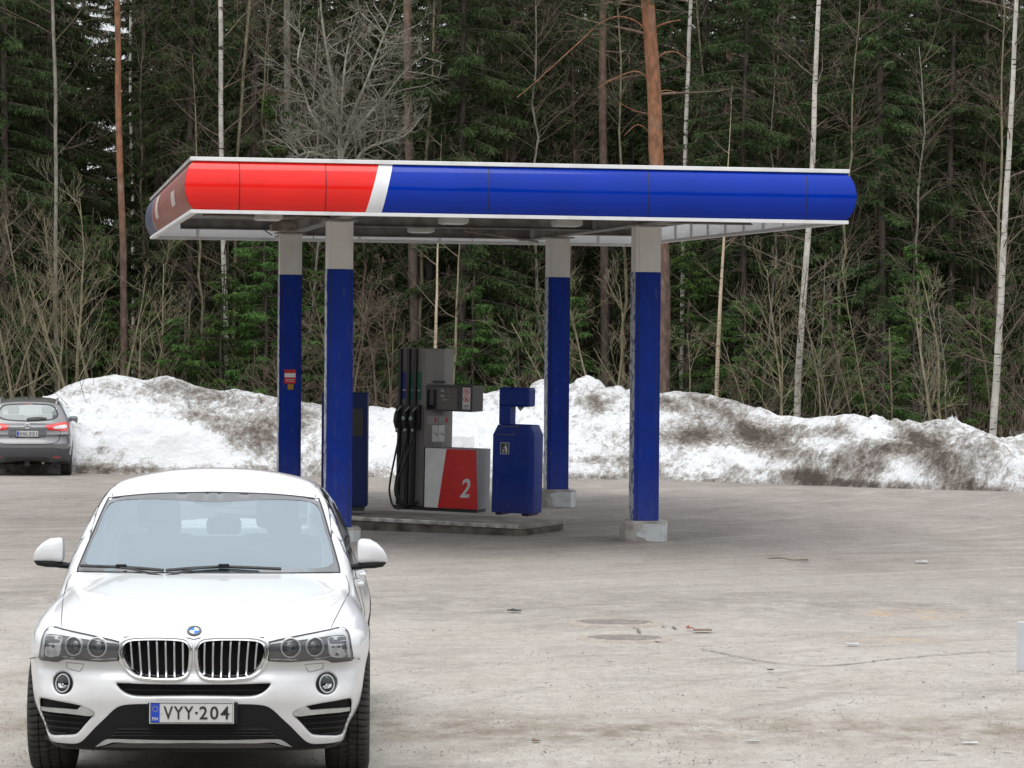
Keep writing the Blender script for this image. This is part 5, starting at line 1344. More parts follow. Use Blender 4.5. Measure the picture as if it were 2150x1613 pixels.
# --- side intakes with silver blades
for mr in (False, True):
    sg = -1 if mr else 1
    y_in = float(wc.depth(np.array([side_in.mean(0)]))[0])
    q = side_in.copy(); n = len(q)
    si = wc.patch(side_in, 'side_intake', M_VOID, off=-0.045, mirror=mr, rim=0.004)
    for f_ in (0.30, 0.46, 0.62, 0.78):
        z_ = side_in[:, 1].min() * f_ + side_in[:, 1].max() * (1 - f_) * 1.0
        z_ = side_in[:, 1].min() + (side_in[:, 1].max() - side_in[:, 1].min()) * (0.85 - f_)
        xs_ = np.linspace(side_in[:, 0].min(), side_in[:, 0].max(), 40); ok = poly_sdf(side_in, xs_, np.full(40, z_)) < -0.004; xs_ = xs_[ok]
        if len(xs_) > 3: wc.line(np.stack([xs_, np.full(len(xs_), z_)], 1), 'intake_slat', M_DKPLAST, 0.006, si, -0.03, mirror=mr)
    bl_ = catmull(wc.xz(B_([(128, 968), (320, 985), (510, 1000), (560, 963), (640, 1000), (684, 1040), (652, 1066), (520, 1054), (400, 1040), (132, 1006)])), 3, sharp=(0, 2, 9))
    wc.patch(bl_, 'intake_blade', M_SATIN, si, off=0.006, mirror=mr, rim=0.03)
# --- fog lamps
for mr in (False, True):
    sg = -1 if mr else 1
    cx_, cz_ = sg * fog_c[0], fog_c[1]; cy_ = float(wc.depth(np.array([fog_c]))[0])
    tn = -sg * 0.0
    fl_ = MB().lathe([(0.050, -0.002), (0.056, -0.008), (0.058, 0.0), (0.055, 0.02)], 36, 'y').build('fog_lamp', M_BLACK, white_car, smooth=True); fl_.location = (cx_, cy_ + 0.004, cz_); gn = grad(w_f0, np.array([[cx_, cy_, cz_]]))[0]; fl_.rotation_mode = 'QUATERNION'; fl_.rotation_quaternion = Vector((0, -1, 0)).rotation_difference(Vector((gn[0], gn[1], gn[2] * 0.5)).normalized())
    MB().lathe([(0.040, 0.010), (0.044, -0.004), (0.050, -0.004), (0.051, 0.012)], 36, 'y').build('lamp_ring', M_CHROME, fl_, smooth=True)
    MB().lathe([(0.0, 0.022), (0.02, 0.020), (0.042, 0.006)], 30, 'y').build('reflector', M_CHROME, fl_, smooth=True)
    MB().box(-0.040, 0.040, 0.0, 0.012, 0.0, 0.022).build('shade', M_DKPLAST, fl_)
    MB().lathe([(0.0, -0.006), (0.012, -0.004), (0.014, 0.014)], 16, 'y', (0, 0, -0.012)).build('bulb_cap', M_CHROME, fl_, smooth=True)
    MB().lathe([(0.0, -0.012), (0.025, -0.010), (0.047, -0.003)], 30, 'y').build('lens', M_LENS, fl_, smooth=True)
# --- headlights
M_LAMPBK = mat('lamp_housing_grey', (0.13, 0.13, 0.135), 0.25, scale=14); M_LAMPLT = mat('lamp_reflector', (0.82, 0.83, 0.84), 0.35, 0.3, color2=(0.62, 0.62, 0.63), scale=40)
M_BROW = mat('light_guide_white', (0.80, 0.81, 0.82), 0.25, coat=0.5, scale=9)
ll = dense(lamp, 0.02)
brow = catmull(wc.xz(B_([(172, 205), (200, 165), (265, 140), (345, 160), (600, 218), (940, 296), (940, 308), (600, 258), (350, 218), (240, 205), (192, 212), (172, 300), (160, 440), (128, 436), (140, 330)])), 3, sharp=(5, 6, 12, 13))
refl = catmull(wc.xz(B_([(180, 230), (240, 218), (350, 235), (345, 300), (335, 400), (300, 440), (170, 425)])), 3)
for mr in (False, True):
    sg = -1 if mr else 1
    h_ = wc.patch(ll, 'headlight', M_BLACK, off=0.004, mirror=mr, rim=0.02, spacing=0.015)
    inner_ll = ll + (ll.mean(0) - ll) * np.array([0.025, 0.07])
    wc.patch(inner_ll, 'lamp_housing', M_LAMPBK, h_, off=0.007, mirror=mr, rim=0.003, spacing=0.015)
    wc.patch(brow, 'light_guide', M_BROW, h_, off=0.016, mirror=mr, rim=0.012, spacing=0.012)
    wc.patch(refl, 'indicator', M_LAMPLT, h_, off=0.008, mirror=mr, rim=0.005)
    wc.line(wc.xz(B_([(172, 442), (330, 440), (420, 452), (700, 470), (930, 462)])), 'lower_trim', M_CHROME, 0.004, h_, 0.006, mirror=mr)
    wc.line(wc.xz(B_([(175, 262), (330, 290)])), 'indicator_edge', M_CHROME, 0.003, h_, 0.010, mirror=mr)
    for (lx, lz, lr) in ((478, 330, 102), (722, 342, 106)):
        c3 = wc.px(B_([(lx, lz)]))[0]; rr_ = lr * 0.2002 / FPX * 16.45
        cx_ = sg * c3[0]
        L_ = MB().lathe([(rr_ * 0.86, 0.012), (rr_ * 0.90, -0.006), (rr_, -0.006), (rr_ * 1.02, 0.012)], 32, 'y').build('daylight_ring', mat('ring_light_guide', (0.80, 0.81, 0.82), 0.25, scale=12), h_, smooth=True)
        L_.location = (cx_, c3[1] - 0.012, c3[2]); gn = grad(w_f0, np.array([[cx_, c3[1], c3[2]]]))[0]; L_.rotation_mode = 'QUATERNION'; L_.rotation_quaternion = Vector((0, -1, 0)).rotation_difference(Vector((gn[0], gn[1], gn[2] * 0.5)).normalized())
        MB().lathe([(0.0, -0.010), (rr_ * 0.3, -0.007), (rr_ * 0.55, 0.0), (rr_ * 0.72, 0.012)], 28, 'y').build('projector', mat('projector_glass', (0.11, 0.115, 0.12), 0.06, coat=1.0, scale=5), L_, smooth=True)
        MB().lathe([(rr_ * 0.70, 0.004), (rr_ * 0.74, 0.0), (rr_ * 0.88, 0.010)], 28, 'y').build('bezel', mat('lamp_bezel', (0.16, 0.16, 0.165), 0.25, 0.6, scale=9), L_, smooth=True)
    wc.patch(inner_ll, 'lens_cover', M_LENS, h_, off=0.030, mirror=mr, rim=0.022, spacing=0.015)
# --- plate, badge, washer caps, shut lines
c3 = wc.pxd([(402.3, 1497)], -0.03)[0]
MB().box(-0.235, 0.235, -0.022, 0.03, c3[2] - 0.060, c3[2] + 0.052).build('plate_holder', M_DKPLAST, white_car, bevel=0.006)
plate(white_car, (c3[0], -0.03, c3[2]), 0.442, 0.116, 'VYY', '204', 0.096)
bq = wc.px([(404.5, 1325)])[0]
O = np.array([[bq[0], 0.15, bq[2]]])
n_ = grad(w_f0, bq[None])[0]; n_ /= np.linalg.norm(n_)
bd = MB().lathe([(0.026, 0.001), (0.027, 0.006), (0.037, 0.006), (0.040, 0.0), (0.040, -0.01)], 36, 'z').build('bonnet_badge', mat('badge_dark_ring', (0.06, 0.062, 0.07), 0.25, coat=0.6), white_car, smooth=True)
bd.location = (0, bq[1], bq[2]); bd.rotation_mode = 'QUATERNION'; bd.rotation_quaternion = Vector((0, 0, 1)).rotation_difference(Vector((0, n_[1], n_[2])))
for k in range(4):
    pts = [(0, 0)] + [(0.026 * math.cos(a), 0.026 * math.sin(a)) for a in np.linspace(k * math.pi / 2, (k + 1) * math.pi / 2, 8)]
    MB().prism(pts, -0.002, 0.004, 'z').build('badge_quarter', mat('badge_blue', (0.02, 0.18, 0.55), 0.3) if k % 2 else mat('badge_white', (0.75, 0.76, 0.78), 0.3), bd)
M_GAP = mat('panel_gap', (0.10, 0.10, 0.105), 0.8, scale=20)
hood_line = catmull(wc.xz(A_([(222, 866), (224, 800), (233, 715), (252, 640), (276, 592)])), 5, closed=False)
cap_line = catmull(wc.xz(B_([(398, 505), (580, 522), (540, 600), (400, 560)])), 3, sharp=(0, 1, 2, 3))
fend = wc.xz(B_([(108, 450), (60, 455), (10, 468)]))
for mr in (False, True):
    def surf_line(q3, nm, r_, par=None):
        q3 = q3.copy()
        if mr: q3 = q3 * [-1, 1, 1]
        return MB().tube([tuple(p) for p in q3], r_, 5).build(nm, M_GAP, par or white_car, smooth=True)
    q3 = wc.px(A_([(222, 868), (223, 835), (226, 790), (231, 735), (241, 680), (255, 632), (276, 592)])); surf_line(q3, 'bonnet_gap', 0.0030)
    q3 = wc.px(B_([(108, 450), (60, 455), (12, 466)])); surf_line(q3, 'bumper_gap', 0.0030)
    q3 = wc.px(B_([(398, 505), (490, 513), (580, 522), (562, 565), (538, 602), (470, 585), (400, 560), (398, 505)])); surf_line(q3, 'washer_cap', 0.0018)
q3 = wc.px(B_([(1000, 240), (1100, 236), (1300, 228), (1550, 236), (1690, 252), (1718, 262)])); q3 = np.concatenate([q3, (q3 * [-1, 1, 1])[::-1]])
wc.line3(q3, 'bonnet_gap', M_GAP, 0.0035)
# roof channels
for mr in (False, True):
    q = []
    for t in np.linspace(0, 1, 9):
        y = 2.12 + 1.6 * t; x = 0.60 - 0.02 * t
        O = np.array([[x, y, 2.2]]); p, _t = trace(w_f0, O, np.array([[0, 0, -1.0]]), 1.5); q.append(p[0] * ([-1, 1, 1] if mr else [1, 1, 1]))
    wc.line3(q, 'roof_channel', M_GAP, 0.004)
# --- mirrors
M_WPL = mat('white_mirror_paint', (0.66, 0.665, 0.67), 0.28, coat=0.8, scale=4)
def mirror(sg):
    # (x from body outwards, section half height, centre height, half depth)
    st = [(0.852, 0.050, 1.196, 0.060), (0.857, 0.066, 1.198, 0.085), (0.875, 0.072, 1.202, 0.10), (0.925, 0.070, 1.200, 0.105), (0.965, 0.060, 1.190, 0.10), (1.000, 0.043, 1.174, 0.085), (1.020, 0.026, 1.160, 0.06), (1.028, 0.006, 1.150, 0.025)]
    V = []; ns = 20
    for (x, h, zc, d) in st:
        for k in range(ns):
            a = 2 * math.pi * k / ns; ca_, sa_ = math.cos(a), math.sin(a)
            e = 0.5
            V.append((sg * x, 1.80 + d * math.copysign(abs(ca_) ** e, ca_), zc - 0.035 + h * math.copysign(abs(sa_) ** e, sa_)))
    F = [(i * ns + k, i * ns + (k + 1) % ns, (i + 1) * ns + (k + 1) % ns, (i + 1) * ns + k) for i in range(len(st) - 1) for k in range(ns)] + [tuple(range(ns)), tuple((len(st) - 1) * ns + k for k in range(ns))]
    mb = MB(); mb.v = V; mb.f = F; o = mb.build('door_mirror', M_WPL, white_car, smooth=True)
    V = []
    st2 = [(0.80, 0.016, 1.105, 0.05), (0.86, 0.018, 1.112, 0.06), (0.90, 0.022, 1.122, 0.095), (0.95, 0.022, 1.124, 0.103), (1.0, 0.020, 1.130, 0.085), (1.02, 0.012, 1.142, 0.05)]
    for (x, h, zc, d) in st2:
        for k in range(ns):
            a = 2 * math.pi * k / ns; ca_, sa_ = math.cos(a), math.sin(a); V.append((sg * x, 1.80 + d * math.copysign(abs(ca_) ** 0.7, ca_), zc - 0.035 + h * math.copysign(abs(sa_) ** 0.7, sa_)))
    F = [(i * ns + k, i * ns + (k + 1) % ns, (i + 1) * ns + (k + 1) % ns, (i + 1) * ns + k) for i in range(len(st2) - 1) for k in range(ns)] + [tuple(range(ns)), tuple((len(st2) - 1) * ns + k for k in range(ns))]
    mb = MB(); mb.v = V; mb.f = F; mb.build('mirror_base', M_DKPLAST, o, smooth=True)
mirror(-1); mirror(1)
# --- wheels, door handles, underside
for (x, y) in ((-1, 0.87), (1, 0.87), (-1, 3.68), (1, 3.68)):
    wheel(white_car, x * 0.806, y, 0.352, 0.352, 0.245, x, M_TYRE, M_RIM)
MB().box(-0.50, 0.50, 0.25, 4.3, 0.235, 0.30).build('underbody', M_VOID, white_car)
for sg in (-1, 1):
    for y in (2.45, 3.3):
        O = np.array([[1.4, y, 0.93]]); p, _t = trace(w_f0, O, np.array([[-1.0, 0, 0]]), 1.0); x = p[0][0]
        MB().tube([(sg * (x - 0.004), y - 0.09, 0.93), (sg * (x + 0.03), y - 0.06, 0.932), (sg * (x + 0.032), y + 0.06, 0.936), (sg * (x - 0.004), y + 0.09, 0.936)], 0.013, 8).build('door_handle', M_WPL, white_car, smooth=True)
    for yy in (1.62, 2.70, 3.62):                 # door gaps
        q = []
        for z_ in np.linspace(0.34, 1.06, 14):
            yq = yy + (0.10 * (z_ - 0.6) if yy < 2 else 0)
            p, _t = trace(w_f0, np.array([[1.4, yq, z_]]), np.array([[-1.0, 0, 0]]), 1.0); q.append((sg * p[0][0], yq, z_))
        wc.line3(q, 'door_gap', M_GAP, 0.003)
# ================================================================== GREY CAR, seen from behind
QY = 63.0
QX = P(57, 900, QY)[0]
q_M = Matrix.Translation((QX, QY, zg(QY + 0.7) + 0.0)) @ Matrix.Rotation(R(7.0), 4, 'Z')
grey_car = thing('parked_car', 'dark grey hatchback crossover parked by the snow bank, seen from behind', 'car')
grey_car.matrix_world = q_M
q_hw = lut([0.15, 0.3, 0.45, 0.67, 0.88, 1.02, 1.10, 1.2, 1.7], [0.80, 0.865, 0.89, 0.902, 0.897, 0.872, 0.845, 0.80, 0.5])
q_top = lut([-0.3, 0.0, 0.12, 0.3, 0.6, 3.2, 3.6, 4.1, 4.4], [0.9, 1.00, 1.06, 1.09, 1.10, 1.08, 1.02, 0.90, 0.7])
q_cor = lut([0, 0.3, 0.55, 0.7, 0.8, 0.86, 0.9, 1.0], [0, 0.012, 0.05, 0.11, 0.19, 0.29, 0.42, 0.9])
q_base = lut([0.0, 0.22, 0.30, 0.40, 0.55, 0.68, 0.72, 0.80, 0.95, 1.02, 1.10, 1.7], [0.35, 0.16, 0.07, 0.02, 0.0, 0.0, 0.035, 0.075, 0.10, 0.105, 0.16, 0.55])
q_roof = lut([-0.2, 0.35, 0.6, 1.2, 1.8, 2.3, 2.8, 3.2, 4.4], [1.44, 1.50, 1.54, 1.585, 1.585, 1.54, 1.33, 1.10, 0.6])
q_hg = lut([0.8, 1.08, 1.2, 1.32, 1.45, 1.54, 1.65], [0.88, 0.835, 0.795, 0.74, 0.675, 0.62, 0.54])
def q_lower(x, y, z):
    ax = np.abs(x); side = ax - q_hw(z) - 0.03 * np.where(y > 3.4, -(y - 3.4), 0)
    fs = q_cor.slope(ax); fr = (q_cor(ax) + q_base(z) - y) / np.sqrt(1 + fs * fs * 0.9)
    re = (y - 4.37 + q_cor(ax) * 0.9 + 0.1 * (z - 0.5) ** 2)
    f = smax(smax(side, z - q_top(y) + 0.03 * (ax / 0.8) ** 3, 0.07), smax(fr, re / np.sqrt(1 + fs * fs * 0.8), 0.02), 0.06)
    return smax(f, 0.24 - z + 0.10 * np.exp(-((y - 0.2) / 0.4) ** 2) * np.clip(1 - ax / 0.8, 0, 1), 0.04)
def q_cabin(x, y, z):
    ax = np.abs(x)
    wf = -0.86 * (y - 0.20 - 0.14 * ax ** 2.2) + 0.51 * (z - 1.06)
    f = smax(smax(wf, z - q_roof(y) + 0.06 * (ax / 0.6) ** 2.6, 0.05), (ax - q_hg(z)) * 0.93, 0.07)
    return smax(f, 0.85 - z, 0.02)
def q_f0(x, y, z, carve=False): return smin(q_lower(x, y, z), q_cabin(x, y, z), 0.03)
qc = Car(grey_car, q_M, q_f0, None)
Q_ = lambda pts: [(0.1426 * x, 800 + 0.1426 * y) for x, y in pts]
QCX = 397
def q_half(pts, n=3, sharp=()):
    q = catmull(qc.xz(Q_(pts)), n, closed=False, sharp=sharp); r = q[::-1] * np.array([-1, 1]); q[0, 0] = 0; q[-1, 0] = 0
    return np.concatenate([q, r[1:-1]])
q_win = q_half([(QCX, 325), (620, 335), (770, 352), (825, 400), (862, 495), (835, 540), (760, 572), (600, 590), (QCX, 597)], sharp=(0, 8))
def q_f(x, y, z, carve=True):
    f = smin(q_lower(x, y, z), q_cabin(x, y, z), 0.03)
    for ay in (0.83, 3.47):
        w = smax(np.sqrt((y - ay) ** 2 + (z - 0.34) ** 2) - 0.385, 0.50 - np.abs(x), 0.02); f = smax(f, -w, 0.012)
    inner = smax(q_cabin(x, y, z) + 0.05, 0.8 - z, 0.03)
    f = np.maximum(f, -np.maximum(inner, y - 3.2))
    p2 = poly_sdf(q_win, np.abs(x) + 0 * z, z + 0 * x) if f.ndim == 3 else poly_sdf(q_win, np.abs(x), z)
    f = smax(f, -np.maximum(p2 + 0.03, y - 0.75), 0.012)
    wsx = np.maximum(np.maximum(np.abs(x) - 0.60, np.abs(y - 2.75) - 0.45), np.abs(z - 1.30) - 0.15); f = smax(f, -wsx, 0.012)
    return f
_xh = axis((0, 0.98, 0.018)); _xs = np.concatenate([-_xh[:0:-1], _xh])
M_GPAINT = paint('graphite_paint', (0.165, 0.167, 0.172), 0.44, ((0.83, 0.34), (3.47, 0.34)), 0.43, 0.35, 0.35)
link('body', body_mesh(q_f, _xs, axis((-0.08, 0.8, 0.018), (0.8, 4.5, 0.035)), axis((0.2, 1.7, 0.018)), 'body'), M_GPAINT, grey_car)
M_QGLASS = glass('rear_glass', (0.17, 0.19, 0.19), (0.85, 0.92, 0.95), 1.9)
rg = qc.patch(q_win, 'rear_window', M_QGLASS, off=0.006, rim=0.01, spacing=0.08)
ring_patch(qc, dense(q_win, 0.05), dense(q_win + (q_win.mean(0) - q_win) * np.array([0.06, 0.13]), 0.05), 'edge_band', M_BLACK, rg, 0.008)
wip = qc.patch(catmull(qc.xz(Q_([(390, 560), (470, 535), (560, 530), (690, 545), (620, 562), (450, 578)])), 3), 'rear_wiper', M_BLACK, off=0.03, rim=0.02)
sp = qc.patch(catmull(qc.xz(Q_([(335, 325), (480, 330), (478, 344), (335, 338)])), 2, sharp=(0, 1, 2, 3)), 'brake_light', mat('brake_red', (0.22, 0.015, 0.012), 0.3), off=0.012)
M_TAIL = mat('tail_lamp_red', (0.62, 0.025, 0.020), 0.2, coat=0.8, scale=9); M_TAILW = mat('tail_lamp_clear', (0.62, 0.60, 0.60), 0.2, coat=0.8, scale=9)
tl = catmull(qc.xz(Q_([(668, 655), (770, 632), (880, 612), (985, 600), (1008, 615), (1006, 700), (996, 735), (900, 735), (720, 724), (690, 690)])), 3, sharp=(0, 3, 6, 8))
tw = catmull(qc.xz(Q_([(785, 682), (880, 657), (975, 645), (980, 690), (880, 702), (810, 706)])), 3)
tails = []
for mr in (False, True):
    t_ = qc.patch(tl, 'tail_lamp', M_TAIL, off=0.012, mirror=mr, rim=0.03); qc.patch(tw, 'reversing_lamp', M_TAILW, t_, off=0.020, mirror=mr, rim=0.01)
    rf = catmull(qc.xz(Q_([(785, 1118), (885, 1116), (888, 1132), (787, 1134)])), 2, sharp=(0, 1, 2, 3)); qc.patch(rf, 'bumper_reflector', M_TAIL, off=0.008, mirror=mr)
# recess with the plate, bumper, skirt
qc.patch(q_half([(QCX, 715), (640, 715), (690, 760), (660, 835), (QCX, 838)], sharp=(0, 1, 3, 4)), 'plate_recess', mat('graphite_shadow_gap', (0.075, 0.076, 0.08), 0.45, coat=0.3), off=0.004, rim=0.01)
c3 = qc.px(Q_([(QCX, 778)]))[0]
plate(grey_car, (0, c3[1] - 0.015, c3[2]), 0.442, 0.116, 'KNL', '321', 0.098, eu=True, ring=False)
MB().box(-0.24, 0.24, c3[1] - 0.012, c3[1] + 0.05, c3[2] - 0.082, c3[2] - 0.058).build('plate_holder', M_BLACK, grey_car)
sk = q_half([(QCX, 988), (800, 985), (985, 1000), (1035, 960), (1040, 1130), (1000, 1180), (880, 1178), (760, 1225), (QCX, 1215)], sharp=(0, 3, 8))
lowb = qc.patch(sk, 'lower_bumper', mat('dark_bumper_plastic', (0.055, 0.057, 0.061), 0.6, scale=10), off=0.006, rim=0.02)
qc.patch(q_half([(QCX, 1118), (640, 1120), (700, 1135), (725, 1165), (700, 1215), (QCX, 1222)], sharp=(0, 5)), 'diffuser', mat('diffuser_black', (0.03, 0.028, 0.027), 0.7, scale=10), lowb, off=0.016, rim=0.02)
qc.line3(qc.px(Q_([(200, 930), (400, 928), (600, 930), (760, 925), (830, 905), (875, 860), (888, 760), (890, 610)])) + [0, -0.004, 0], 'tailgate_gap', M_BLACK, 0.006)
qc.line3((qc.px(Q_([(200, 930), (400, 928), (600, 930), (760, 925), (830, 905), (875, 860), (888, 760), (890, 610)])) + [0, -0.004, 0]), 'tailgate_gap', M_BLACK, 0.006, mirror=True)
b3 = qc.px(Q_([(QCX, 663)]))[0]
bg = MB().lathe([(0.040, -0.008), (0.050, -0.012), (0.060, -0.008), (0.060, 0.004), (0.040, 0.004)], 28, 'y').build('tailgate_badge', M_CHROME, grey_car, smooth=True); bg.location = (0, b3[1] - 0.02, b3[2])
MB().box(-0.066, 0.066, -0.014, 0.0, -0.012, 0.012).build('badge_bar', M_CHROME, bg, bevel=0.003)
for sg in (-1, 1):
    q = []
    for t in np.linspace(0, 1, 10):
        y = 0.42 + 1.7 * t; p, _t = trace(q_f0, np.array([[sg * 0.575, y, 2.2]]), np.array([[0, 0, -1.0]]), 1.6); q.append(p[0] + [0, 0, 0.035 * min(1, 6 * t, 6 * (1 - t) + 0.01)])
    qc.line3(q, 'roof_rail', M_SATIN, 0.018, sides=8)
    mh = MB(); mh.box(0.80 if sg > 0 else -0.98, 0.98 if sg > 0 else -0.80, 2.45, 2.62, 1.02, 1.16); mh.build('door_mirror', M_GPAINT, grey_car, bevel=0.04)
    for y in (0.83, 3.47): wheel(grey_car, sg * 0.775, y, 0.34, 0.34, 0.225, sg, M_TYRE, M_RIM)
    side_pane(qc, None, [(0.62, 1.16), (0.75, 1.42), (1.4, 1.48), (2.1, 1.47), (2.62, 1.30), (2.9, 1.10), (1.6, 1.08)], 'side_window', M_SGLASS, sg, grey_car)
p, _t = trace(q_f0, np.array([[-0.0, 0.95, 2.2]]), np.array([[0, 0, -1.0]]), 1.6)
MB().tube([p[0], p[0] + np.array([0, -0.02, 0.05]), p[0] + np.array([0.02, -0.30, 0.36])], [0.02, 0.008, 0.004], 8).build('aerial', M_BLACK, grey_car)
MB().box(-0.5, 0.5, 0.35, 3.9, 0.25, 0.33).build('underbody', M_VOID, grey_car)
MB().tube([(0.32, 0.3, 0.30), (0.32, 0.08, 0.29)], 0.03, 10).build('exhaust_pipe', M_STEEL, grey_car)
MB().box(-0.05, 0.05, 0.1, 0.3, 0.22, 0.36).build('tow_eye', M_BLACK, grey_car)
for sx_ in (-0.35, 0.35):
    seat = MB().box(sx_ - 0.23, sx_ + 0.23, 1.95, 2.1, 0.82, 1.20).build('front_seat', M_FABRIC, grey_car, bevel=0.05); MB().box(sx_ - 0.12, sx_ + 0.12, 1.98, 2.06, 1.21, 1.38).build('headrest', M_FABRIC, seat, bevel=0.04)
MB().box(-0.6, 0.6, 1.1, 1.25, 0.82, 1.14).build('rear_seat', M_FABRIC, grey_car, bevel=0.05)
# ================================================================== FOREST
def wood_mat(name, c1, c2, scale, stretch, bump=0.5, c3=None):
    m = mat(name, c1, 0.9, color2=c2, scale=scale, stretch=stretch, bump=bump, bscale=scale * 2.5, spec=0.2, lo=0.38, hi=0.6)
    return m
def leaf_mat(name, c1, c2):
    m = bpy.data.materials.new(name); m.use_nodes = True
    nt = m.node_tree; N = nt.nodes; L = nt.links; b = N['Principled BSDF']
    b.inputs['Roughness'].default_value = 0.8; b.inputs['Specular IOR Level'].default_value = 0.08
    tc = N.new('ShaderNodeTexCoord'); nz = N.new('ShaderNodeTexNoise'); nz.inputs['Scale'].default_value = 1.6; nz.inputs['Detail'].default_value = 6; nz.inputs['Roughness'].default_value = 0.75
    L.new(tc.outputs['Object'], nz.inputs['Vector'])
    oi = N.new('ShaderNodeObjectInfo')
    rp = N.new('ShaderNodeValToRGB'); rp.color_ramp.elements[0].position = 0.3; rp.color_ramp.elements[1].position = 0.72
    rp.color_ramp.elements[0].color = rgba(c1); rp.color_ramp.elements[1].color = rgba(c2); L.new(nz.outputs['Fac'], rp.inputs[0])
    hs = N.new('ShaderNodeHueSaturation'); L.new(rp.outputs[0], hs.inputs['Color'])
    mr = N.new('ShaderNodeMapRange'); mr.inputs[3].default_value = 0.75; mr.inputs[4].default_value = 1.25; L.new(oi.outputs['Random'], mr.inputs[0]); L.new(mr.outputs[0], hs.inputs['Value'])
    mr2 = N.new('ShaderNodeMapRange'); mr2.inputs[3].default_value = 0.485; mr2.inputs[4].default_value = 0.515; L.new(oi.outputs['Random'], mr2.inputs[0]); L.new(mr2.outputs[0], hs.inputs['Hue'])
    L.new(hs.outputs[0], b.inputs['Base Color'])
    MATS[name] = m
    return m
M_SPRUCE = leaf_mat('spruce_needles', (0.021, 0.034, 0.014), (0.068, 0.096, 0.036))
M_YOUNG = leaf_mat('young_spruce_needles', (0.030, 0.062, 0.016), (0.090, 0.150, 0.042))
M_PINEN = leaf_mat('pine_needles', (0.045, 0.070, 0.034), (0.105, 0.140, 0.070))
M_BARK = wood_mat('spruce_bark', (0.115, 0.095, 0.08), (0.055, 0.045, 0.038), 9, (1, 1, 0.35))
M_ALDER = wood_mat('pale_grey_bark', (0.265, 0.250, 0.205), (0.155, 0.145, 0.118), 12, (1, 1, 0.4), 0.2)
M_WILLOW = wood_mat('greenish_brown_bark', (0.255, 0.225, 0.145), (0.15, 0.130, 0.085), 12, (1, 1, 0.4), 0.2)
M_TWIG = wood_mat('brown_twigs', (0.175, 0.135, 0.100), (0.10, 0.076, 0.058), 6, (1, 1, 0.6), 0.0)
def banded_bark(name, top, low, z0, z1, marks=None):
    """bark whose colour changes with height along the stem; birch adds dark cross marks"""
    m = bpy.data.materials.new(name); m.use_nodes = True; nt = m.node_tree; N = nt.nodes; L = nt.links; b = N['Principled BSDF']
    b.inputs['Roughness'].default_value = 0.85; b.inputs['Specular IOR Level'].default_value = 0.2
    tc = N.new('ShaderNodeTexCoord'); sp = N.new('ShaderNodeSeparateXYZ'); L.new(tc.outputs['Object'], sp.inputs[0])
    def noise(s, st, d=5):
        mp = N.new('ShaderNodeMapping'); mp.inputs['Scale'].default_value = st; L.new(tc.outputs['Object'], mp.inputs[0])
        n = N.new('ShaderNodeTexNoise'); n.inputs['Scale'].default_value = s; n.inputs['Detail'].default_value = d; L.new(mp.outputs[0], n.inputs['Vector']); return n.outputs['Fac']
    def rampc(f, p0, p1, c0, c1):
        r = N.new('ShaderNodeValToRGB'); r.color_ramp.elements[0].position = p0; r.color_ramp.elements[1].position = p1; r.color_ramp.elements[0].color = rgba(c0); r.color_ramp.elements[1].color = rgba(c1); L.new(f, r.inputs[0]); return r.outputs[0]
    def mix(f, a, c):
        x = N.new('ShaderNodeMixRGB'); L.new(f, x.inputs[0])
        for i, q in ((1, a), (2, c)):
            if isinstance(q, tuple): x.inputs[i].default_value = rgba(q)
            else: L.new(q, x.inputs[i])
        return x.outputs[0]
    mr = N.new('ShaderNodeMapRange'); mr.inputs[1].default_value = z0; mr.inputs[2].default_value = z1; L.new(sp.outputs[2], mr.inputs[0])
    tn = rampc(noise(7, (1, 1, 0.6)), 0.35, 0.65, tuple(c * 0.68 for c in top), top); ln = rampc(noise(8, (1, 1, 0.4)), 0.35, 0.65, tuple(c * 0.6 for c in low), low)
    col = mix(mr.outputs[0], ln, tn)
    vz = N.new('ShaderNodeTexVoronoi'); vz.inputs['Scale'].default_value = 12.0; vmp = N.new('ShaderNodeMapping'); vmp.inputs['Scale'].default_value = (1, 1, 0.5); L.new(tc.outputs['Object'], vmp.inputs[0]); L.new(vmp.outputs[0], vz.inputs['Vector'])
    if not marks:
        fk = rampc(vz.outputs['Distance'], 0.35, 0.80, (0, 0, 0), (0.5, 0.5, 0.5)); col = mix(fk, col, tuple(c * 0.42 for c in low)); pk = rampc(noise(5, (1, 1, 0.5)), 0.55, 0.70, (0, 0, 0), (0.6, 0.6, 0.6)); col = mix(pk, col, (0.25, 0.20, 0.165))
    if marks:
        mk = rampc(noise(marks, (0.35, 0.35, 2.4), 3), 0.60, 0.66, (0, 0, 0), (1, 1, 1)); col = mix(mk, col, (0.03, 0.028, 0.026))
        mk2 = rampc(noise(marks * 0.35, (0.6, 0.6, 1.2), 4), 0.66, 0.72, (0, 0, 0), (1, 1, 1)); col = mix(mk2, col, (0.05, 0.045, 0.04))
    L.new(col, b.inputs['Base Color'])
    bp = N.new('ShaderNodeBump'); bp.inputs['Strength'].default_value = 0.4; bp.inputs['Distance'].default_value = 0.03; L.new(noise(14, (1, 1, 0.4)), bp.inputs['Height']); L.new(bp.outputs[0], b.inputs['Normal'])
    MATS[name] = m
    return m
M_PINE = banded_bark('pine_bark_orange', (0.33, 0.155, 0.085), (0.17, 0.115, 0.092), 4.6, 7.2)
M_PINEG = banded_bark('pine_bark_grey', (0.235, 0.155, 0.115), (0.16, 0.125, 0.105), 4.0, 9.0)
M_BIRCH = banded_bark('birch_bark', (0.55, 0.52, 0.465), (0.46, 0.43, 0.38), 1.0, 5.0, 9.0)
M_BIRCHC = banded_bark('young_birch_bark', (0.58, 0.47, 0.335), (0.50, 0.41, 0.30), 1.0, 5.0, 11.0)

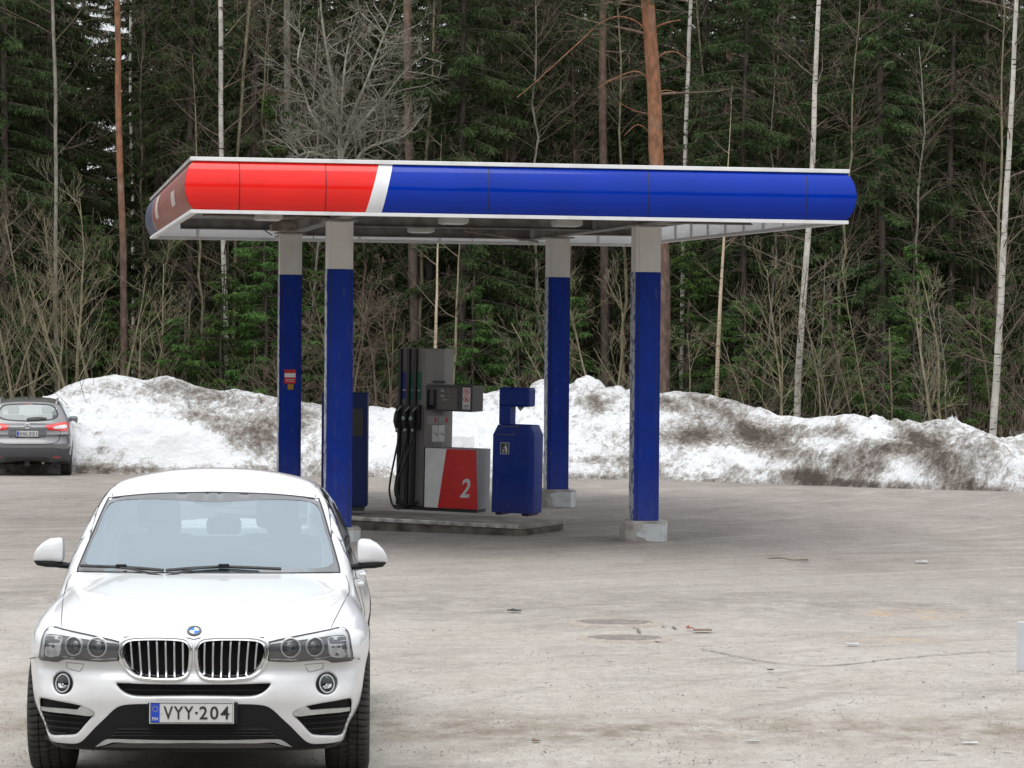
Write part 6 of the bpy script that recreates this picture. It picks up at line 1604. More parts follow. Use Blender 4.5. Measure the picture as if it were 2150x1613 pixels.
def behind(px, Y):
    """not closer than the far side of the snow crest"""
    for _ in range(4): Y = max(Y, float(_toe((px - PW / 2) / FPX * Y)) + 4.7)
    return Y
class Tubes:
    def __init__(s): s.V = []; s.F = []; s.n = 0
    def add(s, pts, r, sides=4):
        pts = np.asarray(pts, float); n = len(pts)
        r = np.full(n, r) if np.isscalar(r) else np.asarray(r, float)
        t = np.gradient(pts, axis=0); t /= np.linalg.norm(t, axis=1)[:, None] + 1e-9
        ref = np.array([0.31, 0.87, 0.11]) if abs(t[0, 2]) > 0.75 else np.array([0.05, 0.1, 1.0])
        a = np.cross(t, ref); a /= np.linalg.norm(a, axis=1)[:, None] + 1e-9; b = np.cross(t, a)
        w = np.arange(sides) * 2 * math.pi / sides
        ring = pts[:, None, :] + r[:, None, None] * (a[:, None, :] * np.cos(w)[None, :, None] + b[:, None, :] * np.sin(w)[None, :, None])
        i = np.arange(n - 1)[:, None]; k = np.arange(sides)[None, :]; k2 = (k + 1) % sides
        F = np.stack([i * sides + k, i * sides + k2, (i + 1) * sides + k2, (i + 1) * sides + k], -1).reshape(-1, 4)
        s.V.append(ring.reshape(-1, 3)); s.F.append(F + s.n); s.n += n * sides
    def mesh(s, name): return mesh_np(name, np.concatenate(s.V), [np.concatenate(s.F)])

def needles(C, D, L, W, rs):
    """elongated quads: centre-line start C, unit direction D, length L, width W, random roll"""
    n = len(C); q = rs.normal(size=(n, 3)); A = np.cross(D, q); A /= np.linalg.norm(A, axis=1)[:, None] + 1e-9
    A *= (W * 0.5)[:, None]; E = C + D * L[:, None]; M_ = C + D * (L * 0.45)[:, None]
    V = np.stack([C, M_ + A, E, M_ - A], 1).reshape(-1, 3)
    F = np.arange(4 * n).reshape(n, 4)
    return V, F

def spruce_meshes(seed, H, Rm, z0, dens=1.0, droop=0.5, tw=1.0, nl=0.125):
    rs = np.random.RandomState(seed); T = Tubes(); B = Tubes(); Cs, Ds, Ls, Ws = [], [], [], []
    hs = np.linspace(0, H, 14); bend = np.cumsum(rs.normal(size=(14, 2)) * 0.02, 0)
    T.add(np.column_stack([bend, hs]), np.linspace(H * 0.0055 + 0.03, 0.015, 14), 8)
    z = z0
    while z < H - 0.25:
        u = (z - z0) / (H - z0)
        Lb0 = Rm * (1 - u) ** 0.75 * (0.55 + 0.45 * min(1, u * 6 + 0.4)) + 0.12
        for k in range(int(rs.randint(4, 7))):
            az = rs.rand() * 2 * math.pi; Lb = Lb0 * rs.uniform(0.55, 1.15); zz = z + rs.uniform(-0.15, 0.15)
            d0 = np.array([math.cos(az), math.sin(az), 0]); t = np.linspace(0, 1, 6)
            dr = droop * rs.uniform(0.7, 1.3) * (1 - 0.6 * u)
            pts = d0[None] * (Lb * t)[:, None]; pts[:, 2] = zz + Lb * (0.12 * t - dr * t ** 1.5 + 0.25 * dr * t ** 3); pts[:, :2] += np.array([np.interp(zz, hs, bend[:, 0]), np.interp(zz, hs, bend[:, 1])])
            T.add(pts, np.linspace(0.012 + 0.008 * Lb, 0.003, 6), 3)
            n = max(8, int(74 * Lb * dens)); s = rs.rand(n) ** 0.75 * 0.92 + 0.08
            base = np.stack([np.interp(s, t, pts[:, a]) for a in range(3)], 1)
            side = np.cross(d0, [0, 0, 1.0]); sg = rs.choice([-1, 1], n)
            D = d0[None] * rs.uniform(0.25, 0.8, n)[:, None] + side[None] * (sg * rs.uniform(0.15, 0.9, n))[:, None]; D[:, 2] = -rs.uniform(0.1, 1.1, n) * tw
            D /= np.linalg.norm(D, axis=1)[:, None]
            # each twig carries two to three sprays
            ln = rs.uniform(0.10, 0.34, n) * (0.4 + 0.6 * (1 - s)) * (0.6 + Lb * 0.25)
            for m_ in (0.0, 0.5, 1.0):
                Cs.append(base + D * (ln * m_)[:, None]); dd = D + rs.normal(size=(n, 3)) * 0.28; dd[:, 2] -= 0.15; dd /= np.linalg.norm(dd, axis=1)[:, None]
                Ds.append(dd); Ls.append(rs.uniform(0.6, 1.25, n) * nl); Ws.append(rs.uniform(0.018, 0.036, n))
        z += rs.uniform(0.22, 0.36)
    V, F = needles(np.concatenate(Cs), np.concatenate(Ds), np.concatenate(Ls), np.concatenate(Ws), rs)
    return T.mesh('trunk'), mesh_np('crown', V, [F], smooth=False)

def grow(T, p, d, L, r, depth, rs, up=0.25, split=(3, 6), jit=0.22, spread=0.75, minr=0.0035, sides=4):
    """recursive bare branches"""
    n = max(4, int(L / 0.22)); n = min(n, 12); pts = [np.array(p, float)]; d = np.array(d, float); d /= np.linalg.norm(d)
    for i in range(n):
        d = d + rs.normal(size=3) * jit * 0.5 / math.sqrt(n / 4); d[2] += up * 0.25 / n * 4; d /= np.linalg.norm(d); pts.append(pts[-1] + d * L / n)
    rad = np.maximum(np.linspace(r, r * 0.35, n + 1), minr)
    T.add(pts, rad, sides if depth > 1 else 3)
    if depth <= 0: return
    for k in range(rs.randint(*split)):
        f = rs.uniform(0.25, 1.0); i = min(int(f * n), n - 1); q = pts[i] + (pts[i + 1] - pts[i]) * (f * n - i)
        dd = pts[i + 1] - pts[i]; dd /= np.linalg.norm(dd); o = rs.normal(size=3); o -= dd * (o @ dd); o /= np.linalg.norm(o) + 1e-9
        nd = dd * rs.uniform(0.5, 1.0) + o * spread * rs.uniform(0.6, 1.2)
        grow(T, q, nd, L * rs.uniform(0.4, 0.72) * (1.1 - 0.45 * f), max(rad[i] * 0.62, minr), depth - 1, rs, up, split, jit, spread, minr, sides)

def copy_tree(src, loc, rz, sc, label=None, group=None):
    o = src.copy(); COL.objects.link(o); o.location = loc; o.rotation_euler = (0, 0, rz); o.scale = sc if hasattr(sc, '__len__') else (sc, sc, sc)
    if label: o['label'] = label
    if group: o['group'] = group
    for ch in list(src.children):
        c_ = ch.copy(); COL.objects.link(c_); c_.parent = o
    return o

rnd = random.Random(11)
# ---- spruces: a few grown trees, then copies
protos = []
for sd, H_, Rm_, z0_, dn, dr in ((1, 17.0, 2.5, 0.7, 1.0, 0.55), (2, 19.0, 2.2, 1.4, 1.0, 0.7), (3, 15.0, 2.7, 0.4, 1.0, 0.5), (4, 18.0, 2.0, 2.6, 0.9, 0.8), (5, 16.0, 2.4, 0.9, 0.8, 0.6)):
    protos.append((spruce_meshes(sd, H_, Rm_, z0_, dn, dr), H_))
young = [spruce_meshes(21, 4.6, 1.25, 0.25, 1.25, 0.22, 0.6, 0.10), spruce_meshes(22, 3.4, 1.0, 0.2, 1.3, 0.2, 0.6, 0.10), spruce_meshes(23, 6.6, 1.5, 0.3, 1.1, 0.28, 0.7, 0.11)]
def tree_at(name, label, group, tm, cm, mt, mc, loc, rz, sc=1.0):
    o = thing(name, label, 'tree', loc, rz, group); o.scale = (sc, sc, sc)
    link('trunk', tm, mt, o)
    if cm is not None: link('crown', cm, mc, o)
    return o
SPR = 'spruces of the forest behind the snow bank'
L_SPR = 'dark spruce with drooping branches in the dense forest behind the snow bank'
first = {}
def spruce_label(px, Y):
    w = 'behind the grey car and left snow heap' if px < 420 else 'behind the red end of the canopy' if px < 800 else 'behind the blue middle of the canopy' if px < 1400 else 'behind the right canopy end and dirty snow' if px < 1850 else 'near the leaning white birch'
    return ('front-row dark spruce ' if Y < 80 else 'second-row dark spruce ' if Y < 92 else 'deep-forest spruce glimpsed between trunks ') + w
def put_spruce(px, Y, k, sc=1.0):
    x = (px - PW / 2) / FPX * Y
    loc = (x, Y, zg(Y) - 0.1); rz = rnd.random() * 6.28
    if k not in first:
        (tm, cm), H_ = protos[k]; first[k] = tree_at('spruce_tree', spruce_label(px, Y), SPR, tm, cm, M_BARK, M_SPRUCE, loc, rz, sc)
    else: copy_tree(first[k], loc, rz, sc, spruce_label(px, Y))
# placed where the photograph shows dark masses; gaps are left where the sky looks through
rowA = [(20, 71), (95, 74), (330, 75), (395, 72), (660, 76), (770, 77), (905, 73), (965, 71), (1075, 74), (1150, 77), (1310, 79), (1480, 74), (1555, 71), (1630, 76), (1790, 74), (1860, 71), (1915, 77), (1990, 72), (2060, 76), (2180, 72), (-60, 72)]
for i_, (px, Y) in enumerate(rowA): put_spruce(px, Y, i_ % 5, rnd.uniform(0.9, 1.12))
rowB = [(-30, 82), (60, 86), (125, 84), (300, 88), (360, 83), (450, 86), (530, 84), (590, 88), (700, 84), (800, 88), (940, 82), (1030, 85), (1110, 88), (1190, 90), (1290, 86), (1400, 84), (1500, 82), (1590, 85), (1690, 82), (1760, 86), (1830, 84), (1960, 84), (2030, 88), (2110, 83), (2200, 86)]
for i_, (px, Y) in enumerate(rowB): put_spruce(px, Y, (i_ * 2 + 1) % 5, rnd.uniform(0.9, 1.15))
rowC = [(px + rnd.uniform(-18, 18), rnd.uniform(94, 116)) for px in range(-60, 2260, 44) if not (160 < px < 262 or 1885 < px < 1925)]
rowC += [(px + rnd.uniform(-15, 15), rnd.uniform(118, 132)) for px in range(-60, 2260, 50) if not (160 < px < 262 or 1885 < px < 1925)]
for i_, (px, Y) in enumerate(rowC): put_spruce(px, Y, (i_ * 3 + 2) % 5, rnd.uniform(0.95, 1.2))
# the young, lighter green spruces in front
yl = [(470, 67.5, 0, 1.0, 'young bright green spruce rising between bare bushes behind the left snow heap'), (560, 69.5, 2, 1.0, 'slender young green spruce behind the rear left canopy column'), (585, 72, 2, 1.35, 'taller light green spruce standing behind the canopy roof'),
      (395, 69, 1, 1.1, None), (300, 70, 0, 0.9, None), (690, 70, 0, 1.05, None), (1000, 68.5, 0, 0.95, None), (1090, 69, 1, 1.1, None), (1190, 69.5, 0, 1.0, None), (1440, 69.5, 2, 0.85, None), (1560, 68, 0, 0.9, None), (1750, 67, 0, 0.9, None),
      (1850, 66, 1, 1.0, None), (1920, 67.5, 2, 0.8, None), (60, 70, 0, 1.0, None), (190, 71, 2, 0.9, None), (850, 70, 1, 1.0, None), (2040, 65, 0, 0.9, None)]
YG = 'young spruces along the forest edge'; yfirst = {}
for (px, Y, k, sc, lb) in yl:
    Y = behind(px, Y) + 0.6
    x = (px - PW / 2) / FPX * Y; loc = (x, Y, zg(Y) - 0.05); rz = rnd.random() * 6.28
    lb2 = lb or 'small young spruce half hidden by the snow bank ' + ('near the grey car' if px < 420 else 'behind the pump island' if px < 1250 else 'beyond the right canopy columns')
    if k not in yfirst: yfirst[k] = tree_at('young_spruce', lb2, YG, young[k][0], young[k][1], M_BARK, M_YOUNG, loc, rz, sc)
    else: copy_tree(yfirst[k], loc, rz, sc, lb2, YG)

# ---- stems traced on the photograph
def stem(name, label, pts, w0, w1, Y, m, group=None, twigs=None, seed=0, top=15.0, branches=(), m_tw=None, crown=None):
    """pts: photo pixels from the foot up; the stem runs on to the height top beyond the frame"""
    Y0 = Y; Y = behind(pts[0][0], Y); rs = np.random.RandomState(seed); q = [P(px, py, Y) for px, py in pts]
    g0 = zg(Y) - 0.1
    if q[0][2] > g0 + 0.2:
        d = q[0] - q[1]; d = d / abs(d[2]); d[:2] *= 0.5; q = [q[0] + d * (q[0][2] - g0)] + q
    if q[-1][2] < top and top > 0:
        d = q[-1] - q[-2]; d = d / max(abs(d[2]), 0.1); q.append(q[-1] + d * (top - q[-1][2]))
    q = np.array(q)
    zz = np.linspace(q[0][2], q[-1][2], 22); path = np.stack([np.interp(zz, q[:, 2], q[:, 0]), np.interp(zz, q[:, 2], q[:, 1]), zz], 1)
    path[:, 0] += 0.015 * np.cumsum(rs.normal(size=22)) * 0.6; path[:, 1] += 0.02 * np.cumsum(rs.normal(size=22))
    r0, r1 = w0 / FPX * Y / 2, w1 / FPX * Y / 2
    rad = np.interp(zz, [zz[0], P(1075, 0, Y)[2], max(zz[-1], P(1075, 0, Y)[2] + 0.1)], [r0, r1, r1 * 0.55])
    rad[0] *= 1.25
    if zz[-1] < P(1075, 0, Y)[2] + 0.5: rad *= np.clip((zz[-1] - zz) / (0.6 * (zz[-1] - zz[0])), 0.06, 1)
    base = path[0].copy(); T = Tubes(); T.add(path - base, rad, 10)
    o = thing(name, label, 'tree', tuple(base), 0, group); link('trunk', T.mesh('trunk'), m, o)
    if twigs:
        B = Tubes(); n, z_lo, lmin, lmax, upd, dep = twigs
        for k in range(n):
            z_ = base[2] + rs.uniform(z_lo, min(zz[-1] - base[2], 12.5)); p = np.array([np.interp(z_, zz, path[:, a]) for a in range(3)]) - base
            az = rs.rand() * 6.28; d = np.array([math.cos(az), math.sin(az), rs.uniform(upd - 0.3, upd + 0.4)])
            grow(B, p, d, rs.uniform(lmin, lmax), 0.012 + 0.006 * rs.rand(), dep, rs, up=0.15, split=(3, 6), minr=0.0034)
        link('branches', B.mesh('branches'), m_tw or M_TWIG, o)['kind'] = 'stuff'
    if branches:
        B = Tubes()
        for (bp_, rr0) in branches:
            q3 = np.array([P(a, b, Y - 0.15 * i_) for i_, (a, b) in enumerate(bp_)]) - base
            q3 = catmull(q3, 4, closed=False); B.add(q3, np.linspace(rr0, rr0 * 0.35, len(q3)), 6)
        link('limbs', B.mesh('limbs'), m, o)['kind'] = 'stuff'
    if crown:
        z_lo, n, rad_ = crown; Cs = []; rs2 = np.random.RandomState(seed + 5); B = Tubes()
        Vs, Fs, nn = [], [], 0
        for k in range(n):
            z_ = base[2] + rs2.uniform(z_lo, top - base[2] - 0.3); p = np.array([np.interp(z_, zz, path[:, a]) for a in range(3)]) - base
            az = rs2.rand() * 6.28; d = np.array([math.cos(az), math.sin(az), rs2.uniform(-0.1, 0.4)]); Lb = rad_ * rs2.uniform(0.5, 1.1)
            t = np.linspace(0, 1, 6); pts_ = p + d[None] * (Lb * t)[:, None]; pts_[:, 2] -= 0.25 * Lb * t ** 2 - 0.2 * Lb * t ** 3; B.add(pts_, np.linspace(0.035, 0.008, 6), 4)
            m_ = 14
            for j_ in range(m_):
                s_ = rs2.uniform(0.35, 1.0); c_ = np.array([np.interp(s_, t, pts_[:, a]) for a in range(3)]) + rs2.normal(size=3) * 0.16
                nn_ = 26; D = rs2.normal(size=(nn_, 3)); D[:, 2] = np.abs(D[:, 2]) * 0.8; D /= np.linalg.norm(D, axis=1)[:, None]
                V_, F_ = needles(np.tile(c_, (nn_, 1)) + rs2.normal(size=(nn_, 3)) * 0.04, D, rs2.uniform(0.09, 0.17, nn_), rs2.uniform(0.012, 0.022, nn_), rs2); Vs.append(V_); Fs.append(F_ + nn); nn += len(V_)
        link('crown', mesh_np('crown', np.concatenate(Vs), [np.concatenate(Fs)], smooth=False), M_PINEN, o); link('crown_limbs', B.mesh('crown_limbs'), MATS['pine_bark_grey'], o)['kind'] = 'stuff'
    return o
PG, BG = 'pine trunks', 'birch trunks'
stem('pine_tree', 'thick orange-barked pine rising behind the right half of the canopy', [(1388, 870), (1393, 600), (1378, 330), (1372, 150), (1361, 0)], 38, 29, 66, M_PINE, PG, seed=1, top=16,
     branches=[([(1366, 80), (1340, 48), (1300, 35), (1262, 48), (1215, 90), (1160, 140), (1110, 185), (1085, 205)], 0.022), ([(1372, 60), (1400, 48), (1430, 42)], 0.03), ([(1374, 130), (1395, 112), (1420, 110), (1450, 130)], 0.022),
               ([(1374, 205), (1395, 190), (1425, 195)], 0.018), ([(1364, 240), (1330, 232), (1300, 215)], 0.016), ([(1362, 165), (1335, 150), (1290, 165), (1255, 185)], 0.020), ([(1366, 280), (1340, 262), (1310, 285)], 0.014)], crown=(7.6, 26, 2.3))
stem('pine_tree', 'slim orange-barked pine among dark spruces at the forest edge near the grey car', [(262, 780), (263, 540), (256, 300), (250, 0)], 17, 12, 70.3, M_PINE, PG, seed=2, top=17, crown=(10.5, 14, 1.8))
stem('pine_tree', 'brown pine trunk standing between the big orange pine and the bare grey tree', [(1270, 700), (1268, 400), (1266, 0)], 20, 16, 73, M_PINEG, PG, seed=3, top=17, crown=(8.6, 20, 2.0))
stem('pine_tree', 'grey-brown pine trunk behind the blue part of the canopy beside the bare tree', [(872, 830), (868, 500), (860, 300), (857, 0)], 22, 18, 71.0, M_PINEG, PG, seed=4, top=17, crown=(9.8, 14, 2.0))
stem('pine_tree', 'straight grey trunk behind the red part of the canopy', [(606, 800), (603, 330), (602, 0)], 16, 14, 75, M_ALDER, PG, seed=5, top=17)
stem('pine_tree', 'faint brown pine trunk close beside the big orange pine', [(1330, 800), (1326, 300), (1322, 0)], 14, 12, 84, M_PINEG, PG, seed=6, top=17, crown=(8.8, 16, 2.0))
stem('pine_tree', 'dark brown trunk right of the grey pine, deep in the forest', [(1030, 800), (1028, 300), (1026, 0)], 14, 12, 86, M_PINEG, PG, seed=7, top=17, crown=(8.4, 24, 2.2))
stem('pine_tree', 'pine with a loose bluish crown to the right of the big orange pine', [(1520, 800), (1524, 300), (1530, 0)], 15, 12, 78, M_PINEG, PG, seed=8, top=17, crown=(6.3, 44, 2.4))
stem('birch_tree', 'white birch stem above the red part of the canopy', [(478, 790), (470, 500), (467, 300), (466, 0)], 12, 9.5, 71, M_BIRCH, BG, (16, 3.5, 1.0, 2.6, 0.7, 2), 11)
stem('birch_tree', 'white birch with black marks just right of the orange pine', [(1432, 800), (1438, 340), (1442, 200), (1449, 0)], 11, 8, 71, M_BIRCH, BG, (14, 3.0, 0.8, 2.0, 0.6, 2), 12)
stem('birch_tree', 'bending white birch seen past the right end of the canopy', [(1674, 850), (1676, 760), (1688, 560), (1696, 440), (1704, 300), (1709, 150), (1716, 0)], 16, 9, 66.5, M_BIRCH, BG, (18, 2.2, 0.8, 2.2, 0.5, 2), 13)
stem('birch_tree', 'leaning white birch at the low end of the snow bank', [(2084, 895), (2092, 780), (2105, 600), (2118, 350), (2127, 200), (2136, 0)], 17, 8.5, 62.5, M_BIRCH, BG, (16, 2.5, 0.8, 2.0, 0.5, 2), 14)
stem('birch_tree', 'thin cream-coloured birch between the front right column and the bending birch', [(1506, 822), (1512, 720), (1520, 560), (1526, 430), (1531, 330)], 10, 5, 67, M_BIRCHC, BG, (10, 1.5, 0.5, 1.3, 0.6, 1), 15, top=7.5)
stem('birch_tree', 'thin cream birch pole directly behind the fuel pump', [(914, 830), (918, 735), (925, 520), (928, 420)], 8, 5, 67.5, M_BIRCHC, BG, (8, 1.5, 0.5, 1.3, 0.6, 1), 16, top=6.5)
stem('birch_tree', 'slim brownish birch close beside the white one above the red fascia', [(488, 790), (495, 330), (508, 150), (521, 0)], 8, 6, 72, M_WILLOW, BG, (14, 3.0, 0.8, 2.2, 0.7, 2), 17)
stem('birch_tree', 'slim pale birch deep in the forest left of the leaning birch', [(2050, 700), (2055, 200), (2062, 0)], 7, 5, 80, M_BIRCH, BG, (10, 4, 0.8, 2.0, 0.6, 2), 18)
stem('birch_tree', 'thin pale stem at the forest edge above the grey car', [(118, 790), (116, 500), (118, 200), (112, 0)], 9, 7, 70, M_ALDER, BG, (20, 3.0, 0.8, 2.4, 0.6, 2), 19)
stem('birch_tree', 'thin white birch just right of the slim orange pine', [(280, 700), (279, 420), (277, 300), (276, 150)], 7, 5, 79, M_BIRCH, BG, (8, 4, 0.6, 1.8, 0.6, 1), 20, top=12)
stem('birch_tree', 'crooked pale birch between grey pine and dark spruce behind the canopy', [(1005, 700), (1012, 400), (1016, 270), (1012, 120), (1018, 0)], 9, 7, 75, M_ALDER, BG, (16, 3.5, 0.8, 2.2, 0.6, 2), 21)
stem('birch_tree', 'pale thin stem with spreading twigs right of the fuel pump', [(948, 850), (958, 740), (962, 600), (968, 470)], 7, 4, 66.5, M_WILLOW, BG, (12, 1.0, 0.8, 1.6, 0.5, 2), 22, top=6)

# ---- bare broadleaf trees and bushes
BT = 'bare trees and bushes at the forest edge'
def bare(label, px, py, Y, n, Lst, r, depth, seed, m, spread_top=0.35, up=0.35, split=(3, 6), name='bare_tree', sp=0.75, tw=0.7):
    Y = behind(px, Y); rs = np.random.RandomState(seed); base = P(px, py, Y); base[2] = zg(Y) - 0.1
    o = thing(name, label, 'tree' if name == 'bare_tree' else 'bush', tuple(base), 0, BT); T = Tubes(); B = Tubes()
    for k in range(n):
        off = rs.normal(size=3) * 0.12 * (n > 1); off[2] = 0; lean = rs.normal(size=2) * spread_top * (0.4 if n == 1 else 1)
        d = np.array([lean[0], lean[1] * 0.6, 1.0]); d /= np.linalg.norm(d); L_ = Lst * rs.uniform(0.7, 1.1); m_ = 10; pts = [off]
        dd = d.copy()
        for i in range(m_):
            dd = dd + rs.normal(size=3) * 0.06; dd[2] += 0.02; dd /= np.linalg.norm(dd); pts.append(pts[-1] + dd * L_ / m_)
        pts = np.array(pts); rad = np.linspace(r, 0.010, m_ + 1) * rs.uniform(0.75, 1.15); T.add(pts, rad, 7)
        for j in range(int((9 + 2.2 * L_) * tw)):
            f = rs.uniform(0.28, 1.0); i = min(int(f * m_), m_ - 1); q = pts[i] + (pts[i + 1] - pts[i]) * (f * m_ - i); az = rs.rand() * 6.28
            nd = np.array([math.cos(az), math.sin(az), 0]) * sp + np.array([0, 0, rs.uniform(0.2, 1.0)]); grow(B, q, nd, Lst * rs.uniform(0.16, 0.34) * (1.25 - 0.6 * f), max(rad[i] * 0.5, 0.006), depth, rs, up, split, minr=0.0034)
    link('trunk', T.mesh('trunk'), m, o); link('branches', B.mesh('branches'), m, o)['kind'] = 'stuff'
    return o
def silver_tree():
    """the wide, much-branched grey tree above the canopy"""
    rs = np.random.RandomState(5); Y = 69.0; base = P(730, 800, Y); base[2] = zg(Y) - 0.1
    o = thing('bare_tree', 'wide bare silver-grey tree with tangled crown behind the canopy roof', 'tree', tuple(base), 0, BT); T = Tubes(); B = Tubes()
    mains = [[(728, 800), (727, 560), (722, 400), (716, 300), (705, 220), (690, 130), (676, 40), (670, -40)], [(722, 400), (712, 330), (716, 250), (722, 160), (735, 80), (760, 10)], [(718, 330), (735, 290), (775, 240), (810, 200), (850, 150), (900, 110)],
             [(716, 320), (690, 290), (660, 250), (640, 200), (625, 130), (640, 60)], [(722, 380), (760, 320), (800, 300), (850, 285), (890, 240)], [(720, 360), (680, 330), (650, 320), (620, 330)], [(718, 300), (745, 230), (770, 170), (800, 90), (830, 20)]]
    for k, ln in enumerate(mains):
        q = np.array([P(a, b, Y + (0 if k == 0 else rs.uniform(-0.25, 0.25) * i)) for i, (a, b) in enumerate(ln)]) - base; q = catmull(q, 4, closed=False)
        r0 = 0.085 if k == 0 else 0.045; rad = np.linspace(r0, 0.015, len(q)); T.add(q, rad, 7); L_ = np.linalg.norm(q[-1] - q[0])
        for j in range(26 if k else 18):
            f = rs.uniform(0.3 if k == 0 else 0.1, 1.0); i = min(int(f * (len(q) - 1)), len(q) - 2); d = q[i + 1] - q[i]; d /= np.linalg.norm(d) + 1e-9; n_ = rs.normal(size=3); n_ -= d * (n_ @ d); n_ /= np.linalg.norm(n_)
            grow(B, q[i], d * 0.6 + n_ * 0.9, rs.uniform(0.5, 1.25), 0.016, 2, rs, 0.15, (3, 6), jit=0.35, minr=0.0036)
    link('trunk', T.mesh('trunk'), M_ALDER, o); link('branches', B.mesh('branches'), M_ALDER, o)['kind'] = 'stuff'
silver_tree()
for k, (px, Y, n, L_, lb) in enumerate([(8, 66.6, 4, 5.6, 'cluster of slender bare stems above the roof of the grey car'), (48, 67.2, 3, 5.8, 'pale bare stems leaning left behind the grey car'), (95, 66.9, 3, 5.4, 'bare grey-green stems where the snow heap begins'),
        (150, 67.8, 3, 6.0, 'tall thin bare stems behind the left snow heap'), (215, 68.4, 3, 5.2, 'forked bare stems below the slim orange pine'), (290, 68.6, 2, 4.6, 'leaning bare bush reaching towards the canopy corner')]):
    bare(lb, px, 880, Y, n, L_, 0.048, 2, 40 + k, M_WILLOW, 0.16, 0.6, name='bare_bush', sp=0.55, tw=0.42)
bare('many-stemmed pale bush fanning out between the two right columns', 1262, 860, 67.3, 6, 4.4, 0.040, 2, 51, M_WILLOW, 0.26, 0.5, name='bare_bush', tw=0.4)
bare('pale forked bare tree between cream birch and bending birch', 1640, 870, 66.2, 2, 4.8, 0.045, 2, 52, M_WILLOW, 0.16, 0.5)
bare('bare tree forking low between bending birch and leaning birch', 1975, 880, 64.0, 2, 4.4, 0.045, 2, 53, M_WILLOW, 0.14, 0.5, tw=0.45)
bare('thin bare tree behind the dip in the snow bank', 1740, 870, 66.0, 1, 4.4, 0.035, 2, 54, M_WILLOW, 0.3, 0.3)
bare('slight bare sapling rising over the right snow heap', 1880, 880, 65.5, 1, 4.6, 0.032, 2, 55, M_TWIG, 0.2, 0.3)
bare('bare brown bush beyond the leaning birch', 2125, 890, 63.6, 2, 3.6, 0.030, 2, 56, M_TWIG, 0.3, 0.3, name='bare_bush')
bare('bare brown thicket between the left columns and the fuel pump', 800, 850, 67.2, 5, 3.8, 0.024, 2, 57, M_TWIG, 0.5, 0.1, name='bare_bush')
bare('tangled brown bush right behind the blue cabinet', 705, 850, 67.8, 4, 4.2, 0.024, 2, 58, M_TWIG, 0.45, 0.1, name='bare_bush')
bare('low bare bush left of the rear right column', 1085, 850, 67.0, 3, 3.0, 0.024, 2, 59, M_WILLOW, 0.45, 0.2, name='bare_bush')
bare('bare thorny bush beside the front right column', 1415, 850, 67.6, 4, 3.4, 0.024, 2, 60, M_WILLOW, 0.4, 0.2, name='bare_bush')
bare('brown bare bush below the cream birch', 1550, 860, 67.2, 3, 2.6, 0.022, 2, 61, M_TWIG, 0.4, 0.2, name='bare_bush')
bare('grey bare bush left of the rear left column', 520, 850, 67.6, 3, 4.0, 0.026, 2, 62, M_TWIG, 0.35, 0.25, name='bare_bush')
bare('thin-twigged bare bush on the crest of the left snow heap', 400, 840, 68.6, 3, 4.2, 0.024, 2, 63, M_WILLOW, 0.35, 0.25, name='bare_bush')
for k, px in enumerate((1580, 1605, 1700, 1715, 1760, 1790, 1815, 1835, 1920, 1945, 2010, 2030)):
    bare('thin straight sapling in the row above the right snow bank', px, 880, 65.6 - max(0, px - 1700) * 0.006 + (k % 3) * 0.8, 1, 3.0 + (k * 37 % 5) * 0.35, 0.020, 1, 80 + k, (M_TWIG, M_WILLOW, M_ALDER)[k % 3], 0.22, 0.3, split=(2, 4), name='sapling')

# ---- slim bare birches standing through the whole forest
slim = []
for k in range(4):
    rs = np.random.RandomState(300 + k); T = Tubes(); B = Tubes(); H_ = 11.5; zz_ = np.linspace(0, H_, 16); pth = np.column_stack([np.cumsum(rs.normal(size=16)) * 0.06, np.cumsum(rs.normal(size=16)) * 0.06, zz_]); T.add(pth, np.linspace(0.055, 0.012, 16), 6)
    for j in range(46):
        z_ = rs.uniform(1.6, H_ - 0.3); p = np.array([np.interp(z_, zz_, pth[:, a]) for a in range(3)]); az = rs.rand() * 6.28
        grow(B, p, np.array([math.cos(az), math.sin(az), rs.uniform(0.5, 1.3)]), rs.uniform(0.7, 1.9), 0.011, 2, rs, 0.1, (3, 6), minr=0.0034)
    slim.append((T.mesh('trunk'), B.mesh('branches')))
sfirst = {}
slim_at = [(35, 73), (140, 76), (330, 73.5), (420, 71), (545, 73), (640, 71.5), (790, 73), (890, 71), (1060, 72.5), (1130, 71.5), (1210, 74), (1300, 72), (1470, 73), (1600, 70.5), (1660, 73), (1770, 70), (1840, 73), (1945, 69), (2020, 72), (2100, 70), (560, 78), (980, 79)]
for i_, (px, Y) in enumerate(slim_at):
    k = i_ % 4; Y = behind(px, Y); x = (px - PW / 2) / FPX * Y; loc = (x, Y, zg(Y) - 0.1); rz = rnd.random() * 6.28; sc = rnd.uniform(0.8, 1.15)
    lb = 'slim leafless birch with a veil of brown twigs ' + ('above the grey car' if px < 250 else 'behind the red end of the canopy' if px < 800 else 'behind the blue middle of the canopy' if px < 1400 else 'right of the canopy')
    if k not in sfirst:
        o = thing('slim_birch', lb, 'tree', loc, rz, 'slim bare birches in the forest'); o.scale = (sc,) * 3; link('trunk', slim[k][0], (M_WILLOW, M_ALDER, M_TWIG, M_WILLOW)[k], o); link('branches', slim[k][1], M_TWIG, o)['kind'] = 'stuff'; sfirst[k] = o
    else: copy_tree(sfirst[k], loc, rz, sc, lb)

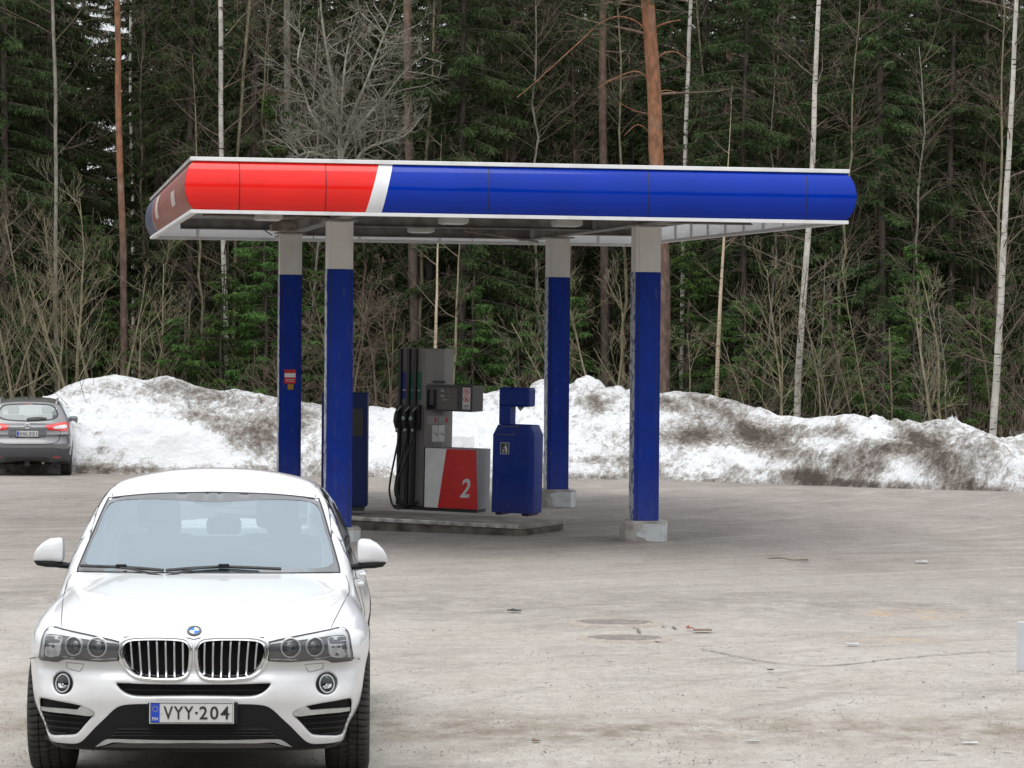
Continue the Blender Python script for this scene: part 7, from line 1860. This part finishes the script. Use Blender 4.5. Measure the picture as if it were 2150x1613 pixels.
# ---- undergrowth: nobody could count these twigs
def thicket():
    rs = np.random.RandomState(99); T = Tubes()
    for k in range(3200):
        px = rs.uniform(-80, 2230); Y = rs.uniform(67.5, 80); x = (px - PW / 2) / FPX * Y
        if x > 4: Y -= (x - 4) * 0.5
        L_ = rs.uniform(0.8, 3.4) * rs.uniform(0.5, 1); d = np.array([rs.normal() * 0.5, rs.normal() * 0.3, 1.0]); d /= np.linalg.norm(d); p = np.array([x, Y, zg(Y) + rs.uniform(0, 1.0)]); pts = [p]
        for i in range(5): d = d + rs.normal(size=3) * 0.16; d[2] -= 0.06 * i * rs.rand(); d /= np.linalg.norm(d); pts.append(pts[-1] + d * L_ / 5)
        T.add(pts, np.linspace(0.009, 0.004, 6), 3)
    o = link('undergrowth', T.mesh('undergrowth'), M_TWIG); o['kind'] = 'stuff'; tag(o, 'tangle of brown leafless undergrowth filling the foot of the forest', 'undergrowth')
thicket()
# ---- far woods in one mass, plus an unseen rear arc added to darken light
def wood_ring():
    rs = np.random.RandomState(77); Vs, Fs, n = [], [], 0
    for k in range(760):
        a = rs.uniform(0, 2 * math.pi); r_ = rs.uniform(125, 165); x, y = math.sin(a) * r_, 30 + math.cos(a) * r_
        if y > 0 and (-0.142 < x / y < -0.124 or 0.124 < x / y < 0.131): continue
        if y < 0: r_ *= 0.50; x, y = math.sin(a) * r_, 8 + math.cos(a) * r_  # unseen arc pulled close to darken the front light and shape reflections
        H_ = rs.uniform(13, 21); g_ = zg(max(min(y, 400), -40)); Rr = rs.uniform(1.8, 2.8)
        nl_ = 46; z = rs.rand(nl_) ** 0.8 * H_; rr = Rr * (1 - z / H_) + 0.15; th = rs.rand(nl_) * 6.28
        c_ = np.stack([x + np.cos(th) * rr * 0.2, y + np.sin(th) * rr * 0.2, g_ + z], 1); D = np.stack([np.cos(th), np.sin(th), -rs.uniform(0.3, 0.9, nl_)], 1); D /= np.linalg.norm(D, axis=1)[:, None]
        V_, F_ = needles(c_, D, rr * 1.2 + 0.4, rr * 0.8 + 0.3, rs); Vs.append(V_); Fs.append(F_ + n); n += len(V_)
    o = link('wood_and_rear_blocker', mesh_np('wood_and_rear_blocker', np.concatenate(Vs), [np.concatenate(Fs)], smooth=False), M_SPRUCE); o['kind'] = 'stuff'; tag(o, 'distant spruce wood behind the forest edge, with an added unseen light-blocking arc behind the camera', 'wood')
wood_ring()
# ================================================================== SMALL THINGS ON THE LOT
M_IRON = mat('worn_cast_iron', (0.30, 0.275, 0.25), 0.85, color2=(0.22, 0.20, 0.18), scale=14, bump=0.3, bscale=60)
M_RINGC = mat('sandy_collar', (0.32, 0.28, 0.235), 0.9, color2=(0.25, 0.215, 0.18), scale=10, bump=0.3, bscale=40)
def ground_normal(y):
    s = float(_zg.slope(y)); return math.atan(s)
for (px, py, r_, lb) in ((1290, 1309, 0.33, 'round iron manhole cover sunk in a wide sandy collar'), (1312, 1342, 0.30, 'plain round manhole cover flush with the sandy asphalt')):
    g_ = GP(px, py); o = thing('manhole_cover', lb, 'manhole cover', tuple(g_)); o.rotation_euler = (ground_normal(g_[1]), 0, 0)
    MB().lathe([(0.0, 0.012), (r_ - 0.03, 0.012), (r_, 0.008), (r_ + 0.02, -0.03)], 40, 'z').build('lid', M_IRON, o)
    MB().lathe([(r_ + 0.004, 0.011), (r_ + 0.05, 0.013), (r_ + 0.09, 0.006), (r_ + 0.13, -0.03)], 40, 'z').build('collar', M_RINGC, o)
    for k in range(-3, 4):
        w_ = math.sqrt(max(r_ * r_ * 0.8 - (k * 0.07) ** 2, 0)); MB().box(-w_, w_, k * 0.07 - 0.012, k * 0.07 + 0.012, 0.012, 0.017).build('rib', M_IRON, o)
# cracks in the surface: shallow dark seams that belong to the ground
M_CRACK = mat('crack_filling', (0.13, 0.12, 0.108), 0.95, scale=10)
def crack(pts, w, nm='crack'):
    rs = np.random.RandomState(int(pts[0][0])); q = np.array([GP(a, b) for a, b in pts]); q = catmull(q, 8, closed=False); q[:, :2] += rs.normal(size=(len(q), 2)) * 0.012
    V = []; 
    for i, p in enumerate(q):
        t = q[min(i + 1, len(q) - 1)] - q[max(i - 1, 0)]; n = np.array([-t[1], t[0], 0]); n /= np.linalg.norm(n) + 1e-9; ww = w * rs.uniform(0.4, 1.2)
        z = zg(p[1]) + 0.009 + 0.02 * float(fbm(np.array([p[0] * .21]), np.array([p[1] * .21]), 3)[0])
        V += [(p[0] - n[0] * ww, p[1] - n[1] * ww, z), (p[0] + n[0] * ww, p[1] + n[1] * ww, z)]
    MB().add(V, [(2 * i, 2 * i + 1, 2 * i + 3, 2 * i + 2) for i in range(len(q) - 1)]).build(nm, M_CRACK, ground)
crack([(1470, 1364), (1530, 1376), (1600, 1390), (1680, 1398), (1760, 1398), (1850, 1388), (1950, 1378), (2060, 1370), (2140, 1366)], 0.010)
crack([(880, 1281), (950, 1285), (1030, 1288), (1060, 1287)], 0.009)
crack([(1330, 1318), (1345, 1330), (1335, 1342), (1400, 1352)], 0.012)
crack([(1390, 1318), (1400, 1315), (1420, 1322)], 0.012)
# litter
def scrap(px, py, w, d, h, m, lb, nm, seed=0, cat='litter'):
    rs = np.random.RandomState(seed); g_ = GP(px, py); n = 5; V = []; F = []
    for i in range(n + 1):
        t = i / n; wd = d * (0.4 + 0.6 * math.sin(math.pi * (0.15 + 0.7 * t)))
        for sgn in (-1, 1): V.append(((t - 0.5) * w, sgn * wd / 2 + rs.normal() * d * 0.06, 0.006 + h * 0.25 * abs(rs.normal()) * (0.3 + (sgn > 0) * 0.7)))
    F = [(2 * i, 2 * i + 2, 2 * i + 3, 2 * i + 1) for i in range(n)]
    k = len(V); V += [(a, b, c + 0.004) for a, b, c in V]; F += [tuple(k + j for j in reversed(f)) for f in F]
    mb = MB().add(V, F); o = mb.build(nm, m); o.location = (g_[0], g_[1], zg(g_[1]) + 0.012); tag(o, lb, cat)
scrap(1080, 1287, 0.13, 0.10, 0.03, M_SYMBLK, 'thin black scrap lying left of the manhole covers', 'plastic_scrap', 1)
scrap(1448, 1324, 0.06, 0.06, 0.04, mat('rust_red_wrapper', (0.26, 0.06, 0.04), 0.7), 'crumpled rust-red wrapper right of the manhole covers', 'wrapper', 2)
scrap(1475, 1328, 0.16, 0.12, 0.02, mat('brown_leaf', (0.17, 0.105, 0.06), 0.8), 'flat brown leaf beside the red wrapper', 'dead_leaf', 3, 'leaf')
scrap(1790, 1357, 0.10, 0.08, 0.02, mat('pale_paper', (0.55, 0.58, 0.58), 0.6), 'small pale scrap of paper on the sandy ground', 'paper_scrap', 4)
scrap(1618, 1412, 0.05, 0.05, 0.02, M_SYMBLK, 'tiny dark stone chip in front of the long crack', 'stone_chip', 5, 'stone')
scrap(1690, 1180, 0.10, 0.10, 0.03, mat('grey_twig_scrap', (0.09, 0.085, 0.08), 0.8), 'small dark scrap on the asphalt right of the front column', 'scrap', 6)
scrap(1935, 1183, 0.14, 0.10, 0.03, mat('pale_scrap', (0.42, 0.42, 0.40), 0.8), 'pale scrap on the asphalt beyond the manhole covers', 'paper_scrap', 7)
scrap(1125, 1562, 0.05, 0.05, 0.015, mat('brown_leaf', (0.17, 0.105, 0.06), 0.8), 'small dark leaf near the muddy band by the white car', 'dead_leaf', 8, 'leaf')
scrap(1580, 1563, 0.09, 0.03, 0.01, mat('pale_scrap', (0.42, 0.42, 0.40), 0.8), 'pale sliver of wood on the muddy band', 'wood_sliver', 9)
scrap(2035, 1567, 0.10, 0.03, 0.01, mat('pale_paper', (0.55, 0.58, 0.58), 0.6), 'white sliver of paper at the end of the muddy band', 'paper_scrap', 10)
def wire():
    q = np.array([GP(a, b) for a, b in ((1610, 1178), (1640, 1177), (1665, 1181), (1695, 1180))]); q[:, 2] = [zg(y) + 0.03 for y in q[:, 1]]; q = catmull(q, 5, closed=False)
    o = MB().tube([tuple(p) for p in q], 0.008, 5).build('fallen_twig', M_WILLOW); tag(o, 'thin pale twig lying on the asphalt right of the front column', 'twig')
wire()
# loose stones and grit: too many to count
def grit():
    rs = np.random.RandomState(3); n = 10000; Vs = []; Fs = []
    py = 1050 + (1613 - 1050) * rs.rand(n) ** 0.7; px = rs.uniform(-40, 2190, n); k = 0
    base = np.array([(1, 0, 0), (-0.5, 0.87, 0), (-0.5, -0.87, 0), (0, 0, 1.0)]); F0 = np.array([(0, 1, 3), (1, 2, 3), (2, 0, 3)])
    G3 = GPn(px, py)
    for ii in range(n):
        g_ = G3[ii]; s_ = rs.uniform(0.003, 0.0085) * (1.5 if rs.rand() < 0.06 else 1); w = rs.rand() * 6.28; c_, s2 = math.cos(w), math.sin(w)
        v = base * s_ * np.array([rs.uniform(0.7, 1.6), 1, rs.uniform(0.5, 1.0)]); v = np.stack([v[:, 0] * c_ - v[:, 1] * s2, v[:, 0] * s2 + v[:, 1] * c_, v[:, 2]], 1)
        Vs.append(v + g_); Fs.append(F0 + k); k += 4
    o = link('gravel', mesh_np('gravel', np.concatenate(Vs), [np.concatenate(Fs)], smooth=False), mat('grit_stones', (0.34, 0.315, 0.28), 0.9, color2=(0.12, 0.105, 0.095), scale=1.7, detail=8, lo=0.42, hi=0.58)); o['kind'] = 'stuff'; tag(o, 'loose winter grit scattered over the asphalt', 'gravel')
_Yt = np.linspace(14, 66, 2000); _at = (CAM_Z - _zg(_Yt)) / _Yt
def GPn(px, py):
    D = CF[None] + CR[None] * ((px - PW / 2) / FPX)[:, None] + CU[None] * ((PH / 2 - py) / FPX)[:, None]
    Y = np.interp(-D[:, 2] / D[:, 1], _at[::-1], _Yt[::-1]); X = D[:, 0] / D[:, 1] * Y
    return np.stack([X, Y, _zg(Y) + 0.008 + 0.02 * fbm(X * .21, Y * .21, 3)], 1)
grit()
# the white board whose edge shows at the right margin
g_ = P(2134, 1410, 17.5); t_ = P(2134, 1305, 17.5)
wb = thing('sign_board', 'plain white sign board on a thin post at the lot edge, mostly cut off', 'sign', (g_[0] + 0.30, 17.5, zg(17.5)))
M_WB = mat('white_sign_enamel', (0.52, 0.53, 0.56), 0.4, scale=6)
MB().box(-0.30, 0.30, -0.012, 0.0, g_[2] - zg(17.5), t_[2] - zg(17.5)).build('panel', M_WB, wb, bevel=0.008)
MB().tube([(0, 0.02, -0.1), (0, 0.02, t_[2] - zg(17.5) - 0.02)], 0.022, 10).build('post', M_STEEL, wb, smooth=True)
